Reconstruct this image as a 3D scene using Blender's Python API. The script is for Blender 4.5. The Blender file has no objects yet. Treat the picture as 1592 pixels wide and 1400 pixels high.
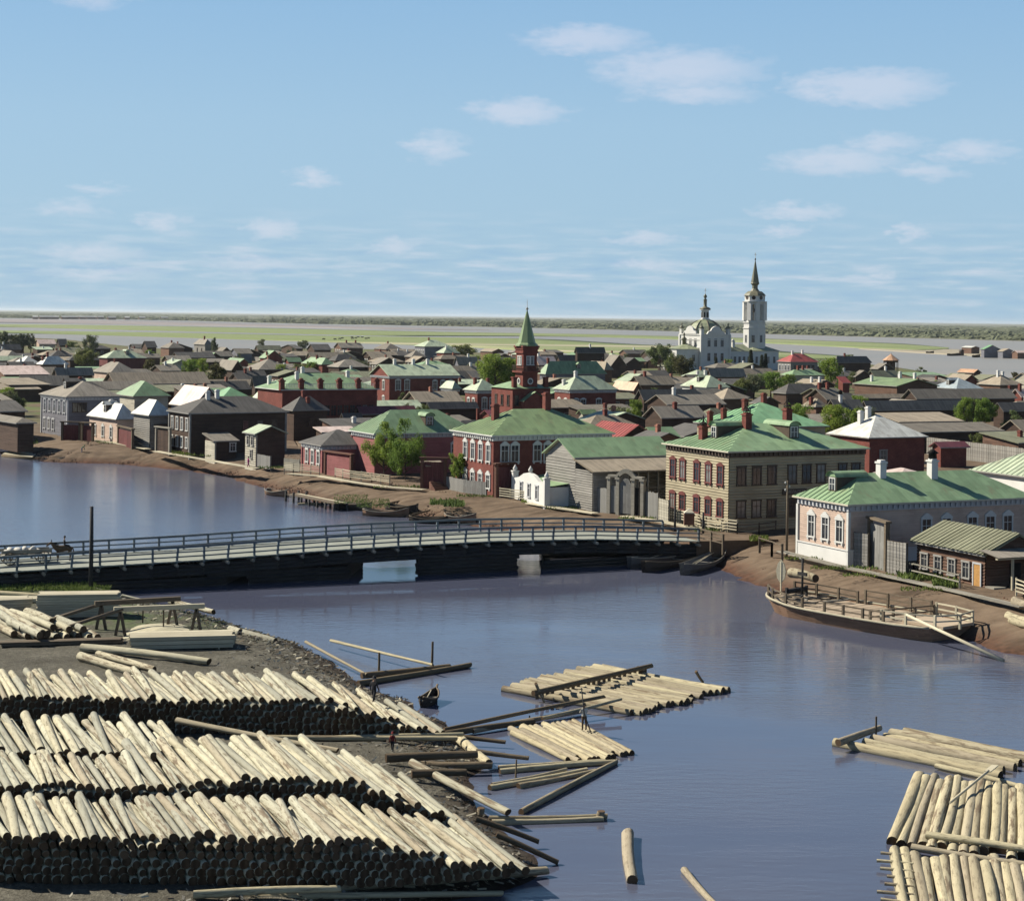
import bpy, math, random
from mathutils import Matrix, Vector
import numpy as np
R = math.radians
random.seed(7)
# ------------------------------------------------------------------ camera
F, H, ROLL, CX, CY = 2800.0, 25.0, 0.0132, 796.0, 492.0
sc = bpy.context.scene
col = sc.collection
cam_d = bpy.data.cameras.new('camera'); cam = bpy.data.objects.new('camera', cam_d); col.objects.link(cam)
cam_d.sensor_width = 36.0; cam_d.lens = 36.0 * F / 1592.0
cam_d.shift_y = -(700.0 - CY) / 1592.0
cam_d.clip_start = 0.5; cam_d.clip_end = 120000
cam.matrix_world = Matrix.Translation((0, 0, H)) @ Matrix.Rotation(R(90), 4, 'X') @ Matrix.Rotation(math.atan(ROLL), 4, 'Z')
sc.camera = cam
# ------------------------------------------------------------------ light
SUN_EL, SUN_AZ = 39.0, -70.0          # azimuth clockwise from +Y (the view axis)
sun_d = bpy.data.lights.new('sun', 'SUN'); sun_d.energy = 5.0; sun_d.angle = R(0.55); sun_d.color = (1.0, 0.925, 0.78)
sun = bpy.data.objects.new('sun', sun_d); col.objects.link(sun)
sd = Vector((math.sin(R(SUN_AZ)) * math.cos(R(SUN_EL)), math.cos(R(SUN_AZ)) * math.cos(R(SUN_EL)), math.sin(R(SUN_EL))))
sun.rotation_euler = sd.to_track_quat('Z', 'Y').to_euler(); sun.location = (-60, 60, 120)
sc.view_settings.view_transform = 'Standard'; sc.view_settings.look = 'None'
sc.view_settings.exposure = 0.85; sc.view_settings.gamma = 1.0; sc.view_settings.use_curve_mapping = False
SKY_STRENGTH, SKY_K = 0.0525, 10.0
CLOUDS = [  # azimuth and elevation (deg), half-width, half-height, density of the day's fair-weather cumulus
 (2.23,8.76,1.94,0.45,0.75),(5.18,7.84,2.66,0.61,0.8),(5.69,7.08,1.94,0.33,0.6),(10.99,7.27,2.35,0.57,0.95),(0.08,6.5,1.53,0.37,0.75),(10.2,4.97,1.94,0.41,0.7),(11.59,5.54,1.23,0.33,0.5),(14.21,5.27,1.23,0.33,0.6),(12.95,4.65,1.02,0.27,0.5),(9.01,3.43,1.33,0.25,0.6),(8.45,2.85,0.82,0.18,0.5),(4.17,2.51,1.23,0.2,0.5),(4.37,1.69,1.02,0.2,0.45),(-2.47,5.35,0.92,0.45,0.55),(-6.34,4.29,0.65,0.27,0.6),(-7.65,2.66,0.92,0.33,0.6),(-11.13,2.8,0.72,0.25,0.5),(-12.99,3.75,0.82,0.16,0.35),(-13.86,3.17,1.02,0.25,0.45),(-13.38,9.63,1.23,0.33,0.45),(-13.19,1.81,1.64,0.29,0.5),(-3.8,2.18,0.82,0.27,0.5),(-8.05,1.57,1.84,0.25,0.45),(-12.99,1.2,1.84,0.2,0.4),(12.47,2.76,0.57,0.23,0.5),(11.74,1.47,0.41,0.16,0.4),(-21,5.5,2.2,0.5,0.7),(-27,8,2.6,0.6,0.8),(21,5.8,2.2,0.5,0.8),(27,7.4,2.5,0.5,0.8),(34,4.5,2.4,0.5,0.7),(-36,4.2,2.6,0.5,0.7),(-17,13.5,2.4,0.6,0.6),(8,14.5,2.6,0.6,0.7),(19,12.5,2.4,0.6,0.7)]
wd = bpy.data.worlds.new('World'); sc.world = wd; wd.use_nodes = True
def world():
    nt = wd.node_tree; N = nt.nodes; L = nt.links; N.clear()
    out = N.new('ShaderNodeOutputWorld'); bg = N.new('ShaderNodeBackground')
    sky = N.new('ShaderNodeTexSky'); sky.sky_type = 'NISHITA'; sky.sun_disc = False
    sky.sun_elevation = R(SUN_EL); sky.sun_rotation = R(SUN_AZ % 360); sky.altitude = 50
    sky.air_density = 1.0; sky.dust_density = 0.6; sky.ozone_density = 2.0
    bg.inputs[1].default_value = SKY_STRENGTH
    tc = N.new('ShaderNodeTexCoord'); sp = N.new('ShaderNodeSeparateXYZ'); L.new(tc.outputs['Generated'], sp.inputs[0])
    def M(op, a, b=None, c=None, clamp=False):
        n = N.new('ShaderNodeMath'); n.operation = op; n.use_clamp = clamp
        for i, x in enumerate((a, b, c)):
            if x is None: continue
            if isinstance(x, (int, float)): n.inputs[i].default_value = x
            else: L.new(x, n.inputs[i])
        return n.outputs[0]
    def mix(f, a, b, blend='MIX'):
        n = N.new('ShaderNodeMix'); n.data_type = 'RGBA'; n.blend_type = blend
        for s, x in ((n.inputs[0], f), (n.inputs[6], a), (n.inputs[7], b)):
            if isinstance(x, (tuple, float, int)): s.default_value = x
            else: L.new(x, s)
        return n.outputs[2]
    az = M('MULTIPLY', M('ARCTAN2', sp.outputs[0], sp.outputs[1]), 57.29578)
    el = M('MULTIPLY', M('ARCSINE', sp.outputs[2]), 57.29578)
    cv = N.new('ShaderNodeCombineXYZ'); L.new(az, cv.inputs[0]); L.new(el, cv.inputs[1])
    nz = N.new('ShaderNodeTexNoise'); nz.inputs['Scale'].default_value = 1.25; nz.inputs['Detail'].default_value = 5; nz.inputs['Roughness'].default_value = .62
    mp = N.new('ShaderNodeMapping'); mp.inputs['Scale'].default_value = (1, 2.6, 1); L.new(cv.outputs[0], mp.inputs[0]); L.new(mp.outputs[0], nz.inputs['Vector'])
    def V(op, a, b):
        n = N.new('ShaderNodeVectorMath'); n.operation = op
        for i, x in enumerate((a, b)):
            if isinstance(x, tuple): n.inputs[i].default_value = x
            elif x is not None: L.new(x, n.inputs[i])
        return n
    wv = V('ADD', cv.outputs[0], V('MULTIPLY', V('SUBTRACT', nz.outputs['Color'], (.5,.5,.5)).outputs[0], (2.6, .8, 0)).outputs[0]).outputs[0]
    tot = None
    for (ca, ce, w, h, d) in CLOUDS:
        m = N.new('ShaderNodeMapping'); m.vector_type = 'TEXTURE'; L.new(wv, m.inputs[0])
        m.inputs['Location'].default_value = (ca, ce, 0); m.inputs['Scale'].default_value = (w*1.15, h*1.2, 1)
        ln = N.new('ShaderNodeVectorMath'); ln.operation = 'LENGTH'; L.new(m.outputs[0], ln.inputs[0])
        q = M('MULTIPLY_ADD', ln.outputs['Value'], -d, d)
        tot = q if tot is None else M('MAXIMUM', tot, q)
    tot = M('MULTIPLY', M('SUBTRACT', tot, -.04), M('MULTIPLY_ADD', nz.outputs['Fac'], 1.6, .35), clamp=True)
    tot = M('MINIMUM', M('SMOOTH_MIN', M('MULTIPLY', tot, .66), .37, .3), .37)
    # streaky bank of small clouds hugging the horizon
    mp2 = N.new('ShaderNodeMapping'); mp2.inputs['Scale'].default_value = (.5, 4.2, 1); L.new(cv.outputs[0], mp2.inputs[0])
    n3 = N.new('ShaderNodeTexNoise'); n3.inputs['Scale'].default_value = 1.0; n3.inputs['Detail'].default_value = 4; L.new(mp2.outputs[0], n3.inputs['Vector'])
    near = M('SUBTRACT', 1.0, M('DIVIDE', M('ABSOLUTE', M('SUBTRACT', el, 1.3)), 2.2), clamp=True)
    sgn = M('MULTIPLY', M('SUBTRACT', n3.outputs['Fac'], .5), near)
    tot = M('MAXIMUM', tot, M('MULTIPLY', sgn, 1.7, clamp=True))
    rp = N.new('ShaderNodeValToRGB'); L.new(M('DIVIDE', el, 60.0, clamp=True), rp.inputs[0]); e = rp.color_ramp.elements
    e[0].position = 0; e[0].color = (.405, .615, .80, 1); e[1].position = 1; e[1].color = (.028, .065, .17, 1)
    q = e.new(.10); q.color = (.385, .605, .82, 1); q = e.new(.2); q.color = (.27, .51, .80, 1); q = e.new(.45); q.color = (.055, .125, .27, 1)
    sc10 = N.new('ShaderNodeVectorMath'); sc10.operation = 'SCALE'; L.new(rp.outputs[0], sc10.inputs[0]); sc10.inputs['Scale'].default_value = SKY_K
    base = mix(.86, sky.outputs[0], sc10.outputs[0])
    base = mix(M('MULTIPLY', sgn, -1.6, clamp=True), base, (2.1, 4.3, 7.2, 1))
    c = mix(tot, base, (9.4, 8.9, 9.6, 1))
    L.new(c, bg.inputs[0]); L.new(bg.outputs[0], out.inputs[0])
    return dict(sky=sky)
world()
wd.cycles.sampling_method = 'MANUAL'; wd.cycles.sample_map_resolution = 512
cy = sc.cycles; cy.max_bounces = 5; cy.diffuse_bounces = 2; cy.glossy_bounces = 3; cy.transmission_bounces = 3; cy.transparent_max_bounces = 6; cy.caustics_reflective = False; cy.caustics_refractive = False
# ------------------------------------------------------------------ pixel of the photograph -> place on the ground
def lev(u, v):
    dx, dy = u - CX, v - CY; c, s = math.cos(ROLL), math.sin(ROLL)
    return c * dx + s * dy, -s * dx + c * dy
def gp(u, v, z=0.0):
    x, y = lev(u, v); Y = F * (H - z) / y
    return Vector((x * Y / F, Y, z))
def proj(p):
    x, y = F * p[0] / p[1], F * (H - p[2]) / p[1]; c, s = math.cos(ROLL), math.sin(ROLL)
    return CX + c * x - s * y, CY + s * x + c * y
def zat(u, v, Y):                     # height of what shows at (u,v) when it stands at distance Y
    return H - lev(u, v)[1] * Y / F
# ------------------------------------------------------------------ mesh helpers
class MB:
    def __init__(s): s.v = []; s.f = []; s.m = []; s.sm = []
    def poly(s, pts, mi=0, smooth=False):
        b = len(s.v); s.v.extend([tuple(p) for p in pts]); s.f.append(tuple(range(b, b + len(pts)))); s.m.append(mi); s.sm.append(smooth)
    def box(s, x0, x1, y0, y1, z0, z1, mi=0):
        b = len(s.v)
        s.v += [(x0,y0,z0),(x1,y0,z0),(x1,y1,z0),(x0,y1,z0),(x0,y0,z1),(x1,y0,z1),(x1,y1,z1),(x0,y1,z1)]
        for q in ((0,3,2,1),(4,5,6,7),(0,1,5,4),(1,2,6,5),(2,3,7,6),(3,0,4,7)):
            s.f.append(tuple(b + i for i in q)); s.m.append(mi); s.sm.append(False)
    def bar(s, p0, p1, w, h, mi=0, up=(0,0,1)):      # a squared timber from p0 to p1
        p0, p1 = Vector(p0), Vector(p1); d = (p1 - p0).normalized(); U = Vector(up)
        if abs(d.dot(U)) > .98: U = Vector((1, 0, 0))
        sx = d.cross(U).normalized() * w / 2; su = sx.cross(d).normalized() * h / 2
        b = len(s.v)
        for p in (p0, p1):
            for a, c in ((-1,-1),(1,-1),(1,1),(-1,1)): s.v.append(tuple(p + sx * a + su * c))
        for q in ((0,1,2,3),(7,6,5,4),(0,4,5,1),(1,5,6,2),(2,6,7,3),(3,7,4,0)):
            s.f.append(tuple(b + i for i in q)); s.m.append(mi); s.sm.append(False)
    def tube(s, pts, rad, n=8, mi=0, cap=0, smooth=True):
        pts = [Vector(p) for p in pts]
        if not isinstance(rad, (list, tuple)): rad = [rad] * len(pts)
        b0 = len(s.v); ref = None
        for i, p in enumerate(pts):
            d = (pts[min(i+1, len(pts)-1)] - pts[max(i-1, 0)]).normalized()
            if ref is None: ref = d.orthogonal().normalized()
            ref = (ref - d * ref.dot(d)).normalized(); o = d.cross(ref)
            for k in range(n):
                a = 2 * math.pi * k / n; s.v.append(tuple(p + (ref * math.cos(a) + o * math.sin(a)) * rad[i]))
        for i in range(len(pts) - 1):
            for k in range(n):
                a, b = b0 + i*n + k, b0 + i*n + (k+1) % n
                s.f.append((a, b, b + n, a + n)); s.m.append(mi); s.sm.append(smooth)
        s.f.append(tuple(b0 + k for k in reversed(range(n)))); s.m.append(cap); s.sm.append(False)
        e = b0 + (len(pts)-1)*n
        s.f.append(tuple(e + k for k in range(n))); s.m.append(cap); s.sm.append(False)
    def lathe(s, prof, n=16, c=(0,0,0), mi=0, smooth=True, phase=0.0):
        b0 = len(s.v)
        for (r, z) in prof:
            for k in range(n):
                a = 2*math.pi*(k+phase)/n; s.v.append((c[0]+r*math.cos(a), c[1]+r*math.sin(a), c[2]+z))
        for i in range(len(prof)-1):
            for k in range(n):
                a, b = b0+i*n+k, b0+i*n+(k+1) % n
                s.f.append((a, b, b+n, a+n)); s.m.append(mi); s.sm.append(smooth)
        s.f.append(tuple(b0+k for k in reversed(range(n)))); s.m.append(mi); s.sm.append(False)
        e = b0+(len(prof)-1)*n
        s.f.append(tuple(e+k for k in range(n))); s.m.append(mi); s.sm.append(False)
    def mesh(s, name, mats):
        me = bpy.data.meshes.new(name); me.from_pydata(s.v, [], s.f)
        if not isinstance(mats, (list, tuple)): mats = [mats]
        for m in mats: me.materials.append(m)
        n = len(s.f)
        me.polygons.foreach_set('material_index', s.m); me.polygons.foreach_set('use_smooth', s.sm)
        uvl = me.uv_layers.new(name='UVMap'); co = []
        V = s.v
        for f in s.f:                          # metric unwrap: u runs level along the face, v runs up it
            p0 = Vector(V[f[0]]); nn = Vector((0,0,0))
            for i in range(1, len(f)-1): nn += (Vector(V[f[i]])-p0).cross(Vector(V[f[i+1]])-p0)
            if nn.length < 1e-9: nn = Vector((0,0,1))
            nn.normalize()
            if abs(nn.z) > .985: t, b = Vector((1,0,0)), Vector((0,1,0))
            else: t = Vector((-nn.y, nn.x, 0)).normalized(); b = nn.cross(t)
            for i in f: q = Vector(V[i]); co += [q.dot(t), q.dot(b)]
        uvl.data.foreach_set('uv', co)
        me.update(); return me
    def build(s, name, mats, parent=None, loc=None, rz=None):
        return link(name, s.mesh(name, mats), parent, loc, rz)
def link(name, me, parent=None, loc=None, rz=None):
    o = bpy.data.objects.new(name, me); col.objects.link(o)
    if parent is not None: o.parent = parent
    if loc is not None: o.location = loc
    if rz is not None: o.rotation_euler = (0, 0, rz)
    return o
def tag(o, label, cat, group=None):
    o['label'] = label; o['category'] = cat
    if group: o['group'] = group
    return o
def thing(name, label, cat, loc=(0,0,0), rz=0.0, group=None):
    o = link(name, None, None, loc, rz); o.empty_display_size = .2
    return tag(o, label, cat, group)
def struct(o): o['kind'] = 'structure'; return o
def stuff(o): o['kind'] = 'stuff'; return o
# ------------------------------------------------------------------ materials (procedural)
MATS = {}
ALB = 0.78                              # scales all base colours down so shade deepens under the raised exposure
def nodes(name):
    m = bpy.data.materials.new(name); m.use_nodes = True; nt = m.node_tree
    b = nt.nodes['Principled BSDF']; return m, nt.nodes, nt.links, b
class G:                                # small node-graph writer
    def __init__(s, name): s.m, s.N, s.L, s.b = nodes(name)
    def put(s, sock, x):
        if x is None: return
        if isinstance(x, (int, float, tuple)): sock.default_value = x
        else: s.L.new(x, sock)
    def math(s, op, a, b=None, c=None, clamp=False):
        n = s.N.new('ShaderNodeMath'); n.operation = op; n.use_clamp = clamp
        for i, x in enumerate((a, b, c)): s.put(n.inputs[i], x)
        return n.outputs[0]
    def mix(s, f, a, b, blend='MIX'):
        n = s.N.new('ShaderNodeMix'); n.data_type = 'RGBA'; n.blend_type = blend
        s.put(n.inputs[0], f); s.put(n.inputs[6], a); s.put(n.inputs[7], b); return n.outputs[2]
    def coord(s, which='Object'): return s.N.new('ShaderNodeTexCoord').outputs[which]
    def uv(s): return s.coord('UV')
    def sep(s, v):
        n = s.N.new('ShaderNodeSeparateXYZ'); s.L.new(v, n.inputs[0]); return n.outputs
    def comb(s, x, y, z=0.0):
        n = s.N.new('ShaderNodeCombineXYZ')
        for i, q in enumerate((x, y, z)): s.put(n.inputs[i], q)
        return n.outputs[0]
    def mapn(s, v, sc_): 
        n = s.N.new('ShaderNodeMapping'); n.inputs['Scale'].default_value = sc_; s.L.new(v, n.inputs[0]); return n.outputs[0]
    def noise(s, v, scale, det=4.0, rough=.6):
        n = s.N.new('ShaderNodeTexNoise'); n.inputs['Scale'].default_value = scale; n.inputs['Detail'].default_value = det; n.inputs['Roughness'].default_value = rough
        s.L.new(v, n.inputs['Vector']); return n.outputs['Fac']
    def white(s, v):
        n = s.N.new('ShaderNodeTexWhiteNoise'); n.noise_dimensions = '3D'; s.L.new(v, n.inputs[0]); return n.outputs[0]
    def rnd(s): return s.N.new('ShaderNodeObjectInfo').outputs['Random']
    def ramp(s, f, stops):
        n = s.N.new('ShaderNodeValToRGB'); s.L.new(f, n.inputs[0]); e = n.color_ramp.elements
        while len(e) > 1: e.remove(e[-1])
        e[0].position = stops[0][0]; e[0].color = c4(stops[0][1])
        for p, c in stops[1:]: q = e.new(p); q.color = c4(c)
        return n.outputs[0]
    def bump(s, h, strength=.5, dist=.05):
        n = s.N.new('ShaderNodeBump'); n.inputs['Strength'].default_value = strength; n.inputs['Distance'].default_value = dist
        s.L.new(h, n.inputs['Height']); s.L.new(n.outputs[0], s.b.inputs['Normal'])
    def done(s, color, rough=.8, spec=.3):
        s.put(s.b.inputs['Base Color'], c4(mul(color, ALB)) if isinstance(color, tuple) else s.mix(1.0, color, (ALB, ALB, ALB, 1.0), 'MULTIPLY')); s.put(s.b.inputs['Roughness'], rough)
        s.b.inputs['Specular IOR Level'].default_value = spec; MATS[s.m.name] = s.m; return s.m
def c4(c): return (c[0], c[1], c[2], 1.0)
def mul(c, k): return (c[0]*k, c[1]*k, c[2]*k)
def lerp(a, b, t): return a + (b - a) * t
def m_plain(name, c, rough=.85, scale=1.2, amt=.35, tint=None, objvar=0.0, spec=.25, bump=.0):
    g = G(name); v = g.coord('Object'); n = g.noise(v, scale, 6, .65)
    d = tint or mul(c, 1 - amt); colr = g.ramp(n, [(.3, d), (.7, mul(c, 1 + amt*.35))])
    if objvar: colr = g.mix(1.0, colr, g.ramp(g.rnd(), [(0, (1-objvar,)*3), (1, (1+objvar*.6,)*3)]), 'MULTIPLY')
    if bump: g.bump(n, bump, .04)
    return g.done(colr, rough, spec)
def m_board(name, c, width=.22, axis='v', var=.3, joint=.25, rough=.85, objvar=.12, streak=.35, tint=None, bump=.6):
    """boards: axis 'u' = boards standing or running up the slope, 'v' = lying level one above another"""
    g = G(name); s = g.sep(g.uv()); a, b = (s[0], s[1]) if axis == 'u' else (s[1], s[0])
    q = g.math('DIVIDE', a, width); fl = g.math('FLOOR', q); fr = g.math('FRACT', q)
    seg = g.math('FLOOR', g.math('ADD', g.math('DIVIDE', b, 4.3), g.math('MULTIPLY', fl, .37)))
    wn = g.white(g.comb(fl, seg, 1.0))
    st = g.noise(g.comb(g.math('MULTIPLY', a, 9.0), g.math('MULTIPLY', b, .8)), 1.0, 5, .65)
    bl = g.noise(g.comb(s[0], s[1]), .35, 4, .6)
    val = g.math('ADD', g.math('ADD', g.math('MULTIPLY', g.math('SUBTRACT', wn, .5), var), g.math('MULTIPLY', g.math('SUBTRACT', st, .5), streak)), g.math('MULTIPLY', g.math('SUBTRACT', bl, .5), .8))
    base = g.ramp(g.math('ADD', val, .5), [(0.1, tint or mul(c, .55)), (.5, c), (.95, mul(c, 1.35))])
    e = g.math('ABSOLUTE', g.math('SUBTRACT', fr, .5)); j = g.math('MULTIPLY', g.math('SUBTRACT', e, .40), 10.0, clamp=True)
    base = g.mix(g.math('MULTIPLY', j, joint), base, c4(mul(c, .25)))
    if objvar: base = g.mix(1.0, base, g.ramp(g.rnd(), [(0, (1-objvar,)*3), (1, (1+objvar,)*3)]), 'MULTIPLY')
    g.bump(g.math('ADD', g.math('SUBTRACT', st, g.math('MULTIPLY', j, 1.5)), g.math('MULTIPLY', wn, .3)), bump, .03)
    return g.done(base, rough, .2)
def m_tin(name, c, rough=.5, sheet=(.72, 1.45), var=.42, stain=None, objvar=.08):
    g = G(name); s = g.sep(g.uv()); q = g.math('DIVIDE', s[0], sheet[0]); fl = g.math('FLOOR', q)
    r = g.math('ADD', g.math('DIVIDE', s[1], sheet[1]), g.math('MULTIPLY', fl, .5)); rl = g.math('FLOOR', r)
    wn = g.white(g.comb(fl, rl, 3.0))
    bl = g.noise(g.comb(s[0], s[1]), .28, 5, .65); st = g.noise(g.comb(g.math('MULTIPLY', s[0], 3.0), g.math('MULTIPLY', s[1], .35)), 1.0, 5, .7)
    val = g.math('ADD', g.math('ADD', g.math('MULTIPLY', g.math('SUBTRACT', wn, .5), var), g.math('MULTIPLY', g.math('SUBTRACT', bl, .5), .95)), g.math('MULTIPLY', g.math('SUBTRACT', st, .5), .8))
    base = g.ramp(g.math('ADD', val, .5), [(.12, stain or mul(c, .55)), (.45, c), (.9, mul(c, 1.28))])
    ru = g.noise(g.comb(g.math('MULTIPLY', s[0], 1.0), g.math('MULTIPLY', s[1], .5)), .7, 6, .7)
    base = g.mix(g.math('MULTIPLY', g.math('SUBTRACT', ru, .56), 5.0, clamp=True), base, c4((.23*.7+c[0]*.3, .14*.7+c[1]*.3, .09*.7+c[2]*.3)))
    jx = g.math('MULTIPLY', g.math('SUBTRACT', g.math('ABSOLUTE', g.math('SUBTRACT', g.math('FRACT', q), .5)), .455), 22, clamp=True)
    jy = g.math('MULTIPLY', g.math('SUBTRACT', g.math('ABSOLUTE', g.math('SUBTRACT', g.math('FRACT', r), .5)), .475), 35, clamp=True)
    jj = g.math('MAXIMUM', jx, g.math('MULTIPLY', jy, .6))
    base = g.mix(g.math('MULTIPLY', jj, .35), base, c4(mul(c, .4)))
    if objvar: base = g.mix(1.0, base, g.ramp(g.rnd(), [(0, (1-objvar,)*3), (1, (1+objvar,)*3)]), 'MULTIPLY')
    g.bump(g.math('ADD', jj, g.math('MULTIPLY', bl, .6)), .5, .03)
    return g.done(base, rough, .35)
def m_brick(name, c, mortar=None, rough=.9):
    g = G(name); n = g.N.new('ShaderNodeTexBrick'); g.L.new(g.uv(), n.inputs['Vector'])
    n.inputs['Scale'].default_value = 1.0; n.inputs['Brick Width'].default_value = .27; n.inputs['Row Height'].default_value = .085; n.inputs['Mortar Size'].default_value = .012
    n.inputs['Color1'].default_value = c4(mul(c, .8)); n.inputs['Color2'].default_value = c4(mul(c, 1.2)); n.inputs['Mortar'].default_value = c4(mortar or mul(c, 1.3))
    s = g.sep(g.uv()); bl = g.noise(g.comb(s[0], s[1]), .5, 5, .65)
    base = g.mix(1.0, n.outputs[0], g.ramp(bl, [(.3, (.68,)*3), (.7, (1.15,)*3)]), 'MULTIPLY')
    g.bump(n.outputs[1], -.3, .01); return g.done(base, rough, .2)
# ------------------------------------------------------------------ palette
WOODW = m_board('weathered_planks', (.30,.28,.25), .24, 'u', objvar=.2, joint=.3)
M_ = dict(
 tin_green = m_tin('green_sheet_roof', (.235,.345,.195), stain=(.165,.25,.135)),
 tin_olive = m_tin('olive_sheet_roof', (.21,.29,.145), stain=(.14,.19,.10)),
 tin_bright = m_tin('bright_green_sheet_roof', (.22,.41,.225), stain=(.16,.31,.17)),
 tin_grey = m_tin('grey_olive_sheet_roof', (.165,.16,.105), stain=(.1,.1,.07)), tin_dome = m_tin('dull_green_dome_sheets', (.27,.30,.19), stain=(.17,.2,.12)),
 tin_pale = m_tin('pale_green_sheet_roof', (.43,.50,.355), stain=(.27,.33,.24)),
 tin_white = m_tin('whitish_sheet_roof', (.62,.62,.57), stain=(.42,.40,.36)),
 tin_pink = m_tin('pinkish_sheet_roof', (.62,.50,.45), stain=(.45,.33,.28)),
 tin_red = m_tin('red_sheet_roof', (.36,.085,.075), stain=(.2,.05,.045)),
 tin_wine = m_tin('wine_red_sheet_roof', (.17,.055,.065), stain=(.09,.03,.035)),
 tin_blue = m_tin('blue_grey_sheet_roof', (.34,.40,.43), stain=(.22,.26,.29)),
 tin_orange = m_tin('orange_tan_roof', (.52,.32,.20), stain=(.35,.2,.12)),
 plank = m_board('grey_plank_roof', (.25,.225,.19), .3, 'u', objvar=.22, joint=.35, streak=.5),
 plank_dark = m_board('dark_plank_roof', (.115,.11,.105), .3, 'u', objvar=.2, joint=.35, streak=.6),
 plank_tan = m_board('tan_plank_roof', (.33,.28,.215), .3, 'u', objvar=.15, joint=.35, streak=.5),
 plank_moss = m_board('mossy_plank_roof', (.22,.225,.155), .28, 'u', objvar=.1, joint=.45, streak=.5),
 w_dark = m_board('dark_brown_log_wall', (.085,.055,.042), .28, 'v', objvar=.25, joint=.5),
 w_brown = m_board('brown_board_wall', (.17,.10,.072), .24, 'v', objvar=.2, joint=.4),
 w_grey = m_board('grey_log_wall', (.30,.285,.26), .3, 'v', objvar=.15, joint=.5),
 w_greyv = m_board('grey_upright_boards', (.27,.265,.25), .2, 'u', objvar=.12, joint=.5),
 w_pale = m_board('pale_log_wall', (.47,.44,.36), .3, 'v', objvar=.08, joint=.4),
 w_blue = m_board('blue_grey_board_wall', (.20,.20,.23), .22, 'v', objvar=0, joint=.3),
 w_cream = m_board('cream_log_wall', (.415,.36,.25), .3, 'v', objvar=0, joint=.25, var=.2),
 w_rose = m_board('pinkish_white_board_wall', (.60,.455,.37), .2, 'v', objvar=0, joint=.3, var=.15),
 w_pink = m_board('dusky_pink_board_wall', (.33,.125,.125), .26, 'v', objvar=.05, joint=.3, var=.2),
 w_maroon = m_board('maroon_board_gate', (.16,.055,.055), .22, 'u', objvar=.1, joint=.4),
 brick = m_brick('red_brick', (.185,.06,.048)),
 brick_pale = m_brick('pale_red_brick', (.33,.15,.11)),
 white = m_plain('white_plaster', (.72,.71,.68), .9, .5, .12),
 trim_w = m_plain('white_painted_trim', (.66,.66,.63), .7, 1.5, .15),
 trim_b = m_plain('bluish_white_trim', (.50,.51,.53), .7, 1.5, .15),
 trim_red = m_plain('dark_red_painted_trim', (.17,.05,.045), .6, 2, .25),
 trim_br = m_plain('brown_painted_trim', (.085,.06,.045), .6, 2, .25),
 trim_c = m_plain('cream_painted_trim', (.58,.54,.43), .7, 2, .15),
 trim_g = m_plain('grey_wood_trim', (.33,.32,.30), .85, 2, .3),
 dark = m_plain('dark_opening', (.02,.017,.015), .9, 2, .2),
 glass = None,
)
def mk_glass():
    g = G('window_glass'); n = g.noise(g.coord('Object'), 1.3, 2); g.b.inputs['IOR'].default_value = 1.5
    g.bump(n, .08, .02); cu = g.math('MULTIPLY', g.math('SUBTRACT', g.rnd(), .72), 6, clamp=True); m = g.done(g.mix(g.math('MULTIPLY', cu, g.math('MULTIPLY', n, 1.2)), g.ramp(n, [(.3, (.02,.022,.028)), (.7, (.05,.055,.065))]), (.30,.29,.27,1)), .06, .5); return m
M_['glass'] = mk_glass()
# ------------------------------------------------------------------ curves
def catmull(P, n):
    P = [Vector(p) for p in P]; Q = [P[0]*2-P[1]] + P + [P[-1]*2-P[-2]]; seg = []
    for i in range(1, len(Q)-2):
        for k in range(24):
            t = k/24; a,b,c,d = Q[i-1],Q[i],Q[i+1],Q[i+2]
            seg.append(.5*((2*b)+(c-a)*t+(2*a-5*b+4*c-d)*t*t+(3*b-a-3*c+d)*t**3))
    seg.append(P[-1]); L = [0]
    for i in range(1, len(seg)): L.append(L[-1]+(seg[i]-seg[i-1]).length)
    out = []; j = 0
    for k in range(n):
        s = L[-1]*k/(n-1)
        while j < len(L)-2 and L[j+1] < s: j += 1
        t = (s-L[j])/max(1e-6, L[j+1]-L[j]); out.append(seg[j].lerp(seg[j+1], min(1, t)))
    return out
from mathutils import noise as mn
def fbm(x, y, s=1.0, o=4): return mn.fractal(Vector((x*s, y*s, 3.7)), 1.0, 2.0, o)
def grid_mesh(name, rows, mat, closed=False):
    nr, nc = len(rows), len(rows[0]); v = [tuple(p) for r in rows for p in r]
    f = [(i*nc+j, i*nc+j+1, (i+1)*nc+j+1, (i+1)*nc+j) for i in range(nr-1) for j in range(nc-1)]
    me = bpy.data.meshes.new(name); me.from_pydata(v, [], f); me.materials.append(mat)
    me.polygons.foreach_set('use_smooth', [True]*len(f)); me.update(); return me
ZG = 2.2                                   # level of the town's streets above the river
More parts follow.
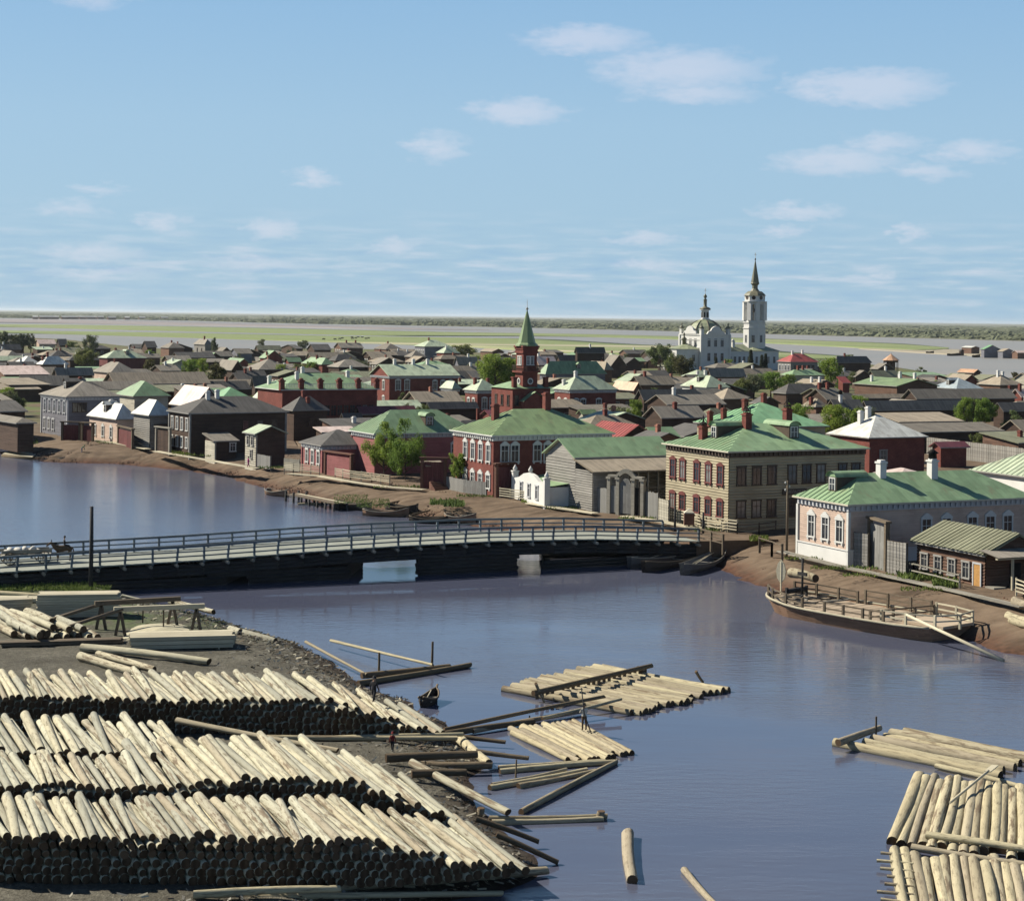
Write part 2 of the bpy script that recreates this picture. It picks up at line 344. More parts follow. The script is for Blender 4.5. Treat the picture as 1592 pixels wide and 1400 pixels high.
# ------------------------------------------------------------------ ground materials
def mk_dirt():
    g = G('street_dirt'); v = g.coord('Object'); p = g.sep(v)
    n = g.noise(v, .22, 7, .62); n2 = g.noise(v, 2.2, 5, .6); n3 = g.noise(v, .06, 4, .55)
    rut = g.noise(g.mapn(v, (.09, 1.0, 1.0)), .9, 4, .6)
    c = g.ramp(g.math('ADD', g.math('MULTIPLY', n, .55), g.math('MULTIPLY', rut, .45)), [(.36, (.070,.050,.034)), (.5, (.150,.108,.075)), (.68, (.225,.168,.118))])
    c = g.mix(g.math('MULTIPLY', g.math('SUBTRACT', n2, .5), 1.6, clamp=True), c, (.09,.06,.04,1))
    # wet dark mud and bark at the water's edge, trodden grass behind the houses
    wet = g.math('SUBTRACT', 1.0, g.math('MULTIPLY', g.math('SUBTRACT', p[2], g.math('MULTIPLY', g.math('SUBTRACT', n, .5), 1.6)), 1.1), clamp=True)
    c = g.mix(wet, c, g.ramp(n2, [(.3, (.035,.016,.011)), (.7, (.13,.062,.038))]))
    far = g.math('MULTIPLY', g.math('SUBTRACT', p[1], 350.0), .02, clamp=True)
    gr = g.math('MULTIPLY', g.math('MULTIPLY', g.math('SUBTRACT', n3, .40), 5.0, clamp=True), far)
    c = g.mix(gr, c, g.ramp(n, [(.3, (.075,.10,.035)), (.7, (.15,.18,.065))]))
    g.bump(g.math('ADD', g.math('MULTIPLY', n2, .5), rut), .6, .12)
    return g.done(c, .95, .15)
def mk_yard():
    g = G('bark_littered_mud'); v = g.coord('Object'); p = g.sep(v)
    n = g.noise(v, .35, 7, .65); n2 = g.noise(v, 3.5, 5, .65); n4 = g.noise(v, 9, 3, .6)
    c = g.ramp(g.math('ADD', g.math('MULTIPLY', n, .5), g.math('MULTIPLY', n2, .5)), [(.3, (.045,.040,.030)), (.5, (.105,.098,.078)), (.7, (.22,.205,.165))])
    c = g.mix(g.math('MULTIPLY', g.math('SUBTRACT', n4, .62), 9, clamp=True), c, (.33,.30,.23,1))
    wet = g.math('SUBTRACT', 1.0, g.math('MULTIPLY', g.math('SUBTRACT', p[2], .05), 2.6), clamp=True)
    c = g.mix(wet, c, (.045,.032,.024,1))
    gy = g.math('MULTIPLY', g.math('SUBTRACT', p[1], 133.0), .12, clamp=True)
    gr = g.math('MULTIPLY', g.math('MULTIPLY', g.math('SUBTRACT', n, .42), 6, clamp=True), gy)
    c = g.mix(gr, c, g.ramp(n2, [(.3, (.05,.075,.03)), (.7, (.13,.17,.07))]))
    g.bump(g.math('ADD', n2, n4), .8, .1); return g.done(c, .95, .15)
def mk_water():
    g = G('river_water'); v = g.coord('Object')
    a = g.noise(g.mapn(v, (.55, 1.5, 1)), 1.1, 3, .55); b = g.noise(g.mapn(v, (.12, .3, 1)), 1.0, 3, .5); m = g.noise(g.mapn(v, (.022, .05, 1)), 1.0, 3, .5)
    patch = g.math('MULTIPLY', g.math('SUBTRACT', m, .40), 5.0, clamp=True)
    reach = g.math('MULTIPLY', g.math('SUBTRACT', g.sep(v)[1], 172.0), .06, clamp=True); patch = g.math('MAXIMUM', patch, g.math('MULTIPLY', reach, 1.05))
    h = g.math('ADD', g.math('MULTIPLY', a, g.math('ADD', g.math('MULTIPLY', patch, 1.0), .06)), g.math('MULTIPLY', b, .5))
    g.bump(h, .36, .1); g.b.inputs['IOR'].default_value = 1.33
    c = g.ramp(m, [(.35, (.078,.088,.138)), (.65, (.100,.108,.150))])
    return g.done(c, g.math('MULTIPLY_ADD', g.math('MINIMUM', patch, 1.0), .12, .06), .5)
def mk_meadow(name, c1, c2, sand):
    g = G(name); v = g.coord('Object'); n = g.noise(g.mapn(v, (.0011, .0075, 1)), 1.0, 5, .6); n2 = g.noise(g.mapn(v, (.004, .03, 1)), 1.0, 4, .6)
    c = g.ramp(n2, [(.35, c1), (.65, c2)]); c = g.mix(g.math('MULTIPLY', g.math('SUBTRACT', n, .56), 9, clamp=True), c, c4(sand)); return g.done(c, .95, .1)
DIRT, YARD, WATER = mk_dirt(), mk_yard(), mk_water()
def mk_far_water():
    g = G('muddy_river_water'); v = g.coord('Object'); n = g.noise(g.mapn(v, (.0012, .009, 1)), 1.0, 4, .6); g.b.inputs['IOR'].default_value = 1.33
    return g.done(g.ramp(n, [(.3, (.235,.232,.215)), (.7, (.30,.272,.235))]), .42, .5)
WATER_FAR = mk_far_water()
MEADOW = mk_meadow('river_meadow', (.18,.225,.095), (.235,.275,.13), (.42,.38,.28))
FARBANK = mk_meadow('far_bank_land', (.12,.13,.085), (.17,.175,.12), (.26,.23,.18))
SAND = m_plain('pale_sandbar', (.36,.32,.24), .95, .02, .25)
MUDFLAT = m_plain('pinkish_mudflat', (.30,.26,.245), .6, .01, .2)
# ------------------------------------------------------------------ river
S_ = 70000
for (y0, y1, mt) in ((-60, 450, WATER), (450, S_, WATER_FAR)):
    w = MB(); w.poly([(-S_, y0, 0), (S_, y0, 0), (S_, y1, 0), (-S_, y1, 0)]); struct(w.build('river_water', mt))
# ------------------------------------------------------------------ the town's bank and ground
SHORE = [(-420,690),(-150,692),(0,697),(47,714),(97,719),(157,720),(200,723),(275,729),(326,737),(362,743),(404,756),(450,768),(500,781),(560,791),(640,806),(720,815),(820,832),(930,842),(1040,856),(1100,868),(1131,889),(1156,902),(1190,913),(1260,938),(1350,962),(1440,982),(1511,996),(1563,1013),(1592,1019),(1750,1070),(2100,1190)]
BACK = [(-420,526),(0,527),(60,527),(110,530),(200,540),(300,546),(400,545),(500,543),(600,545),(700,548),(800,552),(900,556),(980,557),(1050,556),(1130,556),(1200,556),(1300,562),(1350,568),(1400,574),(1450,583),(1520,588),(1592,590),(1750,592),(2100,596)]
NCOL = 640
sh = catmull([gp(u, v) for u, v in SHORE], NCOL); bk = catmull([gp(u, v) for u, v in BACK], NCOL)
nrm = []
for i in range(NCOL):
    t = (sh[min(i+6, NCOL-1)] - sh[max(i-6, 0)]).normalized(); nrm.append(Vector((-t.y, t.x, 0)))
rows = []
for d, z in ((-14,-2.0),(-5,-.9),(-2,-.4),(0,0),(.7,.25),(1.4,.5),(2.2,.8),(3,1.1),(3.9,1.38),(4.9,1.62),(6,1.82),(7.2,1.98),(8.6,2.1),(10,2.18)):
    r = []
    for i in range(NCOL):
        p = sh[i] + nrm[i]*(d + (fbm(sh[i].x, sh[i].y, .12)*.8+fbm(sh[i].x, sh[i].y, .6)*.5 if d > -1 else 0))
        r.append(Vector((p.x, p.y, z + (fbm(p.x, p.y, .35)*.16 if d >= 0 else 0))))
    rows.append(r)
last = [p.copy() for p in rows[-1]]
NR = 46
for k in range(1, NR+1):
    t = (k/NR)**1.7; z = ZG if k < NR-1 else (.35 if k == NR-1 else -.8)
    rows.append([Vector((lerp(last[i].x, bk[i].x, t), lerp(last[i].y, bk[i].y, t), z + (fbm(last[i].x, lerp(last[i].y, bk[i].y, t), .1)*.08 if k < NR-1 else 0))) for i in range(NCOL)])
o = struct(link('town_ground', grid_mesh('town_ground', rows, DIRT)))
# ------------------------------------------------------------------ timber yard in the foreground
YZ = .8
YSHORE = [(-560,872),(-250,880),(0,893),(90,903),(150,916),(181,925),(226,935),(263,945),(319,956),(361,970),(431,991),(472,1004),(504,1023),(535,1042),(563,1064),(595,1079),(639,1089),(654,1108),(690,1122),(705,1140),(735,1160),(752,1186),(733,1208),(742,1252),(790,1300),(838,1356),(785,1386),(700,1402),(560,1440),(0,1600),(-500,1700)]
ys = catmull([gp(u, v) for u, v in YSHORE], 320); C0 = Vector((-62, 100, 0)); yr = []
for i in range(320):
    t = (ys[min(i+4, 319)] - ys[max(i-4, 0)]).normalized(); nrm_i = Vector((t.y, -t.x, 0)); colm = []
    for d, z in ((-6,-1.4),(-2,-.5),(-.7,-.18),(0,0),(.8,.18),(1.6,.34),(2.6,.5),(3.8,.66)):
        p = ys[i] + nrm_i*(d + (fbm(ys[i].x, ys[i].y, .3)*.5 if d > -1 else 0)); colm.append(Vector((p.x, p.y, z + (fbm(p.x, p.y, .6)*.1 if d > 0 else 0))))
    e = colm[-1].copy()
    for k in range(1, 26):
        q = e.lerp(C0, k/26); colm.append(Vector((q.x, q.y, YZ + fbm(q.x, q.y, .5)*.12)))
    yr.append(colm)
o = struct(link('timber_yard_ground', grid_mesh('timber_yard_ground', yr, YARD)))
for p in o.data.polygons: pass
# ------------------------------------------------------------------ river islands and the far bank
def flat(name, up, lo, z, mat):                    # an island between its far and its near shore line
    A, B = catmull([gp(u, v, z) for u, v in up], 90), catmull([gp(u, v, z) for u, v in lo], 90)
    rows_ = [[Vector((p.x, p.y, -1)) for p in A]]+[[A[i].lerp(B[i], k/6) for i in range(90)] for k in range(7)]+[[Vector((p.x, p.y, -1)) for p in B]]
    return struct(link(name, grid_mesh(name, rows_[::-1], mat)))
flat('river_meadow', [(-300,503),(0,504),(200,506),(400,509.5),(600,514),(760,517),(900,519),(1000,521.3),(1150,525),(1300,530),(1400,534),(1475,540)], [(-300,507),(0,508),(200,512.5),(400,517),(600,521.5),(700,522),(860,522.6),(1000,525.5),(1200,533.5),(1350,541),(1440,544),(1475,541.5)], .45, MEADOW)
flat('river_meadow', [(-300,511),(0,513.5),(300,517.5),(500,521.5),(700,524.5),(850,527),(1000,535.5),(1150,540.5),(1230,547),(1300,552),(1340,556.5)], [(-300,516),(0,517.5),(100,519),(300,524.5),(500,531),(700,537.5),(860,547),(1000,552),(1200,556),(1290,557.5),(1340,557.5)], .5, MEADOW)
flat('sandbar', [(1335,541),(1380,541.5),(1420,541.5),(1500,543),(1592,546),(1800,552)], [(1335,542),(1380,545),(1450,549.5),(1520,553),(1592,556.5),(1800,566)], .35, SAND)
flat('mudflat', [(-300,493.5),(0,496),(200,498.5),(400,503.6),(600,508),(760,512)], [(-300,500),(0,501.5),(200,504),(400,507.5),(600,511.5),(760,513)], .2, MUDFLAT)
FB = [(-700,488.6),(-300,490.5),(0,494),(150,495.6),(300,498.4),(400,501.2),(500,503.4),(600,505),(760,508),(900,511),(1000,513.3),(1200,519),(1400,524.4),(1592,529.5),(1900,537),(2300,546)]
fb = catmull([gp(u, v, .4) for u, v in FB], 120); m = []
m.append([Vector((p.x*.99, p.y*.99, -1)) for p in fb]); m.append([Vector((p.x, p.y, .8)) for p in fb]); m.append([Vector((p.x*1.05, p.y*1.05, 2.0)) for p in fb])
m.append([Vector((p.x*2, p.y*2, 3)) for p in fb]); m.append([Vector((p.x*20, p.y*20, 4)) for p in fb])
struct(link('far_bank', grid_mesh('far_bank', m, FARBANK)))
# far willow thickets across the river: one mass of clumps
def mk_leaf(name, c1, c2, c3, trans=.25):
    g = G(name); v = g.coord('Object'); n = g.noise(v, .9, 3, .6); wn = g.white(g.N.new('ShaderNodeNewGeometry').outputs['Random Per Island']) if False else g.N.new('ShaderNodeNewGeometry').outputs['Random Per Island']
    c = g.ramp(g.math('ADD', g.math('MULTIPLY', n, .6), g.math('MULTIPLY', wn, .4)), [(.25, c1), (.5, c2), (.78, c3)])
    c = g.mix(1.0, c, g.ramp(g.rnd(), [(0, (1.05,1.12,1.1)), (1, (1.55,1.4,1.15))]), 'MULTIPLY')
    mt = g.done(c, .75, .15)
    tr = g.N.new('ShaderNodeBsdfTranslucent'); g.L.new(c, tr.inputs[0]); mx = g.N.new('ShaderNodeMixShader'); mx.inputs[0].default_value = trans
    out = g.N['Material Output']; g.L.new(g.b.outputs[0], mx.inputs[1]); g.L.new(tr.outputs[0], mx.inputs[2]); g.L.new(mx.outputs[0], out.inputs[0]); return mt
LEAF_FAR = m_plain('far_willow_foliage', (.15,.165,.105), .95, .02, .45, spec=.05)
def thickets():
    rng = np.random.default_rng(3); nb, nl = 8, 4
    base = [];
    for j in range(nl):
        for k in range(nb):
            e = j/(nl-.4)*math.pi/2; a = 2*math.pi*k/nb; base.append((math.cos(e)*math.cos(a), math.cos(e)*math.sin(a), math.sin(e)))
    base.append((0,0,1)); base = np.array(base); fc = []
    for j in range(nl-1):
        for k in range(nb): fc.append((j*nb+k, j*nb+(k+1)%nb, (j+1)*nb+(k+1)%nb, (j+1)*nb+k))
    top = [((nl-1)*nb+k, (nl-1)*nb+(k+1)%nb, nl*nb) for k in range(nb)]
    V = []; Fq = []; n = 0; nv = len(base)
    pts = [gp(u, v, .4) for u, v in FB]
    us = np.array([q[0] for q in FB]); Ys = np.array([p.y for p in pts])
    for i in range(7600):
        u = rng.uniform(-420, 2050); Y0 = float(np.interp(u, us, Ys)); t = rng.random()
        x_ = (u - CX)/F
        if t < .30: k = 1 + abs(rng.normal(0, .012)) + .004
        else: k = 1 + (rng.random()**1.6)*2.6
        if u < 420 and t < .3 and rng.random() < .75: continue
        Y = Y0*k; wdt = rng.uniform(7, 17)*(1 + .5*(k-1)); h = rng.uniform(3.5, 8.0)*(1.0 if u > 420 else .65)
        if k > 1.3: h *= .8; wdt *= 1.6
        P = base*np.array([wdt, wdt*.8, h])*(1 + rng.normal(0, .17, (nv, 1))) + np.array([x_*Y, Y, .6 + min(1, (k-1)*14)*1.0])
        V.append(P); b = n*nv; n += 1
        Fq += [tuple(b+q for q in f) for f in fc] + [tuple(b+q for q in f) for f in top]
    V = np.concatenate(V); me = bpy.data.meshes.new('far_thicket'); me.from_pydata(V.tolist(), [], Fq); me.materials.append(LEAF_FAR); me.update()
    return link('far_thicket', me)
o = stuff(thickets()); tag(o, 'grey-green willow thicket covering the far bank of the wide river', 'thicket')
# ------------------------------------------------------------------ windows (one mesh for each kind and size, shared)
WIN = {}
def win_mesh(style, w, h):
    k = (style, round(w, 2), round(h, 2))
    if k in WIN: return WIN[k]
    fr = {'white': M_['trim_w'], 'ornate': M_['trim_w'], 'blue': M_['trim_b'], 'red': M_['trim_red'], 'brown': M_['trim_br'], 'grey': M_['trim_g'], 'cream': M_['trim_c'], 'arch': M_['trim_b'], 'brick': M_['brick']}[style]
    t = .16 if style not in ('brown', 'arch', 'brick') else .12
    m = MB(); a = w/2
    m.box(-a-t, -a, -.09, .01, 0, h); m.box(a, a+t, -.09, .01, 0, h); m.box(-a-t-.06, a+t+.06, -.16, .01, -.14, 0)
    m.box(-a-t-.04, a+t+.04, -.13, .01, h, h+.16)
    m.box(-.03, .03, -.045, .01, 0, h); m.box(-a, -.03, -.045, .01, h*.66, h*.66+.06); m.box(.03, a, -.045, .01, h*.66, h*.66+.06)
    if style in ('ornate', 'white', 'blue', 'red') and w > .8:
        z = h + .16; ph = .38 if style == 'ornate' else .22
        for y0, y1 in ((-.14, .01),):
            m.poly([(-a-t-.06, y0, z), (a+t+.06, y0, z), (a*.4, y0, z+ph), (0, y0, z+ph*1.15), (-a*.4, y0, z+ph)])
            m.poly([(-a-t-.06, y0, z), (-a*.4, y0, z+ph), (-a*.4, y1, z+ph), (-a-t-.06, y1, z)]); m.poly([(a*.4, y0, z+ph), (a+t+.06, y0, z), (a+t+.06, y1, z), (a*.4, y1, z+ph)])
            m.poly([(-a*.4, y0, z+ph), (0, y0, z+ph*1.15), (0, y1, z+ph*1.15), (-a*.4, y1, z+ph)]); m.poly([(0, y0, z+ph*1.15), (a*.4, y0, z+ph), (a*.4, y1, z+ph), (0, y1, z+ph*1.15)])
        for sx in (-1, 1): m.box(sx*(a+.02)-.1, sx*(a+.02)+.1, -.14, -.0, -.36, -.14)
    g = MB(); g.poly([(-a, -.02, 0), (a, -.02, 0), (a, -.02, h), (-a, -.02, h)])
    WIN[k] = (m.mesh('window', fr), g.mesh('pane', M_['glass'])); return WIN[k]
def put_window(parent, style, w, h, loc, rz):
    a, b = win_mesh(style, w, h); o = link('window', a, parent, loc, rz); link('pane', b, o); return o
def put_shutters(win, w, h, mat):
    for sx in (-1, 1):
        m = MB(); m.box(sx*(w/2+.17), sx*(w/2+.17+w*.48), -.06, -.005, .02, h-.02) if sx > 0 else m.box(-(w/2+.17+w*.48), -(w/2+.17), -.06, -.005, .02, h-.02)
        m.build('shutter', mat, win)
# ------------------------------------------------------------------ houses
FOOT = []                                  # footprints already taken (x, y, radius)
def roof_z(x, y, LX, LY, kind, rh, ins):
    if kind == 'hip':
        s = LY/2 if LX >= LY else LX/2
        return rh*min(min(y, LY-y)/(LY/2), min(x, LX-x)/ins[0]) if LX >= LY else rh*min(min(x, LX-x)/(LX/2), min(y, LY-y)/ins[1])
    if kind == 'gableL': return rh*min(y, LY-y)/(LY/2)
    if kind == 'gableR': return rh*min(x, LX-x)/(LX/2)
    if kind == 'shed': return rh*y/LY
    if kind == 'shedL': return rh*x/LX
    return 0
def roof_mesh(LX, LY, he, rh, kind, rmat, emat, ins, th=.16, seams=0.0):
    m = MB(); z = he; A, B, C, D = (0,0,z), (LX,0,z), (LX,LY,z), (0,LY,z); faces = []
    if kind == 'hip':
        if LX >= LY: r0, r1 = (ins[0], LY/2, z+rh), (LX-ins[0], LY/2, z+rh); faces = [[A,B,r1,r0],[B,C,r1],[C,D,r0,r1],[D,A,r0]]
        else: r0, r1 = (LX/2, ins[1], z+rh), (LX/2, LY-ins[1], z+rh); faces = [[A,B,r0],[B,C,r1,r0],[C,D,r1],[D,A,r0,r1]]
    elif kind == 'gableL': r0, r1 = (0,LY/2,z+rh), (LX,LY/2,z+rh); faces = [[A,B,r1,r0],[C,D,r0,r1]]
    elif kind == 'gableR': r0, r1 = (LX/2,0,z+rh), (LX/2,LY,z+rh); faces = [[B,C,r1,r0],[D,A,r0,r1]]
    elif kind == 'shed': faces = [[A,B,(LX,LY,z+rh),(0,LY,z+rh)]]
    elif kind == 'shedL': faces = [[D,A,(LX,0,z+rh),(LX,LY,z+rh)]]
    top = []
    for f in faces:
        up = [(p[0], p[1], p[2]+th) for p in f]; m.poly(up); top.append(up)
        m.poly([p for p in f][::-1], 1)
        for i in range(len(f)):
            p, q = f[i], f[(i+1) % len(f)]
            m.poly([p, q, (q[0],q[1],q[2]+th), (p[0],p[1],p[2]+th)], 1 if abs(p[2]-q[2]) < .01 and p[2] < z+.01 else 0)
    return m, top
def seam_mesh(tops, step, hgt=.07, wid=.06):
    m = MB()
    for f in tops:
        e0, e1 = Vector(f[0]), Vector(f[1]); e = (e1-e0).normalized(); n = None
        for k in range(2, len(f)):
            n = (e1-e0).cross(Vector(f[k])-e0)
            if n.length > 1e-4: break
        n.normalize(); up = n.cross(e).normalized(); L = (e1-e0).length
        P = [((Vector(p)-e0).dot(e), (Vector(p)-e0).dot(up)) for p in f]; x = step*.5
        while x < L:
            hi = 0
            for i in range(len(P)):
                (x0, y0), (x1, y1) = P[i], P[(i+1) % len(P)]
                if abs(x1-x0) > 1e-6 and min(x0, x1) <= x <= max(x0, x1): hi = max(hi, y0+(y1-y0)*(x-x0)/(x1-x0))
            if hi > .3:
                a = e0+e*x+up*.05; b = e0+e*x+up*(hi-.03); o = e*wid/2
                m.poly([a-o, a+n*hgt, b+n*hgt, b-o][::-1]); m.poly([a+n*hgt, a+o, b+o, b+n*hgt][::-1])
            x += step
    return m
def log_wall(m, p0, p1, z0, z1, out, pitch=.3, proud=.075, mi=0):   # courses of half-round logs between two corners
    p0, p1, out = Vector(p0), Vector(p1), Vector(out); n = max(1, int(round((z1-z0)/pitch))); hgt = (z1-z0)/n
    for i in range(n):
        z = z0+i*hgt; prof = [(0, 0), (.55*proud, hgt*.1), (proud, hgt*.3), (proud, hgt*.7), (.55*proud, hgt*.9), (0, hgt)]
        for (a, za), (b, zb) in zip(prof[:-1], prof[1:]):
            q = [p0+out*a, p1+out*a, p1+out*b, p0+out*b]; zz = [z+za, z+za, z+zb, z+zb]
            f = [(v.x, v.y, w_) for v, w_ in zip(q, zz)]
            m.poly(f if (p1-p0).cross(Vector((0,0,1))).dot(out) > 0 else f[::-1], mi)
def chimney(parent, x, y, z, h, mat, w=.7, crown=False, pot=False):
    m = MB(); m.box(x-w/2, x+w/2, y-w/2, y+w/2, z-.6, z+h); m.box(x-w*.62, x+w*.62, y-w*.62, y+w*.62, z+h, z+h+.18); m.box(x-w*.4, x+w*.4, y-w*.4, y+w*.4, z+h+.18, z+h+.34)
    c = m.build('chimney', M_[mat], parent)
    if crown or pot:
        q = MB(); zz = z+h+.34
        if crown:
            for a in range(4):
                an = math.pi/4+a*math.pi/2; q.tube([(x+.36*math.cos(an), y+.36*math.sin(an), zz), (x+.42*math.cos(an), y+.42*math.sin(an), zz+.35), (x+.1*math.cos(an), y+.1*math.sin(an), zz+.75)], .045, 5)
            q.lathe([(.5, 0), (.42, .1), (.1, .3)], 8, (x, y, zz+.1)); q.tube([(x, y, zz+.4), (x, y, zz+1.15)], .04, 5); q.lathe([(.02, 0), (.14, .1), (.02, .22)], 6, (x, y, zz+.8))
        else: q.lathe([(.42, 0), (.38, .45), (.62, .5), (.05, .95)], 10, (x, y, zz))
        q.build('smoke_cap', M_['dark'], parent)
    return c
def house(label, u, ve, ul, ur, he, phi, roof, rmat, wmat, vr=None, rh=None, L=(), Rw=(), ch=(), ov=.45, zg=ZG, name='house', cat='house', group=None, ins=None,
          seams=0, logs=None, cornice=None, corner=None, dorm=(), LXm=None, LYm=None, emat='trim_g', porch=None, plinth=None, door=None, sunlitL=None):
    ph = R(phi); B = Vector((math.cos(ph), math.sin(ph), 0)); A = Vector((-math.sin(ph), math.cos(ph), 0))
    x_, y_ = lev(u, ve); Y = F*(H-zg-he)/y_; c = Vector((x_*Y/F, Y, zg))
    def solve(px, d):
        t = lev(px, ve)[0]/F; den = d.x-t*d.y
        return (t*c.y-c.x)/den if abs(den) > 1e-4 else 12
    LX = LXm or min(70, max(2.5, solve(ur, B))); LY = LYm or min(40, max(2.5, solve(ul, A)))
    if rh is None:
        if vr is not None:
            mid = c+B*(LX*.5 if roof != 'shedL' else LX)+A*(LY*.5 if roof != 'shed' else LY); rh = min(7, max(.6, zat(proj(mid)[0], vr, mid.y)-zg-he))
        else: rh = .3*min(LX, LY) if roof == 'hip' else (.32*LY if roof == 'gableL' else .32*LX if roof == 'gableR' else .18*LY)
    ins = ins or (min(LY/2, LX*.5)*1.0, min(LX/2, LY*.5)*1.0)
    if isinstance(ins, (int, float)): ins = (ins, ins)
    t = thing(name, label, cat, (c.x, c.y, zg), ph, group)
    mid = c+B*LX/2+A*LY/2; FOOT.append((mid.x, mid.y, .5*math.hypot(LX, LY), c, LX, LY, ph, label))
    x0, x1, y0, y1 = ov, LX-ov, ov, LY-ov
    m = MB()
    if logs:
        log_wall(m, (x0,y0,0), (x1,y0,0), -1.2, he, (0,-1,0), logs); log_wall(m, (x0,y1,0), (x0,y0,0), -1.2, he, (-1,0,0), logs)
        m.poly([(x1,y0,-1.2),(x1,y1,-1.2),(x1,y1,he),(x1,y0,he)]); m.poly([(x1,y1,-1.2),(x0,y1,-1.2),(x0,y1,he),(x1,y1,he)])
        m.poly([(x0,y0,he),(x1,y0,he),(x1,y1,he),(x0,y1,he)])
    else: m.box(x0, x1, y0, y1, -1.2, he)
    if roof == 'gableL':
        for xx in (x0+.01, x1-.01): m.poly([(xx,y0,he),(xx,y1,he),(xx,LY/2,he+rh*(1-2*ov/LY*.0)-.05)])
    if roof == 'gableR':
        for yy in (y0+.01, y1-.01): m.poly([(x0,yy,he),(x1,yy,he),(LX/2,yy,he+rh-.05)])
    if roof == 'shed':
        m.poly([(x0,y1-.01,he),(x1,y1-.01,he),(x1,y1-.01,he+rh*.93),(x0,y1-.01,he+rh*.93)])
        for xx in (x0+.01, x1-.01): m.poly([(xx,y0,he),(xx,y1,he),(xx,y1,he+rh*.93)])
    if roof == 'shedL':
        m.poly([(x1-.01,y0,he),(x1-.01,y1,he),(x1-.01,y1,he+rh*.93),(x1-.01,y0,he+rh*.93)])
        for yy in (y0+.01, y1-.01): m.poly([(x0,yy,he),(x1,yy,he),(x1,yy,he+rh*.93)])
    w = m.build('wall', M_[wmat], t)
    rm, tops = roof_mesh(LX, LY, he, rh, roof, rmat, emat, ins); ro = rm.build('roof', [M_[rmat], M_[emat]], t)
    if seams: stuff(seam_mesh([f_ for f_ in tops if (Vector(f_[1])-Vector(f_[0])).normalized().y < -.9], seams).build('roof_seams', M_[rmat], ro))
    if cornice:
        m = MB(); hh = .55; m.box(x0-.14, x1+.1, y0-.14, y0-.002, he-hh, he-.02); m.box(x0-.14, x0-.002, y0-.001, y1, he-hh, he-.02); m.build('cornice', M_[cornice], w)
        m = MB(); k = x0
        while k < x1-.3: m.box(k, k+.22, y0-.3, y0-.142, he-.42, he-.06); k += .62
        k = y0+.3
        while k < y1-.3: m.box(x0-.3, x0-.142, k, k+.22, he-.42, he-.06); k += .62
        stuff(m.build('brackets', M_[cornice], w))
    if corner:
        for (cx_, cy_) in ((x0, y0), (x1, y0), (x0, y1)):
            m = MB(); m.box(cx_-.15, cx_+.15, cy_-.15, cy_+.15, -1.2, he-.6 if cornice else he-.03); m.build('corner_board', M_[corner], w)
    if plinth:
        m = MB(); m.box(x0-.12, x1+.05, y0-.12, y0-.1, -1.2, plinth[1]); m.box(x0-.12, x0-.1, y0-.1, y1, -1.2, plinth[1]); m.box(x0-.2, x1, y0-.2, y0-.122, plinth[1], plinth[1]+.12); m.box(x0-.2, x0-.122, y0-.1, y1, plinth[1], plinth[1]+.12)
        m.build('plinth', M_[plinth[0]], w)
    pr = .085 if logs else 0
    if sunlitL:  # pale facing puts the sunlight into the left wall's colour
        m = MB(); log_wall(m, (x0-.02,y1,0), (x0-.02,y0-.06,0), -1.2, he-.02, (-1,0,0), .34); m.poly([(x0-.02,y0-.06,-1.2),(x0+.15,y0-.06,-1.2),(x0+.15,y0-.06,he-.02),(x0-.02,y0-.06,he-.02)]); m.build('facing', M_[sunlitL], t); pr = .1
    for (n, z, ww, hh, st, f0, f1) in L:
        for i in range(n):
            f = f0+(f1-f0)*(i+.5)/n; put_window(t, st, ww, hh, (x0-pr, y1+(y0-y1)*f, z), R(-90))
    for (n, z, ww, hh, st, f0, f1) in Rw:
        for i in range(n):
            f = f0+(f1-f0)*(i+.5)/n; put_window(t, st, ww, hh, (x0+(x1-x0)*f, y0-pr, z), 0)
    for q in ch:
        fx, fy, h, mt = q[:4]; x, y = LX*fx, LY*fy; chimney(ro, x, y, he+.16+roof_z(x, y, LX, LY, roof, rh, ins), h*.82, mt, (q[4] if len(q) > 4 else .75)*.85, 'crown' in q, 'pot' in q)
    for (side, f, style) in dorm: dormer(t, side, f, style, LX, LY, he, rh, roof, ins, rmat)
    if door:
        fx, dw, dh, dm = door; m = MB(); x = x0+(x1-x0)*fx; m.box(x-dw/2, x+dw/2, y0-.1-pr, y0-.004, -.1, dh); d = m.build('door', M_[dm], t)
        m = MB(); m.box(x-dw/2-.14, x-dw/2, y0-.13-pr, y0-.002, -.1, dh+.14); m.box(x+dw/2, x+dw/2+.14, y0-.13-pr, y0-.002, -.1, dh+.14); m.box(x-dw/2, x+dw/2, y0-.13-pr, y0-.002, dh, dh+.14); m.build('door_frame', M_['trim_g'], d)
    t['_'] = 0; del t['_']
    return dict(t=t, LX=LX, LY=LY, he=he, rh=rh, wall=w, roof=ro, c=c, A=A, B=B, ph=ph, ov=ov)
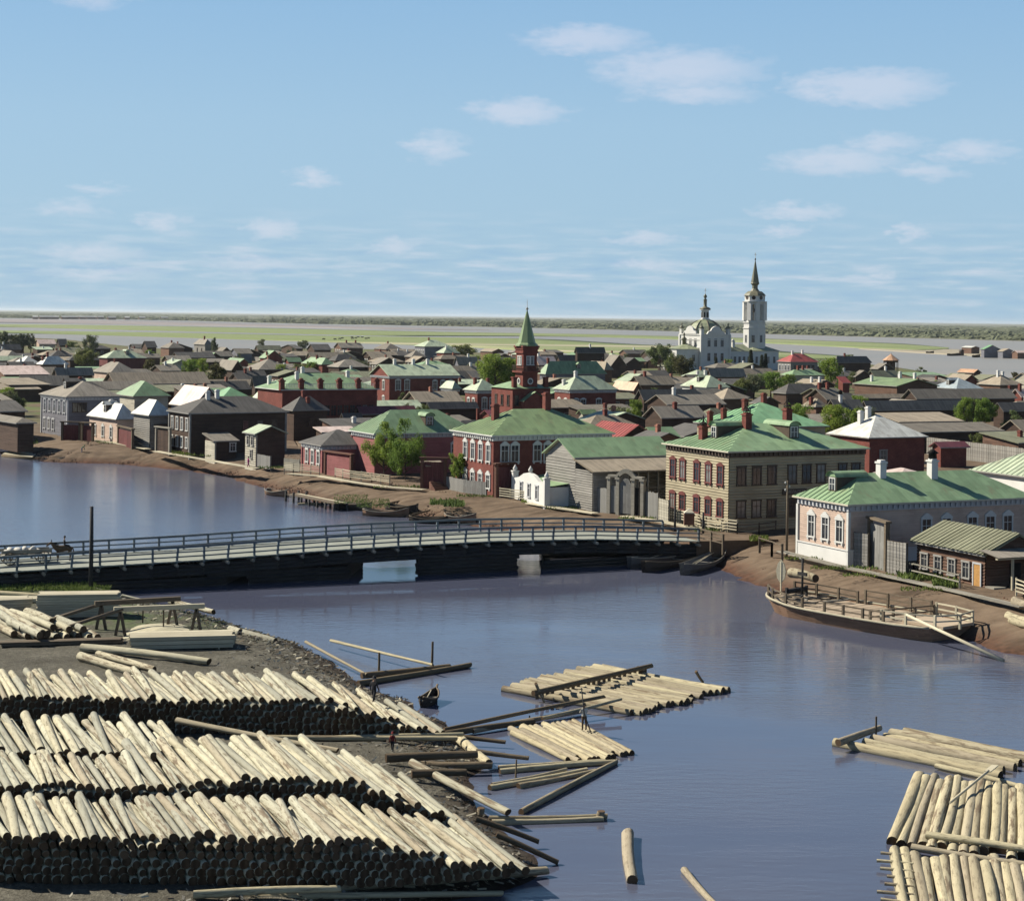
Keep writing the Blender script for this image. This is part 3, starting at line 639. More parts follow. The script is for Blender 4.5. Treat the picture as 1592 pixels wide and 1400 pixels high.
def dormer(ro, side, f, style, LX, LY, he, rh, roof, ins, rmat):
    """small roof window box; side L looks out over the left slope, R over the front slope; barrel or gabled lid"""
    w_, h_ = 1.3, 1.35; half = LX*.5 if side == 'L' else LY*.5
    run = (ins[0] if side == 'L' else LY/2) if LX >= LY else (LX/2 if side == 'L' else ins[1])
    d0 = run*f; zb = he+.16+rh*f; dep = min(run*(1-f), (h_)*run/rh+.2)
    m = MB(); m.box(-w_/2, w_/2, 0, dep, -.5, h_); d = m.build('dormer', M_['trim_br'], ro)
    m = MB(); n = 8
    if style == 'barrel':
        P = [((w_/2+.18)*math.cos(math.pi*k/n), h_+.02+.55*math.sin(math.pi*k/n)) for k in range(n+1)]
    else: P = [(w_/2+.2, h_-.05), (0, h_+.6), (-w_/2-.2, h_-.05)]
    for (a, za), (b, zb_) in zip(P[:-1], P[1:]): m.poly([(a,-.25,za),(a,dep+.9,za),(b,dep+.9,zb_),(b,-.25,zb_)][::-1], 0, True)
    m.poly([(a,-.02,z) for a, z in P]); m.build('dormer_roof', M_[rmat], d)
    m = MB(); m.poly([(-.4,-.03,.15),(.4,-.03,.15),(.4,-.03,1.15),(-.4,-.03,1.15)]); m.build('pane', M_['glass'], d)
    m = MB(); m.box(-.5,-.4,-.06,0,.1,1.2); m.box(.4,.5,-.06,0,.1,1.2); m.box(-.5,.5,-.06,0,1.2,1.3); m.box(-.03,.03,-.05,-.031,.15,1.2); m.box(-.4,.4,-.05,-.031,.65,.7); m.build('dormer_frame', M_['trim_w'], d)
    if side == 'L': d.location = (d0, LY*.5, zb); d.rotation_euler = (0, 0, R(-90))
    else: d.location = (LX*.56, d0, zb)
    return d
# ------------------------------------------------------------------ houses along the embankment, left to right
FRONT = {}
FRONT['blue'] = house('blue-grey two-storey house with pale window frames at the left end of the embankment', 103, 618, 60, 190, 7.1, 35, 'hip', 'plank', 'w_blue', vr=593,
  L=[(5,4.3,.95,2.0,'blue',.04,.98),(3,1.0,.95,1.7,'blue',.04,.55)], Rw=[(3,4.5,.8,1.5,'brown',.1,.36)], ch=[(.5,.5,.5,'brick')], dorm=[('L',.45,'gable')], corner='trim_b', cornice='trim_b')
FRONT['lowwhite'] = house('low cottage with a blazing white hipped roof and three shuttered windows', 180, 653, 134, 216, 4.0, 35, 'hip', 'tin_white', 'w_rose', vr=627, L=[(3,.9,.9,1.6,'ornate',.06,.94)], dorm=[('L',.35,'gable')], ch=[(.45,.5,.6,'white')])
FRONT['greylog'] = house('tall windowless grey log house beside the white-roofed cottage', 231, 647, 203, 272, 5.4, 33, 'hip', 'tin_white', 'w_grey', vr=622, logs=.32, Rw=[(2,2.6,.9,1.3,'brown',.2,.8)])
FRONT['dark'] = house('long dark two-storey house with black plank roof and lace-trimmed windows', 293, 644, 258, 450, 6.4, 31, 'hip', 'plank_dark', 'w_dark', vr=617,
  L=[(4,3.7,.75,1.9,'white',.04,.98),(4,.9,.75,1.6,'ornate',.04,.98)], Rw=[(3,3.6,.9,1.5,'brown',.5,.95)], ch=[(.28,.42,1.3,'white'),(.38,.45,1.3,'white')], corner='trim_g')
house('dark hipped annexe adjoining the long black-roofed house', 455, 639, 436, 513, 5.4, 31, 'hip', 'plank_dark', 'w_dark', vr=617, ch=[(.45,.5,.9,'brick'),(.5,.3,.7,'brick')], Rw=[(2,2.6,.8,1.3,'brown',.4,.9)])
FRONT['pinklow'] = house('low pink house with dark hipped roof and three white windows', 499, 694, 464, 560, 3.7, 29, 'hip', 'plank_dark', 'w_pink', vr=669, L=[(3,1.1,.85,1.7,'ornate',.1,.95)], corner='w_pink', cornice='trim_b', LXm=9)
FRONT['pinkbig'] = house('large pink board house with ribbed green roof behind the big street tree', 581, 676, 541, 745, 5.7, 28, 'hip', 'tin_green', 'w_pink', vr=638, seams=.75, Rw=[(2,2.2,1.0,1.9,'ornate',.75,.92)], dorm=[('R',.3,'barrel')], cornice='trim_b', corner='w_pink', emat='trim_w')
FRONT['red'] = house('two-storey red house with white cornice and olive-green hipped roof', 765, 679, 698, 957, 7.6, 27.5, 'hip', 'tin_olive', 'brick', vr=637, seams=.8,
  L=[(4,4.4,.95,2.0,'ornate',.22,.98),(4,1.0,.95,1.6,'ornate',.22,.98)], Rw=[(2,4.4,.95,2.0,'ornate',.05,.22),(2,4.4,.95,2.0,'ornate',.32,.50),(3,4.4,.95,2.0,'ornate',.58,.9)], ch=[(.2,.5,2.0,'brick',.95),(.62,.5,2.2,'brick',1.0)], cornice='trim_w', emat='trim_w')
FRONT['barn'] = house('long log barn with light green gable roof beside the carved gate', 893, 713, 842, 1052, 5.9, 27, 'gableL', 'tin_green', 'w_grey', vr=681, logs=.34, seams=0, emat='trim_c')
FRONT['yellow'] = house('big two-storey cream log house with red window frames at the bridge end', 1132, 704, 1028, 1353, 8.5, 26.5, 'hip', 'tin_green', 'w_cream', vr=660, seams=.8, logs=.3,
  L=[(2,5.0,.95,1.9,'red',.04,.36),(3,5.0,.95,1.9,'red',.42,.97),(2,1.5,.95,1.6,'red',.04,.36),(3,1.5,.95,1.6,'red',.42,.97)],
  Rw=[(3,5.0,1.0,1.9,'brown',.03,.36),(3,5.0,1.0,1.9,'brown',.40,.72),(2,5.0,1.0,1.9,'brown',.78,.98),(3,1.5,1.0,1.7,'brown',.03,.36),(1,1.5,1.0,1.7,'brown',.40,.52)],
  ch=[(.12,.62,1.4,'brick',.9,'crown'),(.33,.42,1.7,'brick',.95,'crown'),(.66,.5,1.9,'brick',.95,'crown')], dorm=[('L',.38,'barrel'),('R',.42,'barrel')], cornice='trim_br', emat='trim_c')
FRONT['rose'] = house('pinkish-white single-storey house with green roof and carved window frames on the right', 1318, 787, 1231, 1612, 5.5, 25.5, 'hip', 'tin_green', 'w_rose', vr=735, seams=.8,
  L=[(3,2.0,.95,2.0,'ornate',.14,.97)], Rw=[(2,2.0,1.0,1.9,'ornate',.36,.58),(3,2.0,1.0,1.9,'ornate',.62,.92)], ch=[(.3,.44,1.5,'white',.85),(.56,.4,1.8,'white',.9,'pot')], dorm=[('L',.33,'barrel')], cornice='trim_b', corner='trim_w', plinth=('white',1.25), emat='trim_c')
FRONT['hut'] = house('low weathered log hut with mossy plank roof and four windows', 1531, 866, 1414, 1620, 2.7, 24, 'gableR', 'plank_moss', 'w_brown', vr=822, L=[(4,.55,.8,1.3,'grey',.02,.84)], logs=.28, ov=.5, LXm=7.5)
house('house with pale ribbed roof cut off by the right edge', 1665, 752, 1505, 1800, 5.0, 25, 'hip', 'tin_pale', 'white', vr=697, seams=.9, L=[(4,1.6,1,1.8,'blue',.05,.95)])
# fences of separate planks on the mossy roof
for k in ('hut',):
    d = FRONT[k]; LX, LY, he, rh = d['LX'], d['LY'], d['he'], d['rh']; n = int(LY/.3); pm = MB()
    sl = math.hypot(LX/2, rh); nx, nz = -rh/sl, (LX/2)/sl
    for i in range(n):
        y = LY*(i+.5)/n; b = MB(); o = .06+.05*(i % 2); j = random.uniform(-.06, .06); wd_ = LY/n*.9
        a = (-.12+j, y, he+.16); e = (LX/2+.03, y, he+.16+rh)
        b.bar((a[0]+nx*o, y, a[2]+nz*o), (e[0]+nx*o, y, e[2]+nz*o), wd_, .05, 0, (nx, 0, nz)); b.build('roof_plank', M_['plank_moss'], d['roof'])
# ------------------------------------------------------------------ second line and beyond: (label, u, ve, ul, ur, he, phi, roof, roof colour, wall, ridge v, extras)
W1 = lambda n, z=1.0, st='white', a=.06, b=.94: (n, z, .9, 1.6, st, a, b)
T2 = [
 ('long red brick building with green roof and stone-capped parapet posts', 437,607,396,591,8.0,30,'hip','tin_green','brick',581, dict(Rw=[(10,3.0,1.0,2.0,'brick',.3,.97)], ch=[(.08,.75,1.6,'white'),(.24,.32,1.4,'white'),(.36,.55,1.5,'white'),(.78,.4,1.3,'white')], emat='trim_w')),
 ('red two-storey house with pale green gable roof and white shuttered windows', 604,585,573,716,8.0,29,'gableL','tin_pale','brick',567, dict(L=[(2,4.8,1,2,'white',.1,.9),(2,1.2,1,1.8,'white',.1,.9)], Rw=[(2,4.8,1.2,2.2,'white',.06,.32),(3,4.8,1,2,'white',.6,.95)], ch=[(.22,.5,1.2,'white'),(.48,.5,1.2,'white'),(.68,.5,1.2,'white')], cornice='trim_b')),
 ('small dark house with pale weathered double-gabled roof below the green-roofed red house', 648,626,624,722,4.2,29,'gableL','plank_tan','w_dark',609, dict(ch=[(.45,.5,.8,'brick_pale')])),
 ('grey-roofed shed just behind the big pink house', 668,636,660,745,3.6,29,'gableL','plank_dark','w_dark',626, {}),
 ('low wine-red roofed outbuilding behind the pink house', 560,645,548,650,3.2,29,'gableL','tin_wine','w_dark',632, {}),
 ('dark plank lean-to left of the wine-red roof', 535,655,527,566,3.0,29,'gableL','plank_dark','w_dark',643, {}),
 ('pale roofed shed beside the low pink house', 500,673,486,560,3.0,29,'shed','tin_pink','w_dark',664, {}),
 ('brick cottage with pale green pyramid roof left of the minaret', 741,608,719,779,6.4,29,'hip','tin_pale','brick',590, dict(L=[(2,2.6,1,2,'white',.1,.9)], Rw=[(2,2.6,1.1,2.2,'white',.15,.9)], ch=[(.28,.6,1.2,'brick'),(.75,.5,1.3,'brick')], cornice='trim_b')),
 ('pale green spire-roofed porch house between the red house and the brick cottage', 703,605,683,712,6.0,29,'hip','tin_pale','brick_pale',593, dict(cornice='trim_b')),
 ('brick house with worn pale green roof right of the minaret', 885,607,858,962,7.0,28,'hip','tin_pale','brick',585, dict(L=[(2,2.8,1,2.2,'white',.1,.95)], Rw=[(2,2.8,1.1,2.2,'white',.06,.36),(1,2.8,1.1,2.2,'white',.5,.75)], ch=[(.1,.6,1.0,'white'),(.3,.5,1.0,'white')], cornice='trim_b')),
 ('small building with bright red ribbed roof behind the red house', 962,685,905,1024,3.8,27,'gableR','tin_red','w_dark',658, dict(seams=.9)),
 ('dark log barn with grey gable roof in the middle of the town', 1028,651,998,1101,5.0,27,'gableL','plank','w_dark',632, dict(ch=[(.45,.4,1.0,'brick')], L=[(1,1.4,.8,1.1,'cream',.4,.8)])),
 ('double-gabled dark wooden house with white chimney behind the log barn', 1037,630,1002,1130,5.2,27,'gableL','plank','w_dark',614, dict(ch=[(.3,.5,1.4,'white')])),
 ('weathered long roof behind the double-gabled house', 1000,622,985,1090,5.0,27,'gableL','plank','w_dark',606, {}),
 ('bright green roofed house hidden behind the cream log house', 1160,666,1077,1290,8.0,26.5,'hip','tin_bright','w_cream',627, dict(seams=.9, ch=[(.02,.7,1.6,'brick'),(.12,.6,1.4,'brick'),(.32,.52,1.5,'brick'),(.55,.52,1.5,'brick')])),
 ('red brick house with a whitish hipped roof and two white chimneys', 1351,682,1284,1444,5.6,26,'hip','tin_white','brick',646, dict(Rw=[(1,1.6,1.1,2.2,'grey',.1,.4)], L=[(2,1.6,1,2,'grey',.2,.9)], ch=[(.28,.58,1.9,'white',.8),(.42,.6,1.8,'white',.8)])),
 ('long grey shed, nearest of the three behind the white-roofed brick house', 1430,673,1395,1563,3.6,25,'shed','plank','w_dark',658, {}),
 ('long grey shed, middle one of the three plank-roofed sheds', 1398,657,1360,1500,3.8,25,'shed','plank_tan','w_dark',642, {}),
 ('long grey gabled shed, farthest of the three plank-roofed sheds', 1350,639,1334,1510,3.8,25,'gableL','plank','w_dark',623, {}),
 ('very long dark roofed barn at the right below the river', 1425,621,1400,1582,5.0,25,'gableL','plank','w_dark',605, {}),
 ('low long plank roof left of the very long barn', 1330,620,1318,1432,3.6,25,'gableL','plank_tan','w_dark',613, {}),
 ('brown house with olive roof, ladder and white chimneys', 1394,601,1325,1461,6.0,26,'gableR','tin_olive','w_brown',588, dict(L=[(4,1.5,1,1.4,'white',.1,.95)], ch=[(.2,.75,1.6,'white'),(.5,.4,1.7,'white'),(.52,.1,1.6,'white')])),
 ('house with blue-grey sheet roof behind the very long barn', 1487,605,1447,1530,5.0,26,'hip','tin_blue','w_dark',588, dict(dorm=[('L',.3,'gable')])),
 ('dark red gabled house with tan roof near the right water edge', 1500,592,1470,1522,5.0,30,'gableR','plank_tan','brick',582, {}),
 ('tan hipped house with white chimney close to the right edge', 1555,599,1518,1592,5.0,28,'hip','plank_tan','w_brown',583, dict(L=[(4,1.5,1,1.4,'white',.1,.95)], ch=[(.4,.5,1.8,'white'),(.6,.5,1.4,'white')])),
 ('cream-fronted house with pale roof at the right edge', 1600,590,1575,1660,5.0,28,'gableL','plank_tan','w_pale',580, {}),
 ('grey-roofed cottage before the tan hipped house', 1560,605,1537,1580,3.4,28,'gableL','plank','w_dark',597, {}),
 ('pink-roofed cottage with brick chimney at right edge behind the barn', 1588,618,1568,1640,5.0,28,'gableL','tin_pink','brick',605, dict(ch=[(.1,.4,1.6,'brick')])),
 ('orange-tan gabled house on the right water edge', 1514,580,1487,1527,4.5,29,'gableR','tin_orange','w_brown',574, {}),
 # left part of the second line
 ('very long grey plank barn with pinkish-grey roof in the left half', 178,598,158,328,4.5,32,'gableL','plank_tan','w_dark',579, {}),
 ('pale board house with grey hipped roof behind the blue-grey house', 172,580,143,215,5.0,34,'hip','plank','w_rose',563, dict(ch=[(.5,.5,.8,'brick')], L=[(2,1.5,1,1.5,'white',.1,.9)])),
 ('grey plank-roofed house with cross-shaped chimney shadow at left', 88,584,80,147,4.2,35,'gableL','plank','w_dark',572, dict(ch=[(.3,.5,1.1,'white')])),
 ('house with wide pinkish-white sunlit roof at the left edge', 6,583,-25,78,5.0,35,'gableL','tin_pink','w_brown',569, {}),
 ('long low shed roof below the pinkish-white roof at the left edge', 14,599,-20,80,4.0,35,'shed','plank_tan','w_dark',588, {}),
 ('green hipped house between the grey barn and the low white-roofed cottage', 207,617,178,266,6.0,33,'hip','tin_green','w_pale',593, dict(Rw=[(3,.9,1,1.6,'cream',.1,.9)])),
 ('house with big pinkish roof slope above the grey log house', 300,634,262,350,6.2,31,'gableR','tin_pink','w_blue',601, {}),
 ('bright green roof behind the chimneys of the long dark house', 345,620,322,392,6.0,31,'hip','tin_bright','w_brown',603, {}),
 ('left one of the twin white hipped roofs near the left trees', 34,566,19,64,4.0,36,'hip','tin_white','w_brown',554, dict(ch=[(.8,.5,1.2,'brick')])),
 ('right one of the twin white hipped roofs near the left trees', 66,567,56,108,4.0,36,'hip','tin_white','w_brown',554, dict(ch=[(.15,.6,1.4,'brick'),(.3,.5,1.4,'brick')])),
 ('dark red house with pale green roof and round dormer by the left trees', 166,557,152,229,6.0,33,'hip','tin_pale','w_maroon',545, dict(ch=[(.35,.6,1.3,'brick')], dorm=[('R',.4,'barrel')])),
 ('lone pinkish house with pale roof on the meadow far left', 60,535,53,88,5.0,30,'gableL','tin_pink','w_rose',528, dict(L=[(2,1.4,1,1.5,'brown',.1,.9)], Rw=[(4,1.4,1,1.5,'brown',.1,.9)])),
 ('dark shed beside the lone pinkish house', 92,537,86,106,3.6,30,'gableL','plank_dark','w_dark',527, {}),
 ('grey cottage under the trees left of the twin white roofs', 10,556,-12,36,4.0,36,'hip','plank','w_dark',545, {}),
 ('low roof at the left edge above the shore yard', 3,623,-20,14,4.0,36,'shed','plank','w_dark',611, {}),
 ('dark open-fronted log shed at the left end of the shore', 25,659,-30,58,3.6,36,'hip','plank','w_dark',647, {}),
 ('dark roof behind the left shore shed', 0,641,-40,44,4.5,36,'gableL','plank_dark','w_dark',624, {}),
 # far middle rows
 ('red house with green gable roof at far left centre', 412,557,402,441,5.5,30,'gableR','tin_green','brick',545, dict(ch=[(.2,.3,1.2,'brick')])),
 ('brown hipped house below the green-gabled red house', 402,575,378,456,4.5,31,'hip','plank','w_dark',558, dict(ch=[(.5,.5,1,'brick_pale')])),
 ('small green roofed house with white gable front', 448,563,441,470,4.0,30,'gableL','tin_green','brick',556, {}),
 ('green roofed house with two dark chimneys above the long brick building', 500,567,468,522,4.6,30,'hip','tin_green','brick',556, dict(ch=[(.4,.5,1.2,'brick'),(.7,.5,1.2,'brick')])),
 ('broad brown hipped house half hidden by the trees', 526,571,508,576,4.6,30,'hip','plank','w_dark',559, {}),
 ('two-storey wooden house with three white windows on the far edge', 530,541,518,566,6.0,29,'gableL','plank','w_brown',533, dict(L=[(3,3,1,2,'white',.1,.9)], ch=[(.4,.5,1.2,'brick'),(.8,.5,1.2,'brick')])),
 ('dark broken-roofed barn left of the white-windowed house on the far edge', 488,544,476,516,4.5,29,'gableL','plank_dark','w_dark',535, {}),
 ('far dark barn behind the poplar', 460,542,435,472,4.2,29,'gableL','plank_dark','w_dark',536, {}),
 ('far brown hipped cottage right of the white-windowed house', 600,543,580,626,4.5,29,'hip','plank','w_brown',534, dict(ch=[(.5,.5,1,'brick')])),
 ('dark two-storey house with pale green pyramid roof on the far edge', 660,539,643,703,7.0,29,'hip','tin_pale','w_blue',528.5, dict(L=[(5,3.6,1,1.6,'white',.05,.95)], ch=[(.35,.5,1.5,'brick')])),
 ('pale green roofed house in front of the far pyramid-roofed house', 690,549,677,716,5.5,29,'hip','tin_pale','brick',537, dict(ch=[(.3,.3,1.2,'white')])),
 ('grey-blue house with pale roof left of the big green tree', 712,567,704,745,4.4,29,'gableL','plank_tan','w_blue',555, dict(L=[(4,1.2,1,1.6,'white',.1,.9)], Rw=[(4,1.2,1,1.6,'white',.05,.5)], ch=[(.6,.5,1,'white')])),
 ('long weathered shed in front of the far brown cottages', 578,558,570,612,3.4,29,'gableL','plank_tan','w_dark',552.5, {}),
 ('grey gabled cottage below the far pyramid-roofed house', 640,555,628,664,3.4,29,'hip','plank','w_dark',545, {}),
 ('low tan roof left of the big green tree', 664,566,652,688,3.2,29,'gableL','plank_tan','w_dark',560, {}),
 ('tan gabled house behind the big green tree', 765,547,745,785,4.4,29,'gableR','plank_tan','w_brown',542, {}),
 # right of the minaret
 ('tall dark wooden house standing out on the meadow edge', 897,549,892,942,8.0,28,'gableL','plank_dark','w_dark',540, dict(ch=[(.5,.5,1.2,'white')], L=[(1,1,1,2,'cream',.3,.9)])),
 ('bright green roofed house with grey dormer behind the minaret', 848,582,836,944,5.6,28,'hip','tin_green','w_blue',562, dict(ch=[(.1,.5,1.2,'brick')], dorm=[('R',.4,'gable')])),
 ('pale pink roofed house with white chimney just behind the minaret', 838,568,824,868,4.4,28,'gableL','tin_pink','w_brown',554, dict(ch=[(.2,.5,1.4,'white')])),
 ('dark gabled house with white-edged roof right of the minaret', 870,561,862,898,4.6,28,'gableL','plank_dark','w_dark',552, {}),
 ('tan roofed house with black chimney cap in the middle distance', 940,575,908,954,4.4,28,'hip','plank_tan','w_brown',562, dict(ch=[(.7,.4,1.5,'brick',.8,'pot')])),
 ('dark gabled house right of the tall meadow-edge house', 950,569,935,975,4.6,28,'gableR','plank','w_dark',552, {}),
 ('cluster house with brown gable near the church trees', 972,567,960,1000,4.4,28,'gableR','plank_dark','w_dark',556, {}),
 ('pale boarded shed with grey roof left of the church trees', 985,584,966,1015,3.8,28,'gableL','plank_tan','w_pale',577, {}),
 ('orange-tan roofed house in the middle of the town', 985,608,950,1000,4.4,28,'gableR','tin_orange','w_brown',594, {}),
 ('tan plank-roofed house with chimney left of the pale green pyramid roof', 995,599,975,1052,4.6,28,'gableL','plank_tan','w_dark',585, dict(ch=[(.3,.5,1.2,'brick')])),
 ('white-walled house with pale green pyramid roof below the church', 1098,603,1057,1136,5.0,27,'hip','tin_pale','white',584, dict(ch=[(.5,.5,1.2,'white')], dorm=[('L',.4,'gable')], Rw=[(3,1.4,1,1.6,'white',.3,.95)])),
 ('dark wooden house with ridge roof just below the church', 1105,586,1096,1160,4.6,27,'gableL','plank','w_dark',573, {}),
 ('weathered roof in front of the pale green pyramid roof', 1125,621,1098,1165,4.4,27,'hip','plank_tan','w_brown',604, {}),
 ('large dark house with flat grey roof among the trees right of the barn', 1180,628,1165,1215,5.0,27,'gableR','plank_dark','w_dark',617, {}),
 ('grey house with bright red hipped roof right of the church', 1229,563,1207,1274,6.5,27,'hip','tin_red','w_grey',550, dict(L=[(4,3.4,1,1.8,'blue',.05,.95)], Rw=[(5,3.4,1,1.8,'brown',.1,.9)], ch=[(.3,.5,1.4,'white'),(.65,.5,1.4,'white')])),
 ('green hipped roof below the bright red roof', 1231,584,1212,1284,5.0,27,'hip','tin_green','w_pale',575, dict(ch=[(.35,.5,1.2,'brick'),(.5,.5,1.2,'brick')])),
 ('tan roofed house with two white chimneys below the green hipped roof', 1268,600,1232,1301,4.4,27,'gableR','plank_tan','w_dark',590, dict(ch=[(.25,.4,1.4,'white'),(.3,.1,1.4,'white')])),
 ('grey roofed long house at right under the far shore', 1300,564,1292,1356,5.0,28,'hip','plank_dark','w_dark',554, dict(ch=[(.3,.5,1.2,'brick')])),
 ('grey gabled cottages right of the bushy tree', 1330,586,1322,1358,4.0,28,'gableR','plank','w_dark',576, {}),
 ('small red shed beside the bushy tree', 1310,596,1300,1324,4.0,28,'shed','tin_red','brick',586, {}),
 ('dark cottage beside the water-tower pavilion', 1365,574,1352,1392,4.0,28,'gableR','plank','w_dark',565, {}),
 ('grey-green roofed cottage before the pavilion', 1360,586,1345,1400,4.0,28,'gableL','plank_moss','w_dark',576, dict(ch=[(.6,.5,1.3,'white')])),
 ('long tan roof with ribbed sheets above the bright green roof', 1268,633,1245,1290,5.0,27,'hip','plank_tan','w_brown',620, dict(seams=.9, ch=[(.1,.4,1.5,'brick')])),
 ('grey plank house with two chimneys in the trees behind the sheds', 1285,622,1250,1316,5.0,27,'gableL','plank','w_dark',605, dict(ch=[(.2,.5,1.3,'brick'),(.6,.5,1.3,'brick')])),
 ('greyish roof behind the street trees right of the tan ribbed roof', 1300,637,1282,1345,4.6,27,'gableL','plank','w_dark',622, dict(ch=[(.3,.4,1.4,'white',.7,'pot')])),
 ('dark house at right edge among garden trees', 1560,640,1540,1640,4.6,26,'gableL','plank_dark','w_dark',626, {}),
 # left far row
 ('dark hip-roofed cottage on the far left shore', 262,541,248,288,4.6,32,'hip','plank','w_brown',532, dict(ch=[(.45,.5,1,'brick')])),
 ('grey two-storey hipped house on the far left shore', 318,536,300,332,7.0,31,'hip','plank','w_grey',527.5, dict(L=[(2,3.6,1,1.6,'brown',.1,.9)], ch=[(.5,.4,1.5,'brick')])),
 ('tall dark barn on the far left shore', 228,540,219,245,6.0,32,'gableL','plank_dark','w_dark',530.5, {}),
 ('low dark cottage left of the tall far barn', 208,541,198,226,4.0,32,'gableL','plank_dark','w_dark',535, {}),
 ('brown garden house left of centre behind the barn', 262,562,250,300,4.0,32,'gableL','plank','w_dark',553, {}),
 ('pale roofed cottage with white chimneys among the left garden trees', 268,566,252,296,3.6,32,'gableR','tin_pale','w_pale',559, dict(ch=[(.3,.5,1,'white')])),
 ('grey gabled cottage behind the very long grey barn', 250,577,232,282,4.0,32,'gableL','plank','w_dark',568, dict(ch=[(.5,.5,1,'white')])),
 ('brown gabled house right of the dark garden tree', 360,576,335,380,5.0,31,'gableR','plank','w_dark',560, {}),
 ('dark plank-roofed house right of the long grey barn', 370,592,354,402,4.6,31,'gableL','plank_dark','w_dark',580, dict(ch=[(.6,.5,1,'brick')])),
 ('grey weatherboard cottage on the far row near the willow', 345,547,336,360,4.4,31,'gableR','plank','w_dark',540, {}),
 ('small blue-fronted cottage on the far row', 368,550,356,394,4.2,31,'gableL','plank','w_blue',542, dict(L=[(2,1,1,1.5,'white',.1,.9)])),
 ('green roofed house on the left far row', 372,564,350,388,4.2,31,'gableR','tin_green','brick',557, {}),
 ('dark cottage with steep gable below the dark garden trees left', 395,602,388,420,4.6,31,'gableL','plank_dark','w_dark',585, {}),
 ('dark cabin above the long dark house', 402,620,392,432,5.0,31,'hip','tin_pale','brick',601, {}),
]
for (lab, u, ve, ul, ur, he, phi, roof, rmat, wmat, vr, ex) in T2:
    d = house(lab, u, ve, ul, ur, he, phi, roof, rmat, wmat, vr=vr, **ex)
    if 'long red brick building' in lab:
        LX, LY = d['LX'], d['LY']
        for i in range(6):
            x = .35+(LX-.9)*i/5; m = MB(); m.box(x-.45, x+.45, .1, 1.0, he+.02, he+1.7); m.box(x-.6, x+.6, -.05, 1.15, he+1.7, he+1.95); m.lathe([(.55,0),(.4,.3),(.1,.45)], 8, (x, .55, he+1.95)); m.build('parapet_post', M_['brick'], d['t'])
        m = MB()
        for i in range(60): x = .6+(LX-1.4)*i/59; m.box(x-.04, x+.04, .5, .56, he+.2, he+1.2)
        m.box(.4, LX-.5, .49, .57, he+1.2, he+1.28); stuff(m.build('parapet_railing', M_['trim_b'], d['t']))
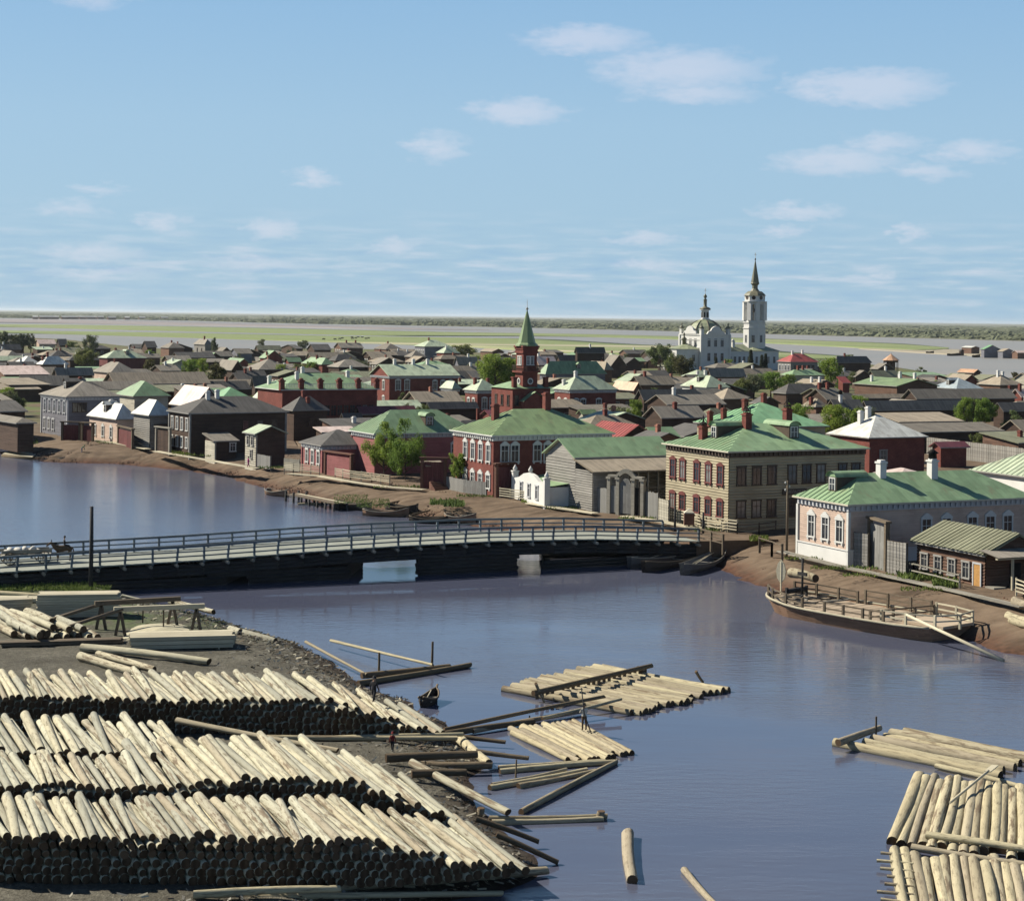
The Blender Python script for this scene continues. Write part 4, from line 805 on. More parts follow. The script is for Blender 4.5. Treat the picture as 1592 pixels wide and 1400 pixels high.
# ------------------------------------------------------------------ mosque with its minaret
def mosque():
    Y0 = 345.; c = gp(818, 700, 0); X0 = lev(818, 600)[0]*Y0/F; z = lambda v: zat(818, v, Y0)-ZG
    t = thing('mosque', 'dark red brick mosque with square minaret and green needle spire', 'mosque', (X0, Y0, ZG), R(28))
    hb = z(603); B_ = M_['brick']
    m = MB(); m.box(-4.1, 4.1, -2.2, 6.5, -1, hb); m.box(-2.4, 2.4, -3.8, -2.2, -1, hb-2.4); m.poly([(-2.4,-3.79,hb-2.4),(2.4,-3.79,hb-2.4),(0,-3.79,hb-.7)]); m.build('wall', B_, t)
    m = MB(); a = hb; X, Y1, Y2 = 4.4, -2.5, 6.8
    for q in ([(-X,Y1,a),(X,Y1,a),(1.8,1.6,a+1.2),(-1.8,1.6,a+1.2)], [(-X,Y2,a),(-X,Y1,a),(-1.8,1.6,a+1.2),(-1.8,3.2,a+1.2)], [(X,Y1,a),(X,Y2,a),(1.8,3.2,a+1.2),(1.8,1.6,a+1.2)], [(X,Y2,a),(-X,Y2,a),(-1.8,3.2,a+1.2),(1.8,3.2,a+1.2)], [(-1.8,1.6,a+1.2),(1.8,1.6,a+1.2),(1.8,3.2,a+1.2),(-1.8,3.2,a+1.2)]): m.poly(q)
    m.poly([(-2.7,-4.0,a-2.4),(0,-4.0,a-.5),(0,-2.1,a-.5),(-2.7,-2.1,a-2.4)][::-1]); m.poly([(0,-4.0,a-.5),(2.7,-4.0,a-2.4),(2.7,-2.1,a-2.4),(0,-2.1,a-.5)][::-1]); m.build('roof', M_['tin_green'], t)
    for k in (-3.4, 3.4):
        m = MB(); m.box(k-.4, k+.4, -1.9, -1.1, hb, hb+2.0); m.box(k-.52, k+.52, -2.02, -.98, hb+2.0, hb+2.2); m.build('chimney', B_, t)
    s = 1.58; zb, zt, zm = z(576), z(537), z(549)
    m = MB(); m.box(-s, s, -s, s, 2, zb); m.box(-s*.93, s*.93, -s*.93, s*.93, zb, zm); m.box(-s*1.06, s*1.06, -s*1.06, s*1.06, zm, zm+.35)
    for i, k in enumerate((1.0, 1.08, 1.16)): q = s*k; m.box(-q, q, -q, q, zm+.35+(zt-zm-.35)*i/3, zm+.35+(zt-zm-.35)*(i+1)/3)
    mi = m.build('minaret', B_, t)
    m = MB(); q = s*1.28; m.box(-q, q, -q, q, zb-.35, zb); m.build('balcony', B_, mi)
    m = MB()
    for sx, sy in ((0,-1),(-1,0),(1,0),(0,1)):
        for i in range(13):
            f = -q+2*q*i/12; p = (f, sy*q, zb) if sx == 0 else (sx*q, f, zb); m.bar(p, (p[0], p[1], zb+1.0), .06, .06)
        a = (-q, sy*q, zb+1) if sx == 0 else (sx*q, -q, zb+1); b = (q, sy*q, zb+1) if sx == 0 else (sx*q, q, zb+1); m.bar(a, b, .08, .08)
    m.build('balcony_railing', M_['trim_br'], mi)
    m = MB(); m.lathe([(s*1.42, zt-.1), (s*1.36, zt+.2), (s*1.08, zt+.55), (.09, z(482))], 8, (0,0,0), 0, False, .5); sp = m.build('spire', M_['tin_olive'], t)
    m = MB(); m.lathe([(.05,0),(.32,.3),(.05,.62),(.05,1.5),(.01,2.2)], 8, (0,0,z(482)-.05)); m.build('finial', M_['trim_c'], sp)
    for rz, loc in ((0, (0,-s*.935,zb+1.2)), (-90, (-s*.935,0,zb+1.2))):
        a, b = win_mesh('white', .5, 1.5)
        for k in (-.42, .42):
            o = link('window', a, t, (loc[0]+(k if rz == 0 else 0), loc[1]+(0 if rz == 0 else k), loc[2]), R(rz)); link('pane', b, o)
    for rz, loc in ((0, (0,-s-.02,z(592))), (-90, (-s-.02,0,z(592)))):
        m = MB(); n = 14
        for i in range(n):
            a0, a1 = 2*math.pi*i/n, 2*math.pi*(i+1)/n
            m.poly([(.42*math.cos(a0),-.06,.42*math.sin(a0)),(.62*math.cos(a0),-.06,.62*math.sin(a0)),(.62*math.cos(a1),-.06,.62*math.sin(a1)),(.42*math.cos(a1),-.06,.42*math.sin(a1))][::-1])
        o = m.build('round_window', M_['trim_w'], t, loc, R(rz)); g = MB(); g.poly([(.42*math.cos(2*math.pi*i/n),-.04,.42*math.sin(2*math.pi*i/n)) for i in range(n)]); g.build('pane', M_['glass'], o)
    for x in (-3.2, 3.2): put_window(t, 'brown', .7, 1.8, (x, -2.2, hb-3.2), 0)
    for y in (-.5, 2, 4.5): put_window(t, 'brown', .7, 1.8, (-4.1, y, hb-3.2), R(-90))
    FOOT.append((X0, Y0+3, 9, Vector((X0, Y0, 0)), 1, 1, 0, 'mosque'))
mosque()
# ------------------------------------------------------------------ white church with its bell tower
def church():
    Y0 = 800.; sc_ = Y0/F; ph = R(31); z = lambda v, u=1100: zat(u, v, Y0)-ZG
    cx = lev(1090, 540)[0]*Y0/F; t = thing('church', 'white baroque church with green dome and tall spired bell tower', 'church', (cx, Y0, ZG), ph)
    W, GR = M_['white'], M_['tin_grey']; S = 16.0; hw = z(521)
    m = MB(); m.box(0, S, 0, S, -1, hw); m.box(-.35, S+.35, -.35, S+.35, hw, hw+.5); m.box(-.25, S+.25, -.25, S+.25, z(541), z(541)+.35); m.box(-.25, S+.25, -.25, S+.25, hw-2.2, hw-1.9)
    for x, y in ((0,0),(S,0),(0,S),): m.box(x-.45, x+.45, y-.45, y+.45, -1, hw)
    m.build('wall', W, t)
    for rz, loc in ((0, (S/2,-.2,hw+.5)), (-90, (-.2,S/2,hw+.5))):      # scrolled pediments
        m = MB(); P = [(-5,0),(5,0),(4.2,1.2),(3,1.5),(2.3,2.6),(1.2,3.3),(0,3.6),(-1.2,3.3),(-2.3,2.6),(-3,1.5),(-4.2,1.2)]
        m.poly([(a,-.3,b) for a, b in P]); m.poly([(a,.5,b) for a, b in P][::-1])
        for i in range(len(P)): a, b = P[i], P[(i+1) % len(P)]; m.poly([(a[0],-.3,a[1]),(a[0],.5,a[1]),(b[0],.5,b[1]),(b[0],-.3,b[1])])
        m.build('pediment', W, t, loc, R(rz))
    C = (S/2, S/2, 0); R0 = 7.6; zd, zk = hw+.5, z(498)
    prof = [(R0*1.06, zd), (R0*1.02, zd+(zk-zd)*.28), (R0*.9, zd+(zk-zd)*.55), (R0*.7, zd+(zk-zd)*.8), (R0*.45, zk-.1), (R0*.36, zk+.35)]
    m = MB(); m.lathe(prof, 8, C, 0, False, .5); d = m.build('dome', M_['tin_dome'], t)
    m = MB()
    for k in range(8):
        a = 2*math.pi*(k+.5)/8; m.tube([(C[0]+r*1.01*math.cos(a), C[1]+r*1.01*math.sin(a), zz) for r, zz in prof[:-1]], .22, 5)
    m.build('dome_ribs', M_['trim_br'], d)
    zl = z(482); m = MB(); m.lathe([(2.3, zk+.3),(2.3, zk+.8),(1.75, zk+.8),(1.75, zl),(2.5, zl),(2.5, zl+.4)], 8, C, 0, False, .5); la = m.build('lantern', W, t)
    for k in range(8):
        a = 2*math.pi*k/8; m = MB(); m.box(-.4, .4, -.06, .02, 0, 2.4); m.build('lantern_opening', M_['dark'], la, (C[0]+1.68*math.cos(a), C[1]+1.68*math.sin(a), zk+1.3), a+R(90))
    m = MB(); m.lathe([(2.6, zl+.4),(2.2, zl+1.1),(1.0, zl+1.5),(.75, zl+1.8),(.75, zl+4.6),(.95, zl+4.8),(.3, zl+5.2),(.5, zl+5.5),(.9, zl+6.2),(.4, zl+7.0),(.07, zl+7.4)], 8, C); m.build('cupola', GR, la)
    def cross(p, x, y, zz, h):
        m = MB(); m.box(x-.07, x+.07, y-.07, y+.07, zz, zz+h); m.box(x-h*.28, x+h*.28, y-.05, y+.05, zz+h*.6, zz+h*.6+.13); m.box(x-h*.16, x+h*.16, y-.05, y+.05, zz+h*.8, zz+h*.8+.1); m.build('cross', M_['trim_c'], p)
    cross(la, C[0], C[1], zl+7.2, 2.6)
    for x, y in ((.6,.6),(S-.6,.6),(.6,S-.6),(S-.6,S-.6)):
        m = MB(); m.box(x-.75, x+.75, y-.75, y+.75, hw+.5, hw+2.6); m.box(x-.95, x+.95, y-.95, y+.95, hw+2.6, hw+2.85); tu = m.build('corner_turret', W, t)
        m = MB(); m.lathe([(.95, hw+2.85),(1.1, hw+3.4),(.5, hw+4.0),(.22, hw+4.3),(.42, hw+4.7),(.05, hw+5.6)], 8, (x, y, 0)); m.build('turret_dome', GR, tu)
    for zz, hh in ((z(538)-.2, 3.4), (z(561), 3.4)):
        for k in (.27, .5, .73):
            put_window(t, 'arch', 1.5, hh, (S*k, -.02, zz), 0); put_window(t, 'arch', 1.5, hh, (-.02, S*k, zz), R(-90)) if zz > 8 else None
    # apse on the left
    ha = z(543); m = MB(); P = [(0,1.5),(-6,1.5),(-10,4.6),(-10,11),(-6,14.5),(0,14.5)]
    for i in range(len(P)-1): a, b = P[i], P[i+1]; m.poly([(a[0],a[1],-1),(a[0],a[1],ha),(b[0],b[1],ha),(b[0],b[1],-1)])
    m.poly([(a,b,ha) for a, b in P][::-1]); m.build('apse', W, t)
    m = MB(); Q = [((a*1.05 if a < 0 else a), 8+(b-8)*1.08) for a, b in P]; top = (-2.0, 8, ha+2.6)
    for i in range(len(Q)-1): a, b = Q[i], Q[i+1]; m.poly([(b[0],b[1],ha+.05),(a[0],a[1],ha+.05),top])
    ar = m.build('apse_roof', M_['tin_dome'], t)
    m = MB(); m.lathe([(.8, ha+2.0),(.8, ha+4.0),(1.1, ha+4.1),(1.2, ha+4.6),(.4, ha+5.4),(.3, ha+6),(.5, ha+6.5),(.05, ha+7.6)], 8, (-3.5, 8, 0)); m.build('apse_turret', GR, ar)
    put_window(t, 'arch', 1.4, 2.6, (-3, 1.5, 4.2), 0); put_window(t, 'arch', 1.4, 2.6, (-10, 8, 4.2), R(-90))
    # refectory and porch on the right
    hr = z(546); m = MB(); m.box(S, S+14, 2, S-2, -1, hr); m.box(S+14, S+29, 1.0, S-1, -1, hr+.2); m.build('refectory', W, t)
    m = MB(); m.poly([(S,1.6,hr+.02),(S+14.2,1.6,hr+.02),(S+14.2,S/2,hr+3),(S,S/2,hr+3)]); m.poly([(S+14.2,S-1.6,hr+.02),(S,S-1.6,hr+.02),(S,S/2,hr+3),(S+14.2,S/2,hr+3)])
    e = hr+.22; x0, x1 = S+13.7, S+29.5
    m.poly([(x0,.5,e),(x1,.5,e),(x1-6,S/2,e+2.8),(x0+6,S/2,e+2.8)]); m.poly([(x1,.5,e),(x1,S-.5,e),(x1-6,S/2,e+2.8)]); m.poly([(x1,S-.5,e),(x0,S-.5,e),(x0+6,S/2,e+2.8),(x1-6,S/2,e+2.8)]); m.poly([(x0,S-.5,e),(x0,.5,e),(x0+6,S/2,e+2.8)])
    rr = m.build('refectory_roof', M_['tin_dome'], t); m = MB(); m.box(S+5.5, S+6.9, 5, 6.4, hr+.5, hr+4.4); m.lathe([(1.0, 0),(.5, .7),(.1, 1.1)], 8, (S+6.2, 5.7, hr+4.4)); m.build('chimney', W, rr)
    for k in range(5): put_window(t, 'arch', 1.2, 2.6, (S+2+k*2.6, 2, 3.4), 0)
    for k in range(4): put_window(t, 'arch', 1.2, 2.8, (S+16.2+k*3.4, 1.0, 3.2), 0)
    # bell tower
    T = (S+20.5, S/2+.2, 0); rt = 5.25; za, zb, zc = z(510), z(501), z(467.5)
    m = MB(); m.lathe([(rt, 2), (rt, za), (rt*1.06, za), (rt*1.06, za+.4), (rt*.97, za+.4), (rt*.97, zb), (rt*1.05, zb), (rt*1.05, zb+.4), (rt*.95, zb+.4), (rt*.95, z(497))], 8, T, 0, False, .5)
    z0, z1 = z(497), z(474)
    for k in range(8):                                                      # belfry piers, the sky shows between them
        a = 2*math.pi*(k+.5)/8; p0 = Vector((T[0]+rt*.86*math.cos(a), T[1]+rt*.86*math.sin(a), z0)); p1 = p0.copy(); p1.z = z1+1.6; m.bar(p0, p1, 2.0, 2.0, 0, (math.cos(a), math.sin(a), 0))
    for k in range(8):                                                      # arches over the openings
        a0, a1 = 2*math.pi*(k-.5)/8, 2*math.pi*(k+.5)/8; R1 = rt*.95
        A0, A1 = Vector((T[0]+R1*math.cos(a0), T[1]+R1*math.sin(a0), 0)), Vector((T[0]+R1*math.cos(a1), T[1]+R1*math.sin(a1), 0))
        for i in range(6):
            f0, f1 = .2+.6*i/6, .2+.6*(i+1)/6; h0, h1 = (math.sin(math.pi*(f-.2)/.6)*1.5 for f in (f0, f1)); q0, q1 = A0.lerp(A1, f0), A0.lerp(A1, f1)
            m.poly([(q0.x,q0.y,z1-.6+h0),(q1.x,q1.y,z1-.6+h1),(q1.x,q1.y,z1+1.6),(q0.x,q0.y,z1+1.6)])
        for f0, f1 in ((0, .2), (.8, 1)): q0, q1 = A0.lerp(A1, f0), A0.lerp(A1, f1); m.poly([(q0.x,q0.y,z1-.6),(q1.x,q1.y,z1-.6),(q1.x,q1.y,z1+1.6),(q0.x,q0.y,z1+1.6)])
    m.lathe([(rt*.95, z1+1.6),(rt*1.0, zc-.4),(rt*1.12, zc),(rt*1.12, zc+.3),(rt*.92, zc+.3),(rt*.92, z(457.5))], 8, T, 0, False, .5); tw = m.build('bell_tower', W, t)
    for k in range(8):
        a = 2*math.pi*k/8; m = MB(); n = 12; R1 = rt*.92*math.cos(math.pi/8)
        m.poly([(.95*math.cos(2*math.pi*i/n), -.05, 1.4+.95*math.sin(2*math.pi*i/n)) for i in range(n)]); m.build('clock_disc', M_['dark'] if k % 2 else M_['trim_br'], tw, (T[0]+R1*math.cos(a), T[1]+R1*math.sin(a), zc+.5), a+R(90))
    zz = z(457.5); tip = z(400); m = MB(); m.lathe([(rt*1.02, zz),(rt*.86, zz+1.0),(rt*.62, zz+2.0),(rt*.42, z(450))], 8, T, 0, False, .5); m.lathe([(2.2, z(450)),(1.35, z(446)),(1.35, z(441)),(2.1, z(438)),(1.9, z(436)),(.12, tip)], 8, T, 0, False, .5); sp = m.build('spire', GR, t)
    m = MB(); m.lathe([(.1, tip-.2),(.45, tip+.3),(.1, tip+.8)], 8, T); m.build('finial', M_['trim_br'], sp); cross(sp, T[0], T[1], tip+.7, 2.6)
    m = MB(); m.lathe([(.9,0),(.75,.5),(.55,1.1),(.3,1.5),(.05,1.6)], 10, (T[0], T[1], z(484))); m.bar((T[0]-5, T[1], z(484)+1.7), (T[0]+5, T[1], z(484)+1.7), .25, .25); m.build('bell', M_['trim_br'], tw)
    for k in range(8):
        a = 2*math.pi*k/8; R1 = rt*math.cos(math.pi/8); put_window(t, 'arch', 1.3, 3.2, (T[0]+R1*math.cos(a), T[1]+R1*math.sin(a), z(532)), a+R(90))
    FOOT.append((cx+12, Y0+12, 30, Vector((cx, Y0, 0)), 1, 1, 0, 'church'))
church()
# ------------------------------------------------------------------ wooden bridge
BX, BY, BA = -28.0, 164.2, math.atan2(18, 40)
BD = Vector((math.cos(BA), math.sin(BA), 0)); BN = Vector((-math.sin(BA), math.cos(BA), 0))
def bx_of(u, v=880):                                       # distance along the bridge of what shows at column u
    t_ = lev(u, v)[0]/F; return (t_*BY-BX)/(BD.x-t_*BD.y)
def mk_wood(name, c, c2, scale=1.0):
    g = G(name); v = g.coord('Object'); n = g.noise(g.mapn(v, (.5, 3, 3)), 2*scale, 5, .65); n2 = g.noise(v, .5, 4, .6)
    col_ = g.ramp(g.math('ADD', g.math('MULTIPLY', n, .6), g.math('MULTIPLY', n2, .4)), [(.3, c2), (.7, c)])
    col_ = g.mix(1.0, col_, g.ramp(g.rnd(), [(0, (.8,)*3), (1, (1.2,)*3)]), 'MULTIPLY'); g.bump(n, .5, .02); return g.done(col_, .85, .2)
WB = mk_wood('tarred_bridge_timber', (.06,.058,.058), (.026,.026,.027)); WR = mk_wood('painted_bridge_rail', (.20,.235,.26), (.10,.12,.14)); WD = mk_wood('bridge_deck_boards', (.37,.39,.345), (.25,.265,.23))
WOLD = mk_wood('old_brown_timber', (.20,.16,.115), (.09,.07,.05)); WNEW = mk_wood('fresh_cut_timber', (.58,.53,.40), (.40,.36,.26)); WGREY = mk_wood('silver_grey_timber', (.36,.34,.29), (.18,.165,.135)); WRED = mk_wood('reddish_brown_timber', (.20,.10,.075), (.10,.05,.035))
def bridge():
    XL, XR, WID = -62.0, bx_of(1086, 845), 7.6
    t = thing('wooden_bridge', 'long dark timber bridge with railings crossing the river arm', 'bridge', (BX, BY, 0), BA)
    ks = [(-62,1.7),(bx_of(0),2.2),(bx_of(314,871),2.5),(bx_of(500,856),2.85),(bx_of(614,848),3.0),(bx_of(768,842),3.08),(bx_of(922,842),2.85),(XR,2.15)]
    def dz(x):
        for (a, za), (b, zb) in zip(ks[:-1], ks[1:]):
            if x <= b: f = (x-a)/(b-a); return za+(zb-za)*f
        return ks[-1][1]
    n = int((XR-XL)/.24); m = MB()
    dk = MB()
    for i in range(n):
        x = XL+(XR-XL)*i/n; z_ = dz(x); dk.box(x, x+.225, -.25+random.uniform(-.06,.06), WID+.25, z_-.1, z_+random.uniform(0,.015))
    stuff(dk.build('deck_planks', WD, t))
    x = XL; k = 0                                            # edge beams and rails, one per bay
    bay = 2.36; npost = int((XR-XL)/bay)
    for side, yy in ((0, .0), (1, WID)):
        for i in range(npost+1):
            x = XR-i*bay; z_ = dz(x); lean = (.16 if i % 2 else -.02)*(1 if side == 0 else 0)
            m = MB(); m.bar((x-lean, yy, z_-.3), (x-lean*.2, yy, z_+1.22), .19, .19, 0, (0,1,0)); m.build('railing_post', WR, t)
            if i < npost:
                x2 = x-bay; z2 = dz(x2)
                for h, w_ in ((1.24, .2), (.78, .12), (.36, .12)):
                    m = MB(); m.bar((x+.01, yy-.02*(h < 1), z_+h), (x2+.01, yy-.02*(h < 1), z2+h), .11, w_); m.build('rail', WR, t)
            if side == 0:
                m = MB(); m.tube([(x-.25, -.75, z_-.36), (x-.25, 1.2, z_-.36)], .15, 8); m.build('cross_beam_end', WGREY, t)
    for i in range(npost):                                   # side girders: three stacked logs
        x = XR-i*bay; x2 = x-bay
        for yy in (.12, WID-.12):
            for k in range(3):
                m = MB(); m.tube([(x+.05, yy, dz(x)-.55-k*.36), (x2-.05, yy, dz(x2)-.55-k*.36)], .19, 8); m.build('girder_log', WB, t)
    for (u0, u1, lab) in ((60, 348, 0), (391, 540, 1), (653, 803, 2), (846, 1092, 3)):   # crib piers of squared logs
        a, b = bx_of(u0, 905), bx_of(u1, 890); p = MB(); zt = min(dz(a), dz(b))-1.35; sa, sb = [(WID-.4)*math.tan(BA-math.atan(lev(q_, 890)[0]/F)) for q_ in (u0, u1)]
        k = 0; zz = -1.5
        while zz < zt:
            o = .06*(k % 2); p.tube([(a-.25+random.uniform(-.2,.2), .2+o, zz), (b+.25+random.uniform(-.2,.2), .2+o, zz)], .19, 8); p.tube([(a+sa-.1, WID-.2, zz), (b+sb+.1, WID-.2, zz)], .19, 8)
            zz += .36; k += 1
        for xx, ss in ((a, sa), (b, sb)): p.poly([(xx,.1,-1.5),(xx+ss,WID-.2,-1.5),(xx+ss,WID-.2,zt),(xx,.1,zt)])
        x = a
        while x < b: p.tube([(x, -.12, -1), (x, .9, zt)], .14, 6); x += 3.4
        p.build('crib_pier', WB, t)
    m = MB(); a = bx_of(340, 900); m.box(a-1, bx_of(395, 900)+1, .3, WID-.3, .75, 1.3); m.build('low_span', WB, t)
    # slanting end rail at the town side
    p0 = Vector((XR+.1, .0, 0)); w0 = Vector((BX, BY, 0))+BD*p0.x; w1 = gp(1124, 850, 2.0); e = w1-w0; e = Vector((e.dot(BD), e.dot(BN), 0))+p0; zz = dz(XR)
    for h in (1.24, .78, .36): m = MB(); m.bar((p0.x, p0.y, zz+h), (e.x, e.y, 2.0+h), .12, .14 if h > 1 else .09); m.build('end_rail', WOLD, t)
    for f in (.5, 1.0): m = MB(); q = p0.lerp(e, f); m.bar((q.x, q.y, 1.2), (q.x, q.y, zz+(2.0-zz)*f+1.3), .2, .2); m.build('end_post', WOLD, t)
    return dz
DZ = bridge()
# earth ramp from the bridge to the street
m = MB(); XR = bx_of(1086, 845); o0 = Vector((BX, BY, 0))+BD*(XR-.3); P = [o0-BN*.1, o0+BN*7.7]; Q = [o0+BD*9-BN*1.5, o0+BD*9+BN*9]
m.poly([(P[0].x,P[0].y,2.14),(Q[0].x,Q[0].y,2.16),(Q[1].x,Q[1].y,2.16),(P[1].x,P[1].y,2.14)]); m.poly([(P[0].x,P[0].y,-1),(Q[0].x,Q[0].y,-1),(Q[0].x,Q[0].y,2.16),(P[0].x,P[0].y,2.14)])
struct(m.build('bridge_approach', DIRT))
# ------------------------------------------------------------------ fences and gates
def fence(label, pts, z0, h, rails=3, gap=2.2, mat=None, name='fence', cat='fence', post=.12, rail_h=.12, boards=None, group=None, topz=None):
    mat = mat or WNEW; P = [gp(u, v, z0) for u, v in pts]; t = thing(name, label, cat, P[0], 0, group); o = P[0]
    for a, b in zip(P[:-1], P[1:]):
        L = (b-a).length; n = max(1, int(round(L/gap))); out = Vector((b.y-a.y, a.x-b.x, 0)).normalized()
        if out.y > 0: out = -out
        for i in range(n+1):
            q = a.lerp(b, i/n)-o; m = MB(); m.bar((q.x, q.y, -.6), (q.x, q.y, h+.08), post, post); m.build('post', mat, t)
        for i in range(n):
            p, q = a.lerp(b, i/n)-o+out*(post/2+.02), a.lerp(b, (i+1)/n)-o+out*(post/2+.02)
            for k in range(rails):
                zz = h-.06-(h-.25)*k/max(1, rails-.4); m = MB(); m.bar((p.x, p.y, zz+random.uniform(-.03,.03)), (q.x, q.y, zz+random.uniform(-.03,.03)), .045, rail_h); m.build('rail', mat, t)
        if boards:
            nb = int(L/boards[0])
            for i in range(nb):
                q = a.lerp(b, (i+.5)/nb)-o+out*(post/2+.06); m = MB(); m.box(-boards[0]*.46, boards[0]*.46, -.015, .015, -.3, h+random.uniform(-.06,.06)); m.build('board', boards[1], t, (q.x, q.y, 0), math.atan2((b-a).y, (b-a).x))
    return t
fence('pale rail fence in front of the low pink house', [(442,731),(456,733),(497,737)], ZG, 1.2, 4)
fence('long pale rail fence below the big pink house', [(521,741),(545,745),(578,749),(606,753)], ZG, 1.25, 4)
fence('grey picket enclosure with a garden before the red house', [(694,760),(722,766),(757,770)], ZG, 1.7, 2, 3.4, WOLD, boards=(.3, M_['w_greyv']))
fence('pale rail fence below the small white gatehouse', [(777,774),(809,778),(845,783)], ZG, 1.3, 4)
fence('pale rail fence round the corner of the cream log house', [(1028,806),(1060,812),(1098,822),(1146,829)], ZG, 1.4, 4)
fence('low rail fence on the shaded side of the cream log house', [(1146,829),(1180,828),(1206,824)], ZG, 1.0, 2, 3.0, WOLD)
fence('short bollard rail by the telegraph pole', [(1181,850),(1200,856),(1216,862)], ZG, 1.0, 1, 2.5, WOLD, post=.22)
fence('garden fence before the mossy-roofed hut', [(1392,888),(1420,896),(1458,905),(1492,914)], ZG, 1.2, 2, 3.0, WGREY)
fence('tall grey board fence behind the red brick house at right', [(1442,706),(1500,714),(1560,722),(1640,733)], ZG, 3.0, 2, 3.2, WOLD, boards=(.6, M_['w_grey']), post=.3)
fence('white-washed board fence by the dark annexe', [(442,728),(466,730)], ZG, 1.5, 2, 2.4, WNEW, boards=(.3, M_['w_pale']))
fence('grey upright board fence left of the white board fence', [(401,722),(421,726)], ZG, 1.6, 2, 2.4, WGREY, boards=(.3, M_['w_greyv']))
fence('rail fence along the far side of the hut at the right edge', [(1580,925),(1592,929),(1640,945)], ZG, 1.4, 4)
def walkway(label, pts, z0, w=1.2, mat=None):
    P = [gp(u, v, z0) for u, v in pts]; t = thing('boardwalk', label, 'boardwalk', P[0])
    for a, b in zip(P[:-1], P[1:]):
        L = (b-a).length; n = max(1, int(L/3)); d = (b-a).normalized(); s = Vector((-d.y, d.x, 0))
        for i in range(n):
            p, q = a.lerp(b, i/n)-P[0], a.lerp(b, (i+1)/n)-P[0]
            for k in range(3): m = MB(); e = s*(w*(k-1)/3); m.bar((p.x+e.x+d.x*.02, p.y+e.y+d.y*.02, .1), (q.x+e.x, q.y+e.y, .1), w/3*.93, .09); m.build('plank', mat or WNEW, t)
walkway('plank sidewalk along the embankment before the dark two-storey house', [(242,702),(300,712),(360,722),(398,729)], ZG)
walkway('plank sidewalk before the pink houses', [(448,737),(497,741),(560,752),(606,758),(660,762)], ZG)
walkway('plank sidewalk before the log barn and carved gate', [(822,783),(870,791),(926,799)], ZG)
walkway('plank sidewalk before the carved gate toward the bridge', [(970,803),(1030,812),(1090,824)], ZG)
walkway('plank sidewalk along the right-hand houses', [(1214,858),(1300,880),(1380,897),(1480,919),(1592,945)], ZG, 1.0, WGREY)
walkway('plank kerb before the left-hand cottages', [(133,683),(180,689),(230,699)], ZG)
def gate(label, u0, v0, u1, v1, h, mat, posts, kind='plain', z0=ZG, name='gate'):
    a, b = gp(u0, v0, z0), gp(u1, v1, z0); d = b-a; L = d.length; t = thing(name, label, 'gate', a, math.atan2(d.y, d.x)); n = max(2, int(L/.3))
    for i in range(n): x = L*(i+.5)/n; m = MB(); m.box(x-L/n*.47, x+L/n*.47, -.04, .04, -.6, h-(.25 if kind == 'plain' else .0)+random.uniform(-.03,.02)); m.build('board', mat, t)
    if kind == 'plain':
        for x in (0, L): m = MB(); m.box(x-.2, x+.2, -.2, .2, -.6, h+.15); m.build('post', posts, t)
        m = MB(); m.box(-.4, L+.4, -.3, .3, h+.15, h+.35); m.build('cap_beam', posts, t)
    return t, L
gate('maroon board gate beside the blue-grey house', 97, 683, 124, 684, 2.9, M_['w_maroon'], WOLD)
gate('maroon board gate left of the low white-roofed cottage', 128, 685, 144, 686, 3.0, M_['w_maroon'], WOLD)
gate('reddish board gate right of the low white-roofed cottage', 184, 690, 206, 696, 2.9, M_['w_maroon'], WOLD)
gate('dark yard gate between the grey log house and the long dark house', 243, 699, 264, 702, 3.6, M_['w_dark'], WGREY)
gate('pink panelled gate between the two pink houses', 506, 735, 546, 741, 2.9, M_['w_pink'], WRED)
gate('maroon gate between the red house and the white gatehouse', 771, 773, 795, 771, 4.0, M_['w_maroon'], WRED)
gate('dark red gate under the tree beside the pink house', 656, 759, 692, 760, 3.8, M_['w_maroon'], WRED)
gate('grey board gate beside the pinkish-white house', 1352, 878, 1378, 887, 4.2, M_['w_greyv'], WOLD)
fence('grey plank wall left of the board gate', [(1328,877),(1350,880)], ZG, 3.0, 2, 3, WOLD, boards=(.4, M_['w_grey']))
fence('grey plank wall right of the board gate', [(1380,889),(1410,895)], ZG, 2.9, 2, 3, WOLD, boards=(.4, M_['w_grey']))
fence('grey upright board fence left of the carved gate', [(922,793),(946,797)], ZG, 2.8, 2, 3, WOLD, boards=(.3, M_['w_greyv']))
fence('grey upright board fence right of the carved gate', [(1000,801),(1024,806)], ZG, 2.9, 2, 3, WOLD, boards=(.3, M_['w_greyv']))
fence('pale plank wall against the cream log house', [(1025,807),(1040,811)], ZG, 2.4, 2, 3, WGREY, boards=(.4, M_['w_pale']))
